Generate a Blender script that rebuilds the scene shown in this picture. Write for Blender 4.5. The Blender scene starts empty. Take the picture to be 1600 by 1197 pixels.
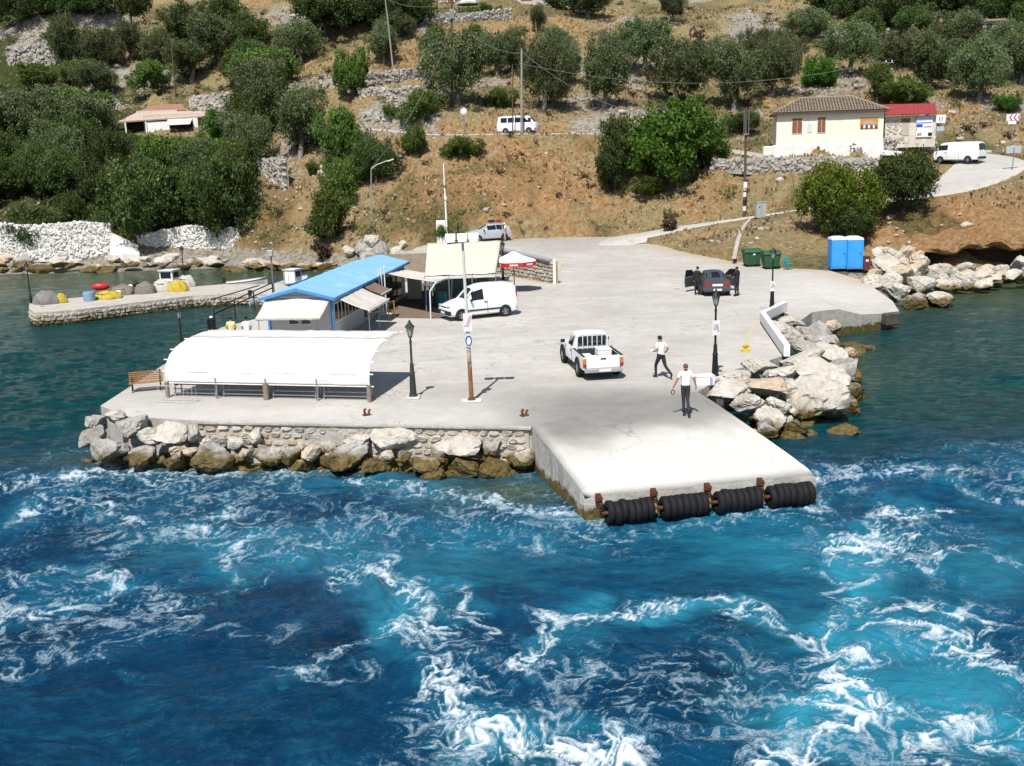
import bpy, bmesh, math, random
import numpy as np
from mathutils import Vector, Matrix
R_ = math.radians
PI = math.pi
SC = bpy.context.scene
COL = SC.collection
# ------------------------------------------------------------------ camera
CAM_H = 10.4
PITCH, ROLL = R_(12.73), R_(-1.75)
cam_d = bpy.data.cameras.new('camera'); cam = bpy.data.objects.new('camera', cam_d); COL.objects.link(cam)
cam_d.sensor_width = 36.0; cam_d.lens = 36.0; cam_d.clip_start = 0.5; cam_d.clip_end = 4000
CM = Matrix.Rotation(PI/2-PITCH, 3, 'X') @ Matrix.Rotation(ROLL, 3, 'Z')
cam.matrix_world = Matrix.Translation((0, 0, CAM_H)) @ CM.to_4x4()
SC.camera = cam
# ------------------------------------------------------------------ sky, sun, exposure
SUN_EL, SUN_AZ = R_(56), R_(16)          # light travels towards +y, a little to +x
world = bpy.data.worlds.new('World'); SC.world = world; world.use_nodes = True
_n = world.node_tree.nodes; _n.clear()
_sky = _n.new('ShaderNodeTexSky'); _sky.sky_type = 'NISHITA'; _sky.sun_disc = False
_sky.sun_elevation = SUN_EL; _sky.sun_rotation = PI + SUN_AZ
_sky.air_density = 1.0; _sky.dust_density = 0.6; _sky.ozone_density = 1.2
_bg = _n.new('ShaderNodeBackground'); _bg.inputs['Strength'].default_value = 0.085
_wo = _n.new('ShaderNodeOutputWorld')
world.node_tree.links.new(_sky.outputs[0], _bg.inputs[0]); world.node_tree.links.new(_bg.outputs[0], _wo.inputs[0])
sun_d = bpy.data.lights.new('sun', 'SUN'); sun = bpy.data.objects.new('sun', sun_d); COL.objects.link(sun)
sun_d.energy = 4.6; sun_d.angle = R_(0.53); sun_d.color = (1.0, 0.955, 0.88)
_ld = Vector((math.cos(SUN_EL)*math.sin(SUN_AZ), math.cos(SUN_EL)*math.cos(SUN_AZ), -math.sin(SUN_EL)))
sun.rotation_euler = _ld.to_track_quat('-Z', 'Y').to_euler(); sun.location = (-20, -30, 60)
SC.view_settings.view_transform = 'Standard'; SC.view_settings.look = 'None'
SC.view_settings.exposure = 0.33; SC.view_settings.gamma = 1.0; SC.view_settings.use_curve_mapping = False
SC.cycles.max_bounces = 5; SC.cycles.diffuse_bounces = 2; SC.cycles.glossy_bounces = 2
SC.cycles.transmission_bounces = 3; SC.cycles.transparent_max_bounces = 6
SC.cycles.caustics_reflective = False; SC.cycles.caustics_refractive = False

# ------------------------------------------------------------------ where things stand: photograph measurements -> metres
def ray(u, v):
    return CM @ Vector(((u-800)/1600, -(v-598.5)/1600, -1))
def W(u, v, z=1.5):
    d = ray(u, v); t = (z-CAM_H)/d.z
    return Vector((d.x*t, d.y*t, z))
def D(u, v, y):
    d = ray(u, v); t = y/d.y
    return Vector((d.x*t, y, CAM_H+d.z*t))
def px(p):
    q = CM.transposed() @ (Vector(p)-Vector((0, 0, CAM_H)))
    return (800-1600*q.x/q.z, 598.5+1600*q.y/q.z)
def mpp(y):
    return y/1600.0

# ------------------------------------------------------------------ noise
def _h(ix, iy, s):
    n = (ix.astype(np.int64)*374761393 + iy.astype(np.int64)*668265263 + s*1274126177) & 0xffffffff
    n = ((n ^ (n >> 13))*1274126177) & 0xffffffff
    n = (n ^ (n >> 16)) & 0xffffffff
    return n.astype(np.float64)/4294967295.0
def vnoise(x, y, s=0):
    x = np.asarray(x, float); y = np.asarray(y, float)
    ix = np.floor(x); iy = np.floor(y); fx = x-ix; fy = y-iy
    fx = fx*fx*fx*(fx*(fx*6-15)+10); fy = fy*fy*fy*(fy*(fy*6-15)+10)
    a = _h(ix, iy, s); b = _h(ix+1, iy, s); c = _h(ix, iy+1, s); d = _h(ix+1, iy+1, s)
    return (a*(1-fx)+b*fx)*(1-fy)+(c*(1-fx)+d*fx)*fy
def fbm(x, y, s=0, o=4, g=0.5, l=2.03):
    x = np.asarray(x, float); y = np.asarray(y, float)
    t = 0; a = 1.0; n = 0
    for i in range(o):
        t = t+a*vnoise(x, y, s+i*17); n += a; a *= g
        x, y = (x*0.8-y*0.6)*l+3.1, (x*0.6+y*0.8)*l-1.7
    return t/n
def sstep(a, b, x):
    t = np.clip((np.asarray(x, float)-a)/(b-a), 0, 1)
    return t*t*(3-2*t)

# ------------------------------------------------------------------ mesh building
class MB:
    def __init__(s): s.v = []; s.f = []; s.m = []; s.M = None; s.mi = 0
    def xf(s, M): s.M = M; return s
    def add(s, vs, fs):
        b = len(s.v)
        for p in vs:
            p = Vector(p)
            s.v.append(tuple(s.M @ p) if s.M is not None else tuple(p))
        for f in fs: s.f.append(tuple(b+i for i in f)); s.m.append(s.mi)
        return s
    def box(s, c, d, rz=0, rx=0, ry=0):
        x, y, z = d[0]/2, d[1]/2, d[2]/2
        R = Matrix.Rotation(rz, 3, 'Z') @ Matrix.Rotation(ry, 3, 'Y') @ Matrix.Rotation(rx, 3, 'X')
        c = Vector(c)
        vs = [c+R @ Vector((a*x, b*y, e*z)) for a in (-1, 1) for b in (-1, 1) for e in (-1, 1)]
        return s.add(vs, [(0, 1, 3, 2), (4, 6, 7, 5), (0, 4, 5, 1), (2, 3, 7, 6), (0, 2, 6, 4), (1, 5, 7, 3)])
    def bar(s, a, b, w, h, up=(0, 0, 1)):
        a = Vector(a); b = Vector(b); d = (b-a).normalized(); up = Vector(up)
        if abs(d.dot(up)) > .98: up = Vector((0, 1, 0))
        x = d.cross(up).normalized()*w/2; y = x.cross(d).normalized()*h/2
        vs = [a-x-y, a+x-y, a+x+y, a-x+y, b-x-y, b+x-y, b+x+y, b-x+y]
        return s.add(vs, [(0, 1, 2, 3), (7, 6, 5, 4), (0, 4, 5, 1), (1, 5, 6, 2), (2, 6, 7, 3), (3, 7, 4, 0)])
    def tube(s, pts, r, n=8, cap=True):
        pts = [Vector(p) for p in pts]; rs = r if isinstance(r, (list, tuple)) else [r]*len(pts)
        rings = []; ref = None
        for i, p in enumerate(pts):
            d = (pts[min(i+1, len(pts)-1)]-pts[max(i-1, 0)]).normalized()
            if ref is None: ref = Vector((1, 0, 0)) if abs(d.x) < .8 else Vector((0, 1, 0))
            x = (ref-d*ref.dot(d)).normalized(); y = d.cross(x); ref = x
            rings.append([p+(x*math.cos(2*PI*k/n)+y*math.sin(2*PI*k/n))*rs[i] for k in range(n)])
        return s.loft(rings, cap)
    def loft(s, rings, cap=True, closed=True):
        n = len(rings[0]); vs = [p for r in rings for p in r]; fs = []
        for i in range(len(rings)-1):
            for k in range(n if closed else n-1):
                a = i*n+k; b = i*n+(k+1) % n
                fs.append((a, b, b+n, a+n))
        if cap:
            fs.append(tuple(range(n))[::-1]); fs.append(tuple((len(rings)-1)*n+k for k in range(n)))
        return s.add(vs, fs)
    def lathe(s, prof, c=(0, 0, 0), n=12, axis='Z', cap=True):
        c = Vector(c); rings = []
        for r, h in prof:
            ring = []
            for k in range(n):
                a = 2*PI*k/n
                p = Vector((r*math.cos(a), r*math.sin(a), h))
                if axis == 'Y': p = Vector((p.x, p.z, -p.y))
                elif axis == 'X': p = Vector((p.z, p.x, p.y))
                ring.append(c+p)
            rings.append(ring)
        return s.loft(rings, cap)
    def poly(s, pts): return s.add(pts, [tuple(range(len(pts)))])
    def prism(s, pts, z0, z1):
        n = len(pts)
        vs = [(p[0], p[1], z0) for p in pts]+[(p[0], p[1], z1) for p in pts]
        return s.add(vs, [tuple(range(n))[::-1], tuple(range(n, 2*n))]+[(i, (i+1) % n, n+(i+1) % n, n+i) for i in range(n)])
    def slab(s, pts, t):
        """a sheet through pts (ordered loop) with thickness t along its normal"""
        P = [Vector(p) for p in pts]; nrm = Vector((0, 0, 0))
        for i in range(len(P)): nrm += (P[i]-P[0]).cross(P[(i+1) % len(P)]-P[0])
        nrm.normalize(); n = len(P)
        return s.add([p+nrm*t/2 for p in P]+[p-nrm*t/2 for p in P],
                     [tuple(range(n)), tuple(range(n, 2*n))[::-1]]+[(i, n+i, n+(i+1) % n, (i+1) % n) for i in range(n)])
    def ball(s, c, r, n=10, m=6):
        r = r if isinstance(r, (tuple, list)) else (r, r, r); c = Vector(c); rings = []
        for j in range(m+1):
            t = PI*j/m; q = max(math.sin(t), 0.02)
            rings.append([c+Vector((r[0]*q*math.cos(2*PI*k/n), r[1]*q*math.sin(2*PI*k/n), -r[2]*math.cos(t))) for k in range(n)])
        return s.loft(rings)
    def mesh(s, name, mats=None, smooth=None):
        me = bpy.data.meshes.new(name); me.from_pydata(s.v, [], s.f)
        if mats:
            for m in (mats if isinstance(mats, (list, tuple)) else [mats]): me.materials.append(m)
            if any(s.m): me.polygons.foreach_set('material_index', s.m)
        bm = bmesh.new(); bm.from_mesh(me); bmesh.ops.recalc_face_normals(bm, faces=bm.faces); bm.to_mesh(me); bm.free()
        if smooth is not None:
            me.polygons.foreach_set('use_smooth', [True]*len(me.polygons)); me.set_sharp_from_angle(angle=R_(smooth))
        me.update(); return me
    def build(s, name, mats, parent=None, smooth=None, bevel=0):
        o = obj(name, s.mesh(name, mats, smooth), parent)
        if bevel:
            b = o.modifiers.new('bevel', 'BEVEL'); b.width = bevel; b.segments = 2; b.limit_method = 'ANGLE'
        return o
def obj(name, me, parent=None, loc=None, rz=None):
    o = bpy.data.objects.new(name, me); COL.objects.link(o)
    if parent is not None: o.parent = parent
    if loc is not None: o.location = loc
    if rz is not None: o.rotation_euler = (0, 0, rz)
    return o
def tag(o, label=None, cat=None, group=None, kind=None):
    if label: o['label'] = label
    if cat: o['category'] = cat
    if group: o['group'] = group
    if kind: o['kind'] = kind
    return o
def thing(name, label, cat, loc=(0, 0, 0), rz=0, group=None):
    return tag(obj(name, None, None, loc, rz), label, cat, group)
def copy_thing(root, loc, rz, label, scale=None):
    def cp(o, par):
        c = o.copy(); COL.objects.link(c); c.parent = par
        for ch in o.children: cp(ch, c)
        return c
    c = cp(root, None); c.location = loc; c.rotation_euler = (0, 0, rz)
    if scale: c.scale = scale
    c['label'] = label
    return c
def np_mesh(name, V, F, mats, smooth=False, attrs=None):
    me = bpy.data.meshes.new(name); V = np.asarray(V, np.float32); F = np.asarray(F, np.int32)
    k = F.shape[1]
    me.vertices.add(len(V)); me.vertices.foreach_set('co', V.ravel())
    me.loops.add(F.size); me.loops.foreach_set('vertex_index', F.ravel())
    me.polygons.add(len(F)); me.polygons.foreach_set('loop_start', np.arange(0, F.size, k, dtype=np.int32))
    if smooth: me.polygons.foreach_set('use_smooth', np.ones(len(F), bool))
    for m in (mats if isinstance(mats, (list, tuple)) else [mats]): me.materials.append(m)
    me.update(calc_edges=True)
    for nme, arr in (attrs or {}).items():
        arr = np.asarray(arr, np.float32)
        if arr.ndim == 1:
            a = me.attributes.new(nme, 'FLOAT', 'POINT'); a.data.foreach_set('value', arr)
        else:
            a = me.attributes.new(nme, 'FLOAT_COLOR', 'POINT')
            if arr.shape[1] == 3: arr = np.concatenate([arr, np.ones((len(arr), 1), np.float32)], 1)
            a.data.foreach_set('color', arr.ravel())
    return me

# ------------------------------------------------------------------ materials
class NT:
    def __init__(s, name):
        s.m = bpy.data.materials.new(name); s.m.use_nodes = True; s.t = s.m.node_tree; s.t.nodes.clear()
        s.out = s.n('OutputMaterial')
    def n(s, typ, **kw):
        nd = s.t.nodes.new('ShaderNode'+typ)
        for k, v in kw.items(): setattr(nd, k, v)
        return nd
    def l(s, a, b): s.t.links.new(a, b)
    def pos(s): return s.n('NewGeometry').outputs['Position']
    def objc(s): return s.n('TexCoord').outputs['Object']
    def noise(s, vec, scale, detail=4, rough=.55, dist=0):
        nd = s.n('TexNoise'); nd.inputs['Scale'].default_value = scale; nd.inputs['Detail'].default_value = detail
        nd.inputs['Roughness'].default_value = rough; nd.inputs['Distortion'].default_value = dist
        s.l(vec, nd.inputs['Vector']); return nd.outputs[0]
    def ramp(s, fac, stops):
        nd = s.n('ValToRGB'); e = nd.color_ramp.elements
        while len(e) < len(stops): e.new(0.5)
        for el, (p, c) in zip(e, stops):
            el.position = p; el.color = (*c, 1) if not isinstance(c, (int, float)) else (c, c, c, 1)
        s.l(fac, nd.inputs[0]); return nd.outputs[0]
    def mix(s, f, a, b):
        nd = s.n('Mix', data_type='RGBA')
        for val, i in ((f, 0), (a, 6), (b, 7)):
            if hasattr(val, 'is_output'): s.l(val, nd.inputs[i])
            elif isinstance(val, (int, float)): nd.inputs[i].default_value = val
            else: nd.inputs[i].default_value = (*val, 1)
        return nd.outputs[2]
    def math(s, op, a, b=None, c=None, clamp=False):
        nd = s.n('Math', operation=op, use_clamp=clamp)
        for val, i in ((a, 0), (b, 1), (c, 2)):
            if val is None: continue
            if hasattr(val, 'is_output'): s.l(val, nd.inputs[i])
            else: nd.inputs[i].default_value = val
        return nd.outputs[0]
    def attr(s, name, out='Fac'):
        nd = s.n('Attribute'); nd.attribute_name = name; return nd.outputs[out]
    def bump(s, h, strength=.3, dist=.05):
        nd = s.n('Bump'); nd.inputs['Strength'].default_value = strength; nd.inputs['Distance'].default_value = dist
        s.l(h, nd.inputs['Height']); return nd.outputs[0]
    def bsdf(s, col, rough=.8, metal=0, spec=.3, normal=None):
        b = s.n('BsdfPrincipled')
        if hasattr(col, 'is_output'): s.l(col, b.inputs['Base Color'])
        else: b.inputs['Base Color'].default_value = (*col, 1)
        if hasattr(rough, 'is_output'): s.l(rough, b.inputs['Roughness'])
        else: b.inputs['Roughness'].default_value = rough
        b.inputs['Metallic'].default_value = metal; b.inputs['Specular IOR Level'].default_value = spec
        if normal: s.l(normal, b.inputs['Normal'])
        s.l(b.outputs[0], s.out.inputs[0]); return b
def ordinal(n): return '%d%s' % (n, 'th' if 10 <= n % 100 <= 20 else {1: 'st', 2: 'nd', 3: 'rd'}.get(n % 10, 'th'))
def number_row(objs, fmt, key=lambda o: px(o.location)[0]):
    for i, o in enumerate(sorted(objs, key=key)): o['label'] = fmt % ordinal(i+1)
_MC = {}
def mat(name, c1, c2=None, scale=4.0, rough=.75, bump=0, metal=0, spec=.3, c3=None, world=False):
    """procedural surface: c1 and c2 mottled by noise, c3 as sparse stains"""
    if name in _MC: return _MC[name]
    t = NT(name); c2 = c2 or tuple(min(1, k*0.82) for k in c1)
    vec = t.pos() if world else t.objc()
    n = t.noise(vec, scale, 5, .62)
    col = t.ramp(n, [(.32, c2), (.68, c1)])
    if c3: col = t.mix(t.ramp(t.noise(vec, scale*.45, 6, .7), [(.56, 0), (.72, 1)]), col, c3)
    nb = t.bump(t.noise(vec, scale*5, 4, .6), bump, .03) if bump else None
    t.bsdf(col, rough, metal, spec, nb); _MC[name] = t.m; return t.m
# ================================================================== TERRAIN
QZ = 1.5                                                    # quay level
def zz(u, v, z): return W(u, v, z)
CP = []
for u, v, d in [
    (-250,345,112),(0,345,113),(180,345,113),(370,348,113),
    (-250,300,120),(0,300,121),(200,300,121),(380,300,117),
    (-250,208,138),(0,208,139),(250,206,138),(400,250,124),(400,160,142),
    (-250,120,160),(0,120,161),(250,130,158),(400,90,160),
    (-250,60,178),(0,60,180),(250,60,178),(-250,0,202),(0,0,202),(250,0,202),(400,0,192),
    (540,392,98.5),(540,335,107),(540,240,118),(560,200,121.5),(560,110,142),(560,40,166),(560,0,184),
    (470,330,108),(640,350,101),
    (750,348,101.5),(750,300,106),(750,250,112),(750,218,116),(750,150,132),(750,80,154),(750,0,190),
    (650,300,106),(650,230,116),(850,300,106),(850,235,114),
    (950,345,103.5),(950,300,107),(950,230,114.5),(950,165,129),(950,80,160),(950,0,196),
    (1130,332,101),(1130,280,106),(1130,240,112),(1130,190,122),(1130,100,152),(1130,0,196),
    (1205,241,104),(1378,241,104),(1295,228,112),(1460,236,106),(1300,150,128),(1300,60,158),(1300,0,182),
    (1120,258,103.5),(1250,258,101.5),(1380,262,101),(1250,285,97),(1250,312,93),(1390,290,95),
    (1200,352,86),(1250,402,76.5),(1150,390,81),(1070,382,87),(1320,395,77),
    (1600,240,106),(1600,300,92),(1800,300,92),(1400,322,87),(1500,322,86),(1400,360,81),(1500,372,79),(1600,370,79),
    (1500,190,114),(1500,120,134),(1500,50,160),(1600,0,184),(1500,0,184),(1850,0,188),(1850,200,114),(1600,120,134)]:
    CP.append(tuple(D(u, v, d)))
for u, v, z in [(-250,402,.8),(0,402,.8),(100,400,.8),(180,398,.9),(360,390,1.0),(480,402,1.0),
    (-250,424,-.25),(0,424,-.25),(120,425,-.25),(250,422,-.25),(380,420,-.25),(460,423,-.25),(520,425,-.1),
    (1400,405,1.3),(1500,414,1.25),(1600,412,1.1),(1800,412,1.1),
    (1480,468,-.3),(1600,445,-.3),(1800,440,-.3),(1420,480,-.3)]:
    CP.append(tuple(zz(u, v, z)))
for x, y, z in [(-50,94,-2.5),(-30,94,-2.5),(-20,90,-2),(-18,78,-2.5),(-15,66,-2.5),(44,58,-3),(30,54,-3),(60,56,-3),(-35,70,-5),(22,52,-2.5),
    (-4,66,.7),(-10,80,-.3),(-6,84,.6),(2,70,.8),(10,70,.8),(18,66,.8),(10,82,.8),(4,90,1.1),(2,97,1.4),(-3,92,1.0),(16,74,.9),(22,68,.7),(0,60,.5),(10,58,.5),
    (-75,140,15),(-75,120,7),(-80,180,34),(-78,100,-1),(90,80,2),(90,110,9),(95,150,22),(90,60,-2.5),(0,230,50),(-90,230,52),(90,230,52)]:
    CP.append((x, y, z))
CP = np.array(CP)
def _tps(P, lam=2.0):
    n = len(P); d = np.hypot(P[:, None, 0]-P[None, :, 0], P[:, None, 1]-P[None, :, 1])
    K = np.where(d > 0, d*d*np.log(d+1e-9), 0)+lam*np.eye(n)
    Q = np.concatenate([np.ones((n, 1)), P[:, :2]], 1)
    A = np.block([[K, Q], [Q.T, np.zeros((3, 3))]])
    return np.linalg.solve(A, np.concatenate([P[:, 2], np.zeros(3)]))
_TW = _tps(CP)
def tps(x, y):
    x = np.asarray(x, float); y = np.asarray(y, float); sh = x.shape; x = x.ravel(); y = y.ravel()
    z = _TW[-3]+_TW[-2]*x+_TW[-1]*y
    for i in range(len(CP)):
        d2 = (x-CP[i, 0])**2+(y-CP[i, 1])**2
        z = z+_TW[i]*0.5*d2*np.log(d2+1e-9)
    return z.reshape(sh)
# roads: (x, y, z, half width)
def _road(pts): return np.array([(*D(u, v, d), w) for u, v, d, w in pts])
ROADS = {
 'lower_road': _road([(930,382,95,2.6),(960,374.5,95,2.6),(1010,366,96,2.2),(1080,353,97,1.8),(1160,341,95.5,1.7),(1270,325,92,1.7),(1380,313,89,1.9),(1475,296,90,3.2),(1535,268,95,4.2),(1545,249,101,3.8),(1510,240,106,2.6)]),
 'upper_road': _road([(470,214,126,1.6),(560,201,122,1.9),(680,210,118.5,1.9),(810,209,118,2.1),(950,210,118,1.9),(1060,222,115,1.9),(1150,236,110.5,1.7),(1215,247,106,1.4)]),
 'hill_road': _road([(-120,68,177,1.6),(0,64,178,1.6),(130,52,181,1.6),(230,38,185,1.6),(330,28,188,1.6),(420,18,191,1.6)]),
}
def _dense(P, n=24):
    out = []
    for i in range(len(P)-1):
        p0 = P[max(i-1, 0)]; p1 = P[i]; p2 = P[i+1]; p3 = P[min(i+2, len(P)-1)]
        for k in range(n):
            t = k/n
            out.append(0.5*((2*p1)+(-p0+p2)*t+(2*p0-5*p1+4*p2-p3)*t*t+(-p0+3*p1-3*p2+p3)*t**3))
    out.append(P[-1]); return np.array(out)
RD = {k: _dense(v) for k, v in ROADS.items()}
RALL = np.concatenate(list(RD.values()))
PLAZA = None
def terr(x, y, detail=True):
    x = np.asarray(x, float); y = np.asarray(y, float)
    z = tps(x, y)
    if detail:
        amp = sstep(0.2, 2.5, z)
        z = z+amp*((fbm(x*.12, y*.12, 5)-.5)*1.6+(fbm(x*.6, y*.6, 9, 4)-.5)*0.75)
        # rocky ledges
        rk = sstep(.56, .68, fbm(x*.09+4, y*.09, 21, 4))*sstep(112, 130, y)
        z = z+rk*(np.abs(fbm(x*.5, y*.8, 33, 5)-.5)*3.4)
        sl = sstep(96, 100, y)*(1-sstep(112, 118, y))+(x > 26)*sstep(76, 79, y)*(1-sstep(88, 92, y))
        z = z+amp*np.clip(sl, 0, 1)*((np.abs(fbm(x*.55, y*.35, 47, 4)-.5)-.12)*2.4+(fbm(x*1.7, y*1.7, 57, 3)-.5)*.5)
    sh = x.shape; xf = x.ravel(); yf = y.ravel(); zf = z.ravel().copy()
    best = np.full(len(xf), 1e9); bz = np.zeros(len(xf)); bw = np.ones(len(xf))
    for i in range(0, len(RALL), 1):
        dd = (xf-RALL[i, 0])**2+(yf-RALL[i, 1])**2
        m = dd < best
        best[m] = dd[m]; bz[m] = RALL[i, 2]; bw[m] = RALL[i, 3]
    best = np.sqrt(best)-bw
    w = 1-sstep(.35, 2.6, best)
    zf = zf*(1-w)+(bz-.10)*w
    # level ground below the square
    return zf.reshape(sh)
def H(x, y): return float(terr(np.array([x]), np.array([y]))[0])
_gx = None
def T(u, v, d0=76, d1=215):
    """where the sight line first meets the hillside"""
    d = ray(u, v); ys = np.arange(d0, d1, .25); t = ys/d.y
    xs = d.x*t; zs = CAM_H+d.z*t; h = terr(xs, ys)
    k = np.nonzero(h >= zs)[0]
    i = k[0] if len(k) else len(ys)-1
    return Vector((xs[i], ys[i], h[i]))

def terrain_material():
    t = NT('hillside'); p = t.pos()
    n1 = t.noise(p, .35, 6, .65); n2 = t.noise(p, 2.2, 6, .7); n3 = t.noise(p, 9, 4, .7)
    grass = t.ramp(n2, [(.26, (.15,.12,.06)), (.5, (.345,.275,.14)), (.74, (.53,.445,.27))])
    grass = t.mix(t.ramp(n1, [(.48, 0), (.66, .5)]), grass, (.33,.23,.12))
    soil = t.ramp(n2, [(.22, (.19,.085,.04)), (.48, (.42,.24,.105)), (.74, (.60,.45,.28))])
    rock = t.ramp(t.math('ADD', t.math('MULTIPLY', n3, .55), t.math('MULTIPLY', n2, .45)), [(.30, (.10,.085,.065)), (.46, (.32,.29,.25)), (.62, (.56,.53,.48)), (.75, (.66,.63,.58))])
    green = t.ramp(n2, [(.3, (.03,.045,.012)), (.7, (.09,.11,.035))])
    c = t.mix(t.attr('soil'), grass, soil)
    c = t.mix(t.ramp(t.math('ADD', t.attr('green'), t.math('MULTIPLY', t.math('SUBTRACT', n2, .5), .9)), [(.4, 0), (.6, 1)]), c, green)
    c = t.mix(t.ramp(t.math('ADD', t.attr('rock'), t.math('MULTIPLY', t.math('SUBTRACT', n2, .5), 2.0)), [(.46, 0), (.60, 1)]), c, rock)
    # scattered pale stones
    vo = t.n('TexVoronoi'); vo.inputs['Scale'].default_value = 1.7; t.l(p, vo.inputs['Vector'])
    st = t.math('MULTIPLY', t.ramp(vo.outputs['Distance'], [(.10, 1), (.17, 0)]), t.ramp(n1, [(.45, 0), (.6, .8)]))
    c = t.mix(st, c, (.52,.47,.40))
    b = t.bump(t.math('ADD', n3, t.math('MULTIPLY', n2, 1.5)), .9, .35)
    t.bsdf(c, .95, 0, .1, b); return t.m
M_HILL = terrain_material()
def build_terrain():
    s = np.linspace(-.74, .74, 470); y = 54*(250/54.)**np.linspace(0, 1, 380)
    S, Y = np.meshgrid(s, y); X = S*(Y+6)
    Z = terr(X, Y)
    # keep it below the paved square
    inq = in_poly(X, Y, PLAZA_XY, -.3)
    Z = np.where(inq, np.minimum(Z, plaza_z(X, Y)-.25), Z)
    U, Vp = proj_np(X, Y, Z)
    dzy, dzx = np.gradient(Z); gy = np.gradient(Y, axis=0); gx = np.gradient(X, axis=1)
    slope = np.hypot(dzy/gy, dzx/gx)
    def blob(u, v, ru, rv): return np.exp(-(((U-u)/ru)**2+((Vp-v)/rv)**2))
    soil = .02+.6*sstep(.5, 1.0, slope)*sstep(.40, .6, fbm(X*.2, Y*.2, 3))
    for b in [(800,285,140,50,1.2),(700,315,60,30,.5),(450,300,50,60,.5),(1480,350,150,55,1.3),(1330,350,60,30,.4),(560,110,60,20,.8),(850,45,80,20,.8),(700,45,40,15,.9),(1480,175,80,12,1.2),(640,90,40,30,.8)]:
        soil = soil+b[4]*blob(*b[:4])
    soil = soil*(.35+1.3*fbm(X*.25, Y*.25, 61))
    rock = sstep(.50, .66, fbm(X*.10, Y*.10, 21, 4))*.62*sstep(108, 122, Y)
    for b in [(60,85,60,22,.8),(330,40,90,25,.6),(250,120,40,20,.5),(1180,45,70,35,.8),(1330,50,90,14,.6),(600,395,60,18,.8),(800,240,90,16,.35),(900,250,50,15,.4),(160,30,60,20,.6),(430,20,40,25,.5),(0,50,60,14,.6)]:
        rock = rock+b[4]*blob(*b[:4])*(.35+1.1*fbm(X*.3, Y*.3, 71))
    beach = (1-sstep(1.0, 2.2, Z))*sstep(80, 92, Y)*(X < -8)
    rock = np.maximum(rock, beach*.62)
    rock = np.maximum(rock, (1-sstep(1.0, 1.9, Z))*(X > 24)*.55)
    green = sstep(-.30, -.42, S)*.75*sstep(106, 112, Y)+.25*fbm(X*.15, Y*.15, 81)
    green = green+.35*sstep(.46, .6, fbm(X*.12, Y*.12, 91))
    ny, nx = X.shape
    V = np.stack([X.ravel(), Y.ravel(), Z.ravel()], 1)
    i = np.arange((ny-1)*(nx-1)); r = i//(nx-1); c = i % (nx-1); a = r*nx+c
    F = np.stack([a, a+1, a+nx+1, a+nx], 1)
    me = np_mesh('hillside', V, F, M_HILL, True, {'soil': np.clip(soil, 0, 1).ravel(), 'rock': np.clip(rock, 0, 1).ravel(), 'green': np.clip(green, 0, 1).ravel()})
    tag(obj('hillside', me), 'dry limestone hillside above the harbour', kind='structure')
def proj_np(X, Y, Z):
    A = np.array(CM.transposed()); P = np.stack([X, Y, Z-CAM_H], -1) @ A.T
    return 800-1600*P[..., 0]/P[..., 2], 598.5+1600*P[..., 1]/P[..., 2]
def in_poly(X, Y, poly, grow=0):
    P = np.array(poly); ins = np.zeros(X.shape, bool); n = len(P); dmin = np.full(X.shape, 1e9)
    for i in range(n):
        x1, y1 = P[i]; x2, y2 = P[(i+1) % n]
        c = ((y1 > Y) != (y2 > Y)) & (X < (x2-x1)*(Y-y1)/(y2-y1+1e-12)+x1)
        ins ^= c
        if grow:
            t = np.clip(((X-x1)*(x2-x1)+(Y-y1)*(y2-y1))/((x2-x1)**2+(y2-y1)**2), 0, 1)
            dmin = np.minimum(dmin, np.hypot(X-x1-t*(x2-x1), Y-y1-t*(y2-y1)))
    if grow < 0: ins &= dmin > -grow
    elif grow > 0: ins |= dmin < grow
    return ins

# ================================================================== THE SQUARE AND THE QUAY
_La, _Lb = W(1268,509,.8), W(1405,487,.8)
def plaza_z(x, y):
    dx, dy = _Lb.x-_La.x, _Lb.y-_La.y; L = math.hypot(dx, dy)
    d = (-(np.asarray(x)-_La.x)*dy+(np.asarray(y)-_La.y)*dx)/L      # distance inland of the landing edge
    return QZ+.45*sstep(74, 98, y)-.70*(1-sstep(0, 8.5, d))*sstep(17.5, 20.5, x)
_pl = [(157,634),(200,651),(310,657),(520,662),(831,666),(1092,611),(1150,577),(1195,566),(1222,556),(1186,503),(1222,487),(1252,500),(1268,508),(1405,486),(1395,470),(1350,438),(1297,423),(1240,419),(1150,409),(1060,396),(985,380)]
PLAZA_XY = [tuple(W(u, v, {1268: .8, 1405: .8, 1395: .95}.get(u, QZ)))[:2] for u, v in _pl]
PLAZA_XY += [tuple(D(u, v, d))[:2] for u, v, d in [(1010,362,98.5),(960,354,101.5),(880,350,103),(800,353,102.5),(700,362,101),(655,372,98)]]
PLAZA_XY += [(-9.5,84),(-9.0,70),(-10.5,66)]+[tuple(W(u, v, QZ))[:2] for u, v in [(470,478),(425,492),(345,512)]]
def dvp(t, p):
    d = t.n('VectorMath', operation='ADD'); n = t.n('TexNoise'); n.inputs['Scale'].default_value = 2.5; t.l(p, n.inputs['Vector']); t.l(p, d.inputs[0]); t.l(n.outputs['Color'], d.inputs[1]); return d.outputs[0]
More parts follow.
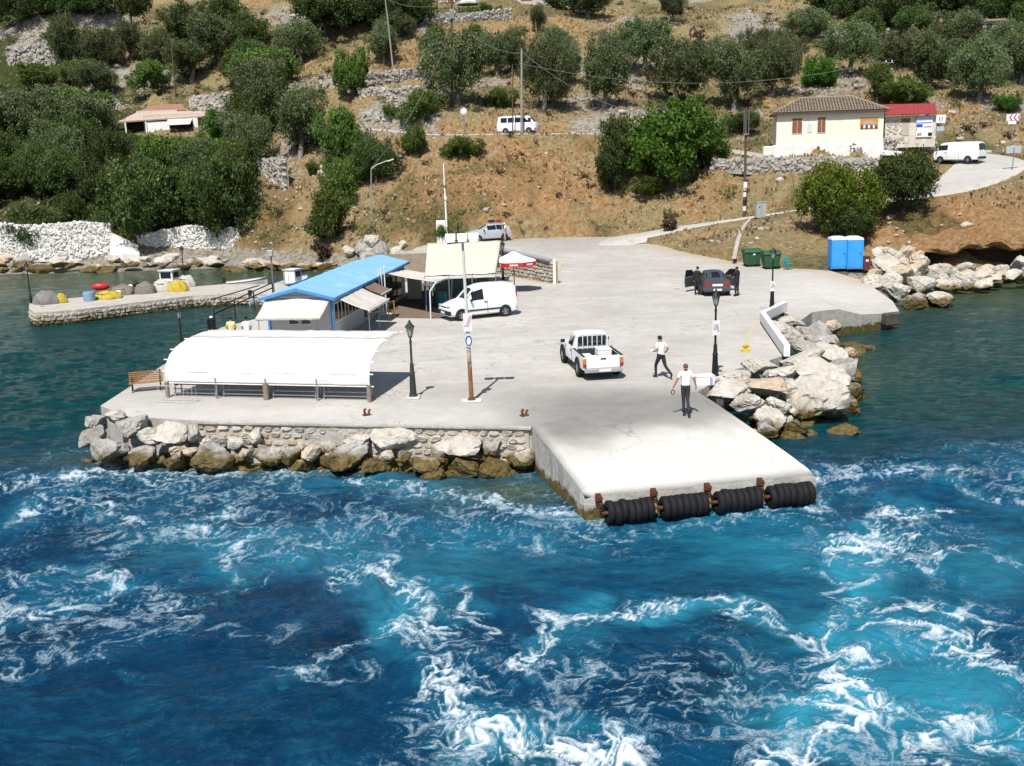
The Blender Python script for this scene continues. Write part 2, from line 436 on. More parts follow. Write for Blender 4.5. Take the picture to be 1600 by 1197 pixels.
def concrete_material():
    t = NT('worn_concrete'); p = t.pos()
    n1 = t.noise(p, .22, 5, .6); n2 = t.noise(p, 1.6, 6, .65); n3 = t.noise(p, 14, 4, .7)
    c = t.ramp(n1, [(.3, (.40,.378,.340)), (.5, (.49,.466,.424)), (.7, (.56,.536,.49))])
    c = t.mix(t.ramp(n2, [(.35, .35), (.6, 0)]), c, (.30,.285,.265))
    # streaky stains along the traffic direction
    mp = t.n('Mapping'); mp.inputs['Scale'].default_value = (.35, 2.2, 1); mp.inputs['Rotation'].default_value = (0, 0, .25); t.l(p, mp.inputs['Vector'])
    c = t.mix(t.ramp(t.noise(mp.outputs[0], 1.1, 6, .75), [(.57, 0), (.72, .45)]), c, (.25,.235,.22))
    c = t.mix(t.ramp(t.noise(mp.outputs[0], .5, 4, .6, .5), [(.55, 0), (.7, .5)]), c, (.56,.53,.49))
    vp = t.n('TexVoronoi'); vp.inputs['Scale'].default_value = .13; t.l(mp.outputs[0], vp.inputs['Vector']); vs_ = t.n('SeparateColor'); t.l(vp.outputs['Color'], vs_.inputs[0])
    c = t.mix(t.math('MULTIPLY', vs_.outputs[0], .30), c, (.36,.34,.31))
    sp_ = t.noise(mp.outputs[0], 3.5, 3, .8); c = t.mix(t.ramp(sp_, [(.62, 0), (.72, .6)]), c, (.17,.16,.15))
    os_ = t.n('TexVoronoi'); os_.inputs['Scale'].default_value = .42; t.l(dvp(t, p), os_.inputs['Vector']); c = t.mix(t.math('MULTIPLY', t.ramp(os_.outputs['Distance'], [(.05, .75), (.16, 0)]), t.ramp(n1, [(.46, 0), (.56, .8)])), c, (.21,.20,.185))
    # patches of darker asphalt and pale cement painted by where the paving changes
    c = t.mix(t.attr('dark'), c, t.mix(n2, (.17,.165,.155), (.27,.26,.245)))
    c = t.mix(t.attr('pale'), c, t.mix(n2, (.50,.48,.44), (.68,.66,.615)))
    vo = t.n('TexVoronoi', feature='DISTANCE_TO_EDGE'); vo.inputs['Scale'].default_value = .32; vo.inputs['Randomness'].default_value = 1
    dv = t.n('VectorMath', operation='ADD'); t.l(p, dv.inputs[0]); nn = t.n('TexNoise'); nn.inputs['Scale'].default_value = 1.2; t.l(p, nn.inputs['Vector']); t.l(nn.outputs['Color'], dv.inputs[1]); t.l(dv.outputs[0], vo.inputs['Vector'])
    c = t.mix(t.math('MULTIPLY', t.attr('dust'), t.ramp(n2, [(.35, .2), (.6, 1)])), c, (.40,.30,.20))
    crack = t.math('MULTIPLY', t.ramp(vo.outputs['Distance'], [(.0, 1), (.010, 0)]), t.math('MULTIPLY', t.ramp(n1, [(.42, 0), (.58, .55)]), t.math('SUBTRACT', 1, t.math('MULTIPLY', t.attr('pale'), .6))))
    c = t.mix(crack, c, (.14,.13,.12))
    t.bsdf(c, .92, 0, .15, t.bump(t.math('ADD', n3, t.math('MULTIPLY', n2, .8)), .25, .03)); return t.m
M_CONC = concrete_material()
M_SIDE = None
def waterline_material(name, base, base2, scale=1.4, moss_h=.42, bump=.5):
    """stone or concrete with a wet, weedy band towards the waterline"""
    t = NT(name); p = t.pos(); n = t.noise(p, scale, 6, .68); n2 = t.noise(p, scale*5, 5, .7)
    c = t.ramp(n, [(.3, base2), (.68, base)])
    c = t.mix(t.ramp(n2, [(.3, .5), (.55, 0)]), c, tuple(k*.5 for k in base2))
    z = t.n('SeparateXYZ'); t.l(p, z.inputs[0])
    h = t.math('ADD', z.outputs[2], t.math('MULTIPLY', t.math('SUBTRACT', n, .5), 1.1))
    weed = t.ramp(n2, [(.3, (.045,.032,.012)), (.5, (.12,.085,.028)), (.72, (.20,.16,.05))])
    f = t.ramp(t.math('DIVIDE', h, moss_h*2), [(.42, 1), (.62, 0)])
    c = t.mix(f, c, weed)
    r = t.math('SUBTRACT', .9, t.math('MULTIPLY', f, .45))
    t.bsdf(c, r, 0, .3, t.bump(t.math('ADD', n2, n), bump, .12)); return t.m
M_SIDE = waterline_material('quay_concrete_side', (.50,.48,.44), (.34,.32,.29), 1.2, .32, .3)
M_STONE = waterline_material('pale_limestone', (.64,.60,.53), (.42,.38,.32), .9, .6, .8)
M_STONE2 = waterline_material('grey_limestone', (.50,.475,.435), (.27,.25,.22), 1.1, .68, .8)
M_STONE3 = waterline_material('ochre_limestone', (.60,.50,.38), (.44,.34,.24), 1.0, .5, .8)
M_DARKGAP = mat('shadowed_rubble', (.10,.09,.075), (.05,.045,.04), 3, .95)

def build_plaza():
    bm = bmesh.new(); vs = [bm.verts.new((x, y, 0)) for x, y in PLAZA_XY]; bm.faces.new(vs)
    for k in np.arange(-14, 36, 1.6):
        bmesh.ops.bisect_plane(bm, geom=bm.verts[:]+bm.edges[:]+bm.faces[:], plane_co=(k, 0, 0), plane_no=(1, 0, 0))
    for k in np.arange(34, 104, 1.6):
        bmesh.ops.bisect_plane(bm, geom=bm.verts[:]+bm.edges[:]+bm.faces[:], plane_co=(0, k, 0), plane_no=(0, 1, 0))
    for v in bm.verts: v.co.z = float(plaza_z(v.co.x, v.co.y))
    ed = [e for e in bm.edges if e.is_boundary]
    r = bmesh.ops.extrude_edge_only(bm, edges=ed)
    for g in r['geom']:
        if isinstance(g, bmesh.types.BMVert): g.co.z = -1.6
    bmesh.ops.recalc_face_normals(bm, faces=bm.faces)
    me = bpy.data.meshes.new('quay'); bm.to_mesh(me); bm.free()
    me.materials.append(M_CONC); me.materials.append(M_SIDE)
    for f in me.polygons: f.material_index = 0 if abs(f.normal.z) > .5 else 1
    co = np.zeros(len(me.vertices)*3); me.vertices.foreach_get('co', co); co = co.reshape(-1, 3)
    U, V = proj_np(co[:, 0], co[:, 1], co[:, 2])
    dark = .95*np.exp(-np.abs((U-960)/170)**4-np.abs((V-640)/36)**4)+.45*np.exp(-(((U-880)/130)**2+((V-375)/22)**2))
    pale = .5*np.exp(-((V-650)/14)**2)*(U < 760)+.45*np.exp(-(((U-1290)/120)**2+((V-460)/40)**2))+.3*np.exp(-(((U-1150)/60)**2+((V-560)/25)**2))
    dust = np.zeros(len(U)); Pq = np.array(PLAZA_XY)
    for i in range(15, 26):
        a, b = Pq[i], Pq[i+1]; tt_ = np.clip(((co[:, :2]-a) @ (b-a))/((b-a) @ (b-a)), 0, 1); dd_ = np.linalg.norm(co[:, :2]-(a+tt_[:, None]*(b-a)), axis=1); dust = np.maximum(dust, 1-np.clip(dd_/3.0, 0, 1))
    for n_, a_ in (('dark', dark), ('pale', pale), ('dust', dust)):
        at = me.attributes.new(n_, 'FLOAT', 'POINT'); at.data.foreach_set('value', np.clip(a_, 0, 1).astype(np.float32))
    tag(obj('quay', me), 'concrete harbour square and quay', kind='structure')
build_plaza()
build_terrain()

def road_sheet(name, key, lift, mt, label):
    P = RD[key]; V = []; F = []
    n = len(P); K = 7
    for i in range(n):
        d = P[min(i+1, n-1)][:2]-P[max(i-1, 0)][:2]; d = d/np.hypot(*d); nx, ny = d[1], -d[0]
        for k in range(K):
            w = (k/(K-1)*2-1)*P[i][3]
            w *= 1+.12*(vnoise(np.array(i*.35), np.array(k*3.), 7)-.5) if k in (0, K-1) else 1
            V.append((P[i][0]+nx*w, P[i][1]+ny*w, P[i][2]+lift+(.0 if k not in (0, K-1) else -.42)))
    for i in range(n-1):
        for k in range(K-1):
            a = i*K+k; F.append((a, a+1, a+K+1, a+K))
    me = np_mesh(name, V, F, mt, True, {'dark': np.full(len(V), .12), 'pale': np.full(len(V), .1)})
    return tag(obj(name, me), label, kind='structure')
M_ROAD = mat('dusty_road', (.44,.41,.37), (.34,.315,.28), 1.3, .95, .2, world=True)
road_sheet('road', 'lower_road', .03, M_CONC, 'grey road climbing from the square past the bins')
road_sheet('road', 'upper_road', .02, M_ROAD, 'upper road crossing the hillside')
road_sheet('road', 'hill_road', .02, M_ROAD, 'narrow track high on the hillside')

# ------------------------------------------------------------------ ferry ramp
RZ = .78
A0, A1 = W(831,666,QZ), W(1092,611,QZ)
B0, B1 = W(914,772,RZ), W(1274,737,RZ)
def build_ramp():
    n, m = 26, 18; V = []; F = []
    for j in range(m+1):
        t = j/m
        for i in range(n+1):
            s = i/n
            p = A0.lerp(A1, s).lerp(B0.lerp(B1, s), t)
            z = QZ+.006+(RZ-QZ)*(t**1.15)
            # rounded nose and side edges
            if t > .93: z -= ((t-.93)/.07)**2*.10
            if s > .96: z -= ((s-.96)/.04)**2*.06
            if s < .03 and t > .1: z -= ((.03-s)/.03)**2*.05
            z += (fbm(np.array(p.x*1.5), np.array(p.y*1.5), 3)-.5)*.035*min(1, 6*t)
            V.append((p.x, p.y, float(z)))
    N = n+1
    for j in range(m):
        for i in range(n): a = j*N+i; F.append((a, a+1, a+N+1, a+N))
    top = len(F)
    rim = [j*N for j in range(m+1)]+[m*N+i for i in range(1, n+1)]+[j*N+n for j in range(m-1, -1, -1)]
    c = (A0+A1+B0+B1)/4
    lv = [rim]
    for z, g in ((.45, 1.008), (.15, 1.012), (-1.6, 1.02)):
        ring = []
        for k in rim:
            x, y, z0 = V[k]
            jx = (float(vnoise(np.array(x*2.1), np.array(y*2.1+z*9), 5))-.5)*.10
            ring.append(len(V)); V.append((c.x+(x-c.x)*g+jx, c.y+(y-c.y)*g+jx, min(z, z0-.1)))
        lv.append(ring)
    for a, b in zip(lv[:-1], lv[1:]):
        for i in range(len(rim)-1): F.append((a[i], b[i], b[i+1], a[i+1]))
    me = np_mesh('ramp', V, F, [M_CONC, M_SIDE], False)
    for k, f in enumerate(me.polygons):
        f.material_index = 0 if k < top else 1
        f.use_smooth = k < top
    tt = np.array([(j/m) for j in range(m+1) for i in range(n+1)]); ss = np.array([(i/n) for j in range(m+1) for i in range(n+1)])
    co = np.array(V)
    ns = fbm(co[:, 0]*.8, co[:, 1]*.8, 13)
    pale = np.zeros(len(V)); dark = np.zeros(len(V))
    pale[:len(tt)] = sstep(.28, .62, tt+(ns[:len(tt)]-.5)*.22)
    dark[:len(tt)] = .95*(1-sstep(.15, .55, tt+(ns[:len(tt)]-.5)*.16))*sstep(0, .06, ss)
    for n_, a_ in (('dark', dark), ('pale', pale)):
        at = me.attributes.new(n_, 'FLOAT', 'POINT'); at.data.foreach_set('value', np.clip(a_, 0, 1).astype(np.float32))
    tag(obj('ramp', me), 'pale concrete ferry ramp sloping into the water', kind='structure')
build_ramp()
# ================================================================== SEA
def build_sea():
    # vertex spacing grows with distance from the shore of the photographer's ferry
    s = np.linspace(-.80, .80, 1000)
    vv = np.linspace(1330, 600, 470); vv = np.concatenate([vv, np.linspace(598, 405, 160)])
    ys = np.array([W(800, v, 0).y for v in vv])
    S, Y = np.meshgrid(s, ys); X = S*(Y+4)
    # --- churned flow: vortices left by the propellers bend the foam
    def wp(u, v): p = W(u, v, 0); return p.x, p.y
    X0, Y0 = X[::4, ::4], Y[::4, ::4]; px_, py_ = X0.copy(), Y0.copy()
    vort = [(1010,1075,5.5,3.2),(640,960,-3.5,2.2),(1340,890,4.5,2.4),(1230,1000,-3,2.0),(300,880,-3.2,3.0),(1480,1080,4,2.6),(160,980,3,2.6),(800,880,2.6,2.6),(560,1090,3,2.0),(1500,860,-3,2.4),(880,1180,-4,1.6)]
    for it in range(14):
        dx = np.zeros_like(X0); dy = np.zeros_like(X0)
        for u, v, g, r in vort:
            cx, cy = wp(u, v); ax = px_-cx; ay = py_-cy; q = g*np.exp(-(ax*ax+ay*ay)/(2*r*r))*.028
            dx += -ay*q; dy += ax*q
        e = .35
        n1 = fbm(px_*.35, py_*.35, 40, 2)
        dx += (fbm(px_*.35, (py_+e)*.35, 40, 2)-n1)/e*.22; dy -= (fbm((px_+e)*.35, py_*.35, 40, 2)-n1)/e*.22
        px_ = px_+dx; py_ = py_+dy
    def up4(Q):
        ry = np.minimum(np.arange(X.shape[0])/4., Q.shape[0]-1.001); rx = np.minimum(np.arange(X.shape[1])/4., Q.shape[1]-1.001)
        iy = ry.astype(int); ix = rx.astype(int); fy = (ry-iy)[:, None]; fx = (rx-ix)[None, :]
        A = Q[iy][:, ix]; B = Q[iy][:, ix+1]; C = Q[iy+1][:, ix]; E = Q[iy+1][:, ix+1]
        return (A*(1-fx)+B*fx)*(1-fy)+(C*(1-fx)+E*fx)*fy
    px_, py_ = X+up4(px_-X0), Y+up4(py_-Y0)
    U, Vp = proj_np(X, Y, np.zeros_like(X))
    wu = (fbm(X*.7, Y*.7, 101, 4)-.5); wv = (fbm(X*.7, Y*.7, 131, 4)-.5)
    sc_ = np.clip((Vp-420)/500, .15, 1.4)
    Uw = U+wu*110*sc_; Vw = Vp+wv*80*sc_
    dens = np.zeros_like(X); aer = np.zeros_like(X)
    STROKES = []
    def seg(pts, w, k):
        nonlocal dens
        STROKES.append((pts, w, k))
        best = np.full(X.shape, 1e9)
        for (u1, v1), (u2, v2) in zip(pts[:-1], pts[1:]):
            L = (u2-u1)**2+(v2-v1)**2
            t = np.clip(((Uw-u1)*(u2-u1)+(Vw-v1)*(v2-v1))/L, 0, 1)
            best = np.minimum(best, np.hypot(Uw-u1-t*(u2-u1), (Vw-v1-t*(v2-v1))*1.25))
        dens = np.maximum(dens, k*np.exp(-(best/w)**2))
    seg([(-60,765),(60,752),(150,738),(260,736),(420,728),(560,748),(700,775),(860,800)], 17, .70)
    seg([(0,745),(110,705),(150,700)], 13, .5)
    seg([(880,815),(960,835),(1100,815),(1280,785)], 13, .5)
    seg([(20,805),(90,775),(150,790),(210,815),(270,832),(330,818),(370,792)], 12, .62)
    seg([(395,835),(352,880),(368,925)], 14, .58)
    seg([(440,885),(500,862),(600,810)], 12, .5)
    seg([(520,900),(600,890),(650,925),(655,985),(610,1000)], 30, .92)
    seg([(450,1055),(520,1035),(600,1025),(700,1008),(745,960),(700,930)], 20, .72)
    seg([(460,1085),(560,1070)], 15, .5)
    seg([(700,1060),(720,1120),(760,1155),(860,1150),(960,1175),(1000,1230)], 48, .98)
    seg([(745,1090),(760,1060),(730,1030)], 20, .6)
    seg([(815,1050),(818,1010),(870,975),(960,958),(1080,948),(1180,955),(1250,975),(1290,1010)], 25, .90)
    seg([(1290,990),(1340,1040),(1310,1100),(1265,1140),(1240,1215)], 36, .98)
    seg([(1250,1100),(1300,1095),(1370,1100)], 26, .85)
    seg([(1280,880),(1330,905),(1350,930),(1300,960)], 17, .72)
    seg([(1300,855),(1380,800),(1460,795),(1420,840),(1330,850)], 20, .78)
    seg([(1130,750),(1250,755),(1380,735),(1500,745),(1620,800)], 16, .58)
    seg([(1400,720),(1500,700),(1620,690)], 11, .42)
    seg([(1340,960),(1420,945),(1500,965),(1450,1000),(1370,990)], 22, .72)
    seg([(1500,1000),(1560,1030),(1640,1060)], 26, .85)
    seg([(1420,1180),(1480,1120),(1560,1150),(1640,1130)], 30, .8)
    seg([(1380,870),(1450,880),(1520,850),(1600,880)], 16, .6)
    seg([(-30,960),(70,955),(140,935),(180,915),(90,890),(0,905)], 14, .58)
    seg([(140,1010),(150,1040),(190,1055)], 11, .45)
    seg([(260,940),(330,990),(400,1000),(480,985)], 13, .42)
    seg([(900,1060),(960,1040),(1040,1045),(1120,1060)], 13, .42)
    seg([(700,850),(760,840),(870,860),(960,850)], 10, .42)
    seg([(0,1060),(30,1040),(70,1030)], 12, .55)
    for u, v, ru, rv, k in [(1350,895,75,45,.75),(1480,1080,150,70,.8),(1180,850,110,30,.45),(900,1010,90,35,.55),(640,960,90,45,.75),(1320,1120,110,50,.95),(1050,960,180,25,.5),(760,1150,100,45,.6),(1550,900,120,60,.45),(1400,1000,160,60,.6),(250,780,200,40,.30),(400,850,250,50,.28),(700,900,140,60,.3),(1600,1150,120,60,.7),(1150,1130,80,50,.35),(100,930,120,40,.25),(560,760,250,30,.4)]:
        aer = np.maximum(aer, k*np.exp(-((Uw-u)/ru)**2-((Vw-v)/rv)**2))
    near = sstep(640, 760, Vp+wv*60)            # churned side of the quay
    # filaments carried by the flow
    def ridge(x, y, sd, o=4): return 1-np.abs(2*fbm(x, y, sd, o)-1)
    qx, qy = px_, py_
    w1 = fbm(qx*1.3, qy*1.3, 201, 3)-.5; w2 = fbm(qx*1.3, qy*1.3, 231, 3)-.5
    # stir the foam with eddies of several sizes: tracer values are looked up where the water came from
    def stir(ax, ay, steps, comps):
        for it in range(steps):
            for sc, am, sd in comps:
                e = .25/sc; n0 = vnoise(ax*sc, ay*sc, sd)
                gx_ = (vnoise((ax+e)*sc, ay*sc, sd)-n0)/e; gy_ = (vnoise(ax*sc, (ay+e)*sc, sd)-n0)/e
                ax = ax+gy_*am; ay = ay-gx_*am
        return ax, ay
    NR_ = 480
    def near_rows(fn):
        out = np.zeros_like(X); out[:NR_] = fn(); return out
    bx, by = stir(X[:NR_].copy(), Y[:NR_].copy(), 5, [(.55, .22, 501), (1.3, .055, 511), (3.1, .013, 521)])
    cx_, cy_ = stir(bx, by, 4, [(1.3, .055, 531), (3.1, .014, 541), (6.5, .0035, 551)])
    def dens_at(ax, ay, wid):
        u_, v_ = proj_np(ax, ay, np.zeros_like(ax)); best = np.zeros_like(ax)
        for pts, w, k in STROKES:
            bb = np.full(ax.shape, 1e9)
            for (u1, v1), (u2, v2) in zip(pts[:-1], pts[1:]):
                t = np.clip(((u_-u1)*(u2-u1)+(v_-v1)*(v2-v1))/((u2-u1)**2+(v2-v1)**2), 0, 1)
                bb = np.minimum(bb, np.hypot(u_-u1-t*(u2-u1), (v_-v1-t*(v2-v1))*1.25))
            best = np.maximum(best, k*np.exp(-(bb/(w*wid))**2))
        return best
    d1 = dens_at(bx, by, .80); d2 = dens_at(cx_, cy_, .95)
    r1 = ridge(cx_*.9, cy_*1.1, 251, 3); r2 = ridge(bx*2.3, by*2.8, 271, 2); r3 = ridge(cx_*3.4, cy_*4.2, 291, 2)
    patch = sstep(.42, .64, fbm(X[:NR_]*.22, Y[:NR_]*.22, 301, 3))
    wisp = np.clip(r1**9+.8*r2**9+.7*r3**8, 0, 1.1)
    fm = .36*d1**1.9*(.08+.95*wisp)+.56*d2**1.7*(.08+.95*np.clip(r2**6+.9*r3**6, 0, 1.2))+wisp*(.27*patch+.085)*near[:NR_]
    foam = np.zeros_like(X); foam[:NR_] = fm
    far = 1-sstep(600, 740, Vp)
    foam = foam*(1-far*.75)
    # surf round the boulders is kept low on the sheltered side
    aer = .62*aer+.24*dens+.16*near*sstep(.46, .68, fbm(X*.16+9, Y*.16, 311, 3))
    foam = np.clip(foam, 0, 1.2)
    aer = aer+.09*near*np.exp(-((Vp-835+wv*60)/75)**2)+.12*near*sstep(900, 1500, U+wu*150)
    murk = near*np.maximum.reduce([.95*np.exp(-((Uw-250)/330)**2-((Vw-1130)/130)**2), .8*np.exp(-((Uw-1020)/150)**2-((Vw-1075)/60)**2), .6*np.exp(-((Uw-480)/110)**2-((Vw-975)/40)**2), .5*np.exp(-((Uw-1100)/260)**2-((Vw-880)/40)**2)])
    # --- colour regions: churned blue, sheltered teal, shallows over sand and weed
    shore = np.clip(1-np.abs(Y-W(200,430,0).y)/9, 0, 1)*(S < -.15)
    shal = sstep(520, 430, Vp+wv*14)*.8*(U < 700)
    shalr = np.exp(-(((U-1300)/110)**2+((Vp-575)/45)**2))*.75+sstep(520, 455, Vp)*(U > 1200)*.8
    shalf = np.exp(-(((U-800)/120)**2+((Vp-770)/26)**2))*.9+np.exp(-(((U-380)/330)**2+((Vp-722)/22)**2))*.8
    shallow = np.clip(np.maximum.reduce([shal, shalr, shalf]), 0, 1)
    teal = 1-near
    # --- real waves
    Z = np.zeros_like(X)
    rng = np.random.RandomState(3)
    for i in range(26):
        lam = .55*1.16**i; a = rng.uniform(-.9, .9)+(0 if i % 3 else 1.2)
        k = 2*PI/lam; ph = rng.uniform(0, 6.28)
        amp = .0055*lam**.75*(1 if lam < 5 else .7)
        res = np.clip(lam/(mpp(Y)*3.2*(Y/10.4)), 0, 1)
        wx = X+.5*w1; wy = Y+.5*w2
        Z += amp*res*np.sin(k*(wx*math.sin(a)+wy*math.cos(a))+ph)
    ch = near*(.35+.9*np.clip(dens, 0, 1))
    Z += ch*((fbm(qx*1.1, qy*1.4, 401, 4)-.5)*.36+(1-np.abs(2*fbm(qx*2.2, qy*2.8, 421, 3)-1)-.6)*.09)
    Z *= np.where(Vp < 560, .55, 1)
    Z += .05*np.clip(foam, 0, 1)*near-.03
    ny, nx = X.shape
    V = np.stack([X.ravel(), Y.ravel(), Z.ravel()], 1)
    i = np.arange((ny-1)*(nx-1)); r = i//(nx-1); c = i % (nx-1); a = r*nx+c
    F = np.stack([a, a+1, a+nx+1, a+nx], 1)
    # outer sheet: continues the sea to the sides and behind the ferry
    base = len(V)
    extra = [(-600,-400,-.05),(600,-400,-.05),(600,170,-.05),(-600,170,-.05)]
    V = np.concatenate([V, np.array(extra)])
    c00, c0n, cn0, cnn = 0, nx-1, (ny-1)*nx, ny*nx-1
    F = np.concatenate([F, np.array([(base, base+1, c0n, c00), (base+1, base+2, cnn, c0n), (base+3, base, c00, cn0)])])
    ext = lambda q, fill=0: np.clip(np.concatenate([q.ravel(), np.full(4, fill)]), 0, 1.3)
    me = np_mesh('sea', V, F, sea_material(), True, {'foam': ext(foam), 'aer': ext(aer), 'murk': ext(murk), 'teal': ext(teal), 'shallow': ext(shallow)})
    tag(obj('sea', me), 'deep blue churned sea with foam', kind='structure')
def sea_material():
    t = NT('sea_water'); p = t.pos()
    mp = t.n('Mapping'); mp.inputs['Scale'].default_value = (.55, 1.5, 1); t.l(p, mp.inputs['Vector']); sp = mp.outputs[0]
    n1 = t.noise(p, .35, 4, .6); n2 = t.noise(sp, 2.2, 5, .65, .6); n3 = t.noise(p, 9, 5, .75, .8); n4 = t.noise(p, 28, 3, .7)
    deep = t.ramp(n1, [(.28, (.0010,.016,.042)), (.5, (.0016,.032,.080)), (.72, (.0026,.056,.124))])
    tea = t.ramp(n2, [(.3, (.0008,.014,.018)), (.5, (.001,.038,.042)), (.72, (.003,.085,.082))])
    deep = t.mix(t.math('MULTIPLY', t.attr('murk'), .45), deep, (.0007,.010,.028))
    c = t.mix(t.attr('teal'), deep, tea)
    c = t.mix(t.ramp(t.math('ADD', t.attr('aer'), t.math('MULTIPLY', t.math('SUBTRACT', n2, .5), .5)), [(.15, 0), (.5, .45), (1.0, 1)]), c, (.026,.25,.36))
    sh = t.ramp(n2, [(.3, (.03,.045,.018)), (.7, (.11,.13,.055))])
    c = t.mix(t.math('MULTIPLY', t.attr('shallow'), t.ramp(n1, [(.3, .45), (.65, 1)])), c, sh)
    # foam lace: bubbles break up the density carried by the flow
    vo = t.n('TexVoronoi', feature='DISTANCE_TO_EDGE'); vo.inputs['Scale'].default_value = 5.0
    dv = t.n('VectorMath', operation='ADD'); t.l(p, dv.inputs[0])
    nn = t.n('TexNoise'); nn.inputs['Scale'].default_value = 2.5; nn.inputs['Detail'].default_value = 4; t.l(p, nn.inputs['Vector']); t.l(nn.outputs['Color'], dv.inputs[1]); t.l(dv.outputs[0], vo.inputs['Vector'])
    lace = t.ramp(vo.outputs['Distance'], [(.0, 1), (.16, .0)])
    h = t.math('ADD', t.attr('foam'), t.math('MULTIPLY', t.math('SUBTRACT', n3, .53), .50))
    h = t.math('ADD', h, t.math('MULTIPLY', t.math('MULTIPLY', lace, t.attr('foam')), .34))
    h = t.math('ADD', h, t.math('MULTIPLY', t.math('SUBTRACT', n4, .5), .55))
    f = t.ramp(h, [(.20, 0), (.42, .26), (.66, .58), (1.05, .93)])
    halo = t.ramp(h, [(.05, 0), (.6, .5)])
    c = t.mix(halo, c, (.04,.22,.34))
    c = t.mix(f, c, (.64,.71,.76))
    rough = t.math('ADD', .09, t.math('MULTIPLY', f, .6))
    bh = t.math('ADD', t.math('ADD', t.math('MULTIPLY', n2, 1.0), t.math('MULTIPLY', n3, .45)), t.math('MULTIPLY', f, .5))
    b = t.bsdf(c, rough, 0, .17, t.bump(bh, .55, .16)); b.inputs['IOR'].default_value = 1.33
    return t.m
build_sea()
# ================================================================== BOULDERS AND STONE WALLS
def boulder_mesh(seed, sub=4):
    rng = np.random.RandomState(seed); bm = bmesh.new()
    bmesh.ops.create_icosphere(bm, subdivisions=sub, radius=1)
    co = np.array([v.co[:] for v in bm.verts])
    for _ in range(rng.randint(9, 15)):
        n = rng.normal(size=3); n /= np.linalg.norm(n); d = rng.uniform(.42, .80)
        e = co @ n-d; m = e > 0
        co[m] -= np.outer(e[m], n)*.93
    q = co*2.2+seed
    dsp = (fbm(q[:, 0]+q[:, 2]*.7, q[:, 1]-q[:, 2]*.6, seed, 4)-.5)
    dsp2 = (fbm(q[:, 0]*3+q[:, 2]*2, q[:, 1]*3-q[:, 2]*2.4, seed+50, 3)-.5)
    r = np.linalg.norm(co, axis=1, keepdims=True)
    dsp3 = np.abs(fbm(q[:, 0]*1.6-q[:, 2]*1.3, q[:, 1]*1.6+q[:, 2]*1.9, seed+80, 4)-.5)
    co = co*(1+.30*dsp[:, None]+.14*dsp2[:, None]-.30*np.clip(.09-dsp3, 0, 1)[:, None]*3)
    co /= np.abs(co).max(0)[None, :]
    for v, c in zip(bm.verts, co): v.co = c
    me = bpy.data.meshes.new('boulder'); bm.to_mesh(me); bm.free()
    me.polygons.foreach_set('use_smooth', [True]*len(me.polygons)); me.set_sharp_from_angle(angle=R_(24))
    return me
BOULD = {}
for k_, m_ in (('p', M_STONE), ('g', M_STONE2), ('o', M_STONE3)):
    BOULD[k_] = []
    for i_ in range(7):
        me_ = boulder_mesh(100+i_*13+ord(k_)); me_.materials.append(m_); BOULD[k_].append(me_)
_rb = random.Random(11)
def boulder(u, v, w, h, z, k='p', label=None, group=None, depth=1.0, tilt=.35, name='boulder', p=None):
    c = W(u, v, z) if p is None else Vector(p); m = mpp(c.y)
    o = obj(name, _rb.choice(BOULD[k]))
    o.location = c; sx, sz = w/2*m*1.06, h/2*m*1.08
    o.scale = (sx, (sx+sz)/2*depth, sz)
    o.rotation_euler = (_rb.uniform(-tilt, tilt)*.5, _rb.uniform(-tilt, tilt), _rb.uniform(-.5, .5)+_rb.choice([0, PI]))
    return tag(o, label or 'boulder', 'boulder', group)
G1 = 'boulders heaped below the front of the quay'
def zf(v): return max(.05, 1.22*(1-(v-672)/72.0))
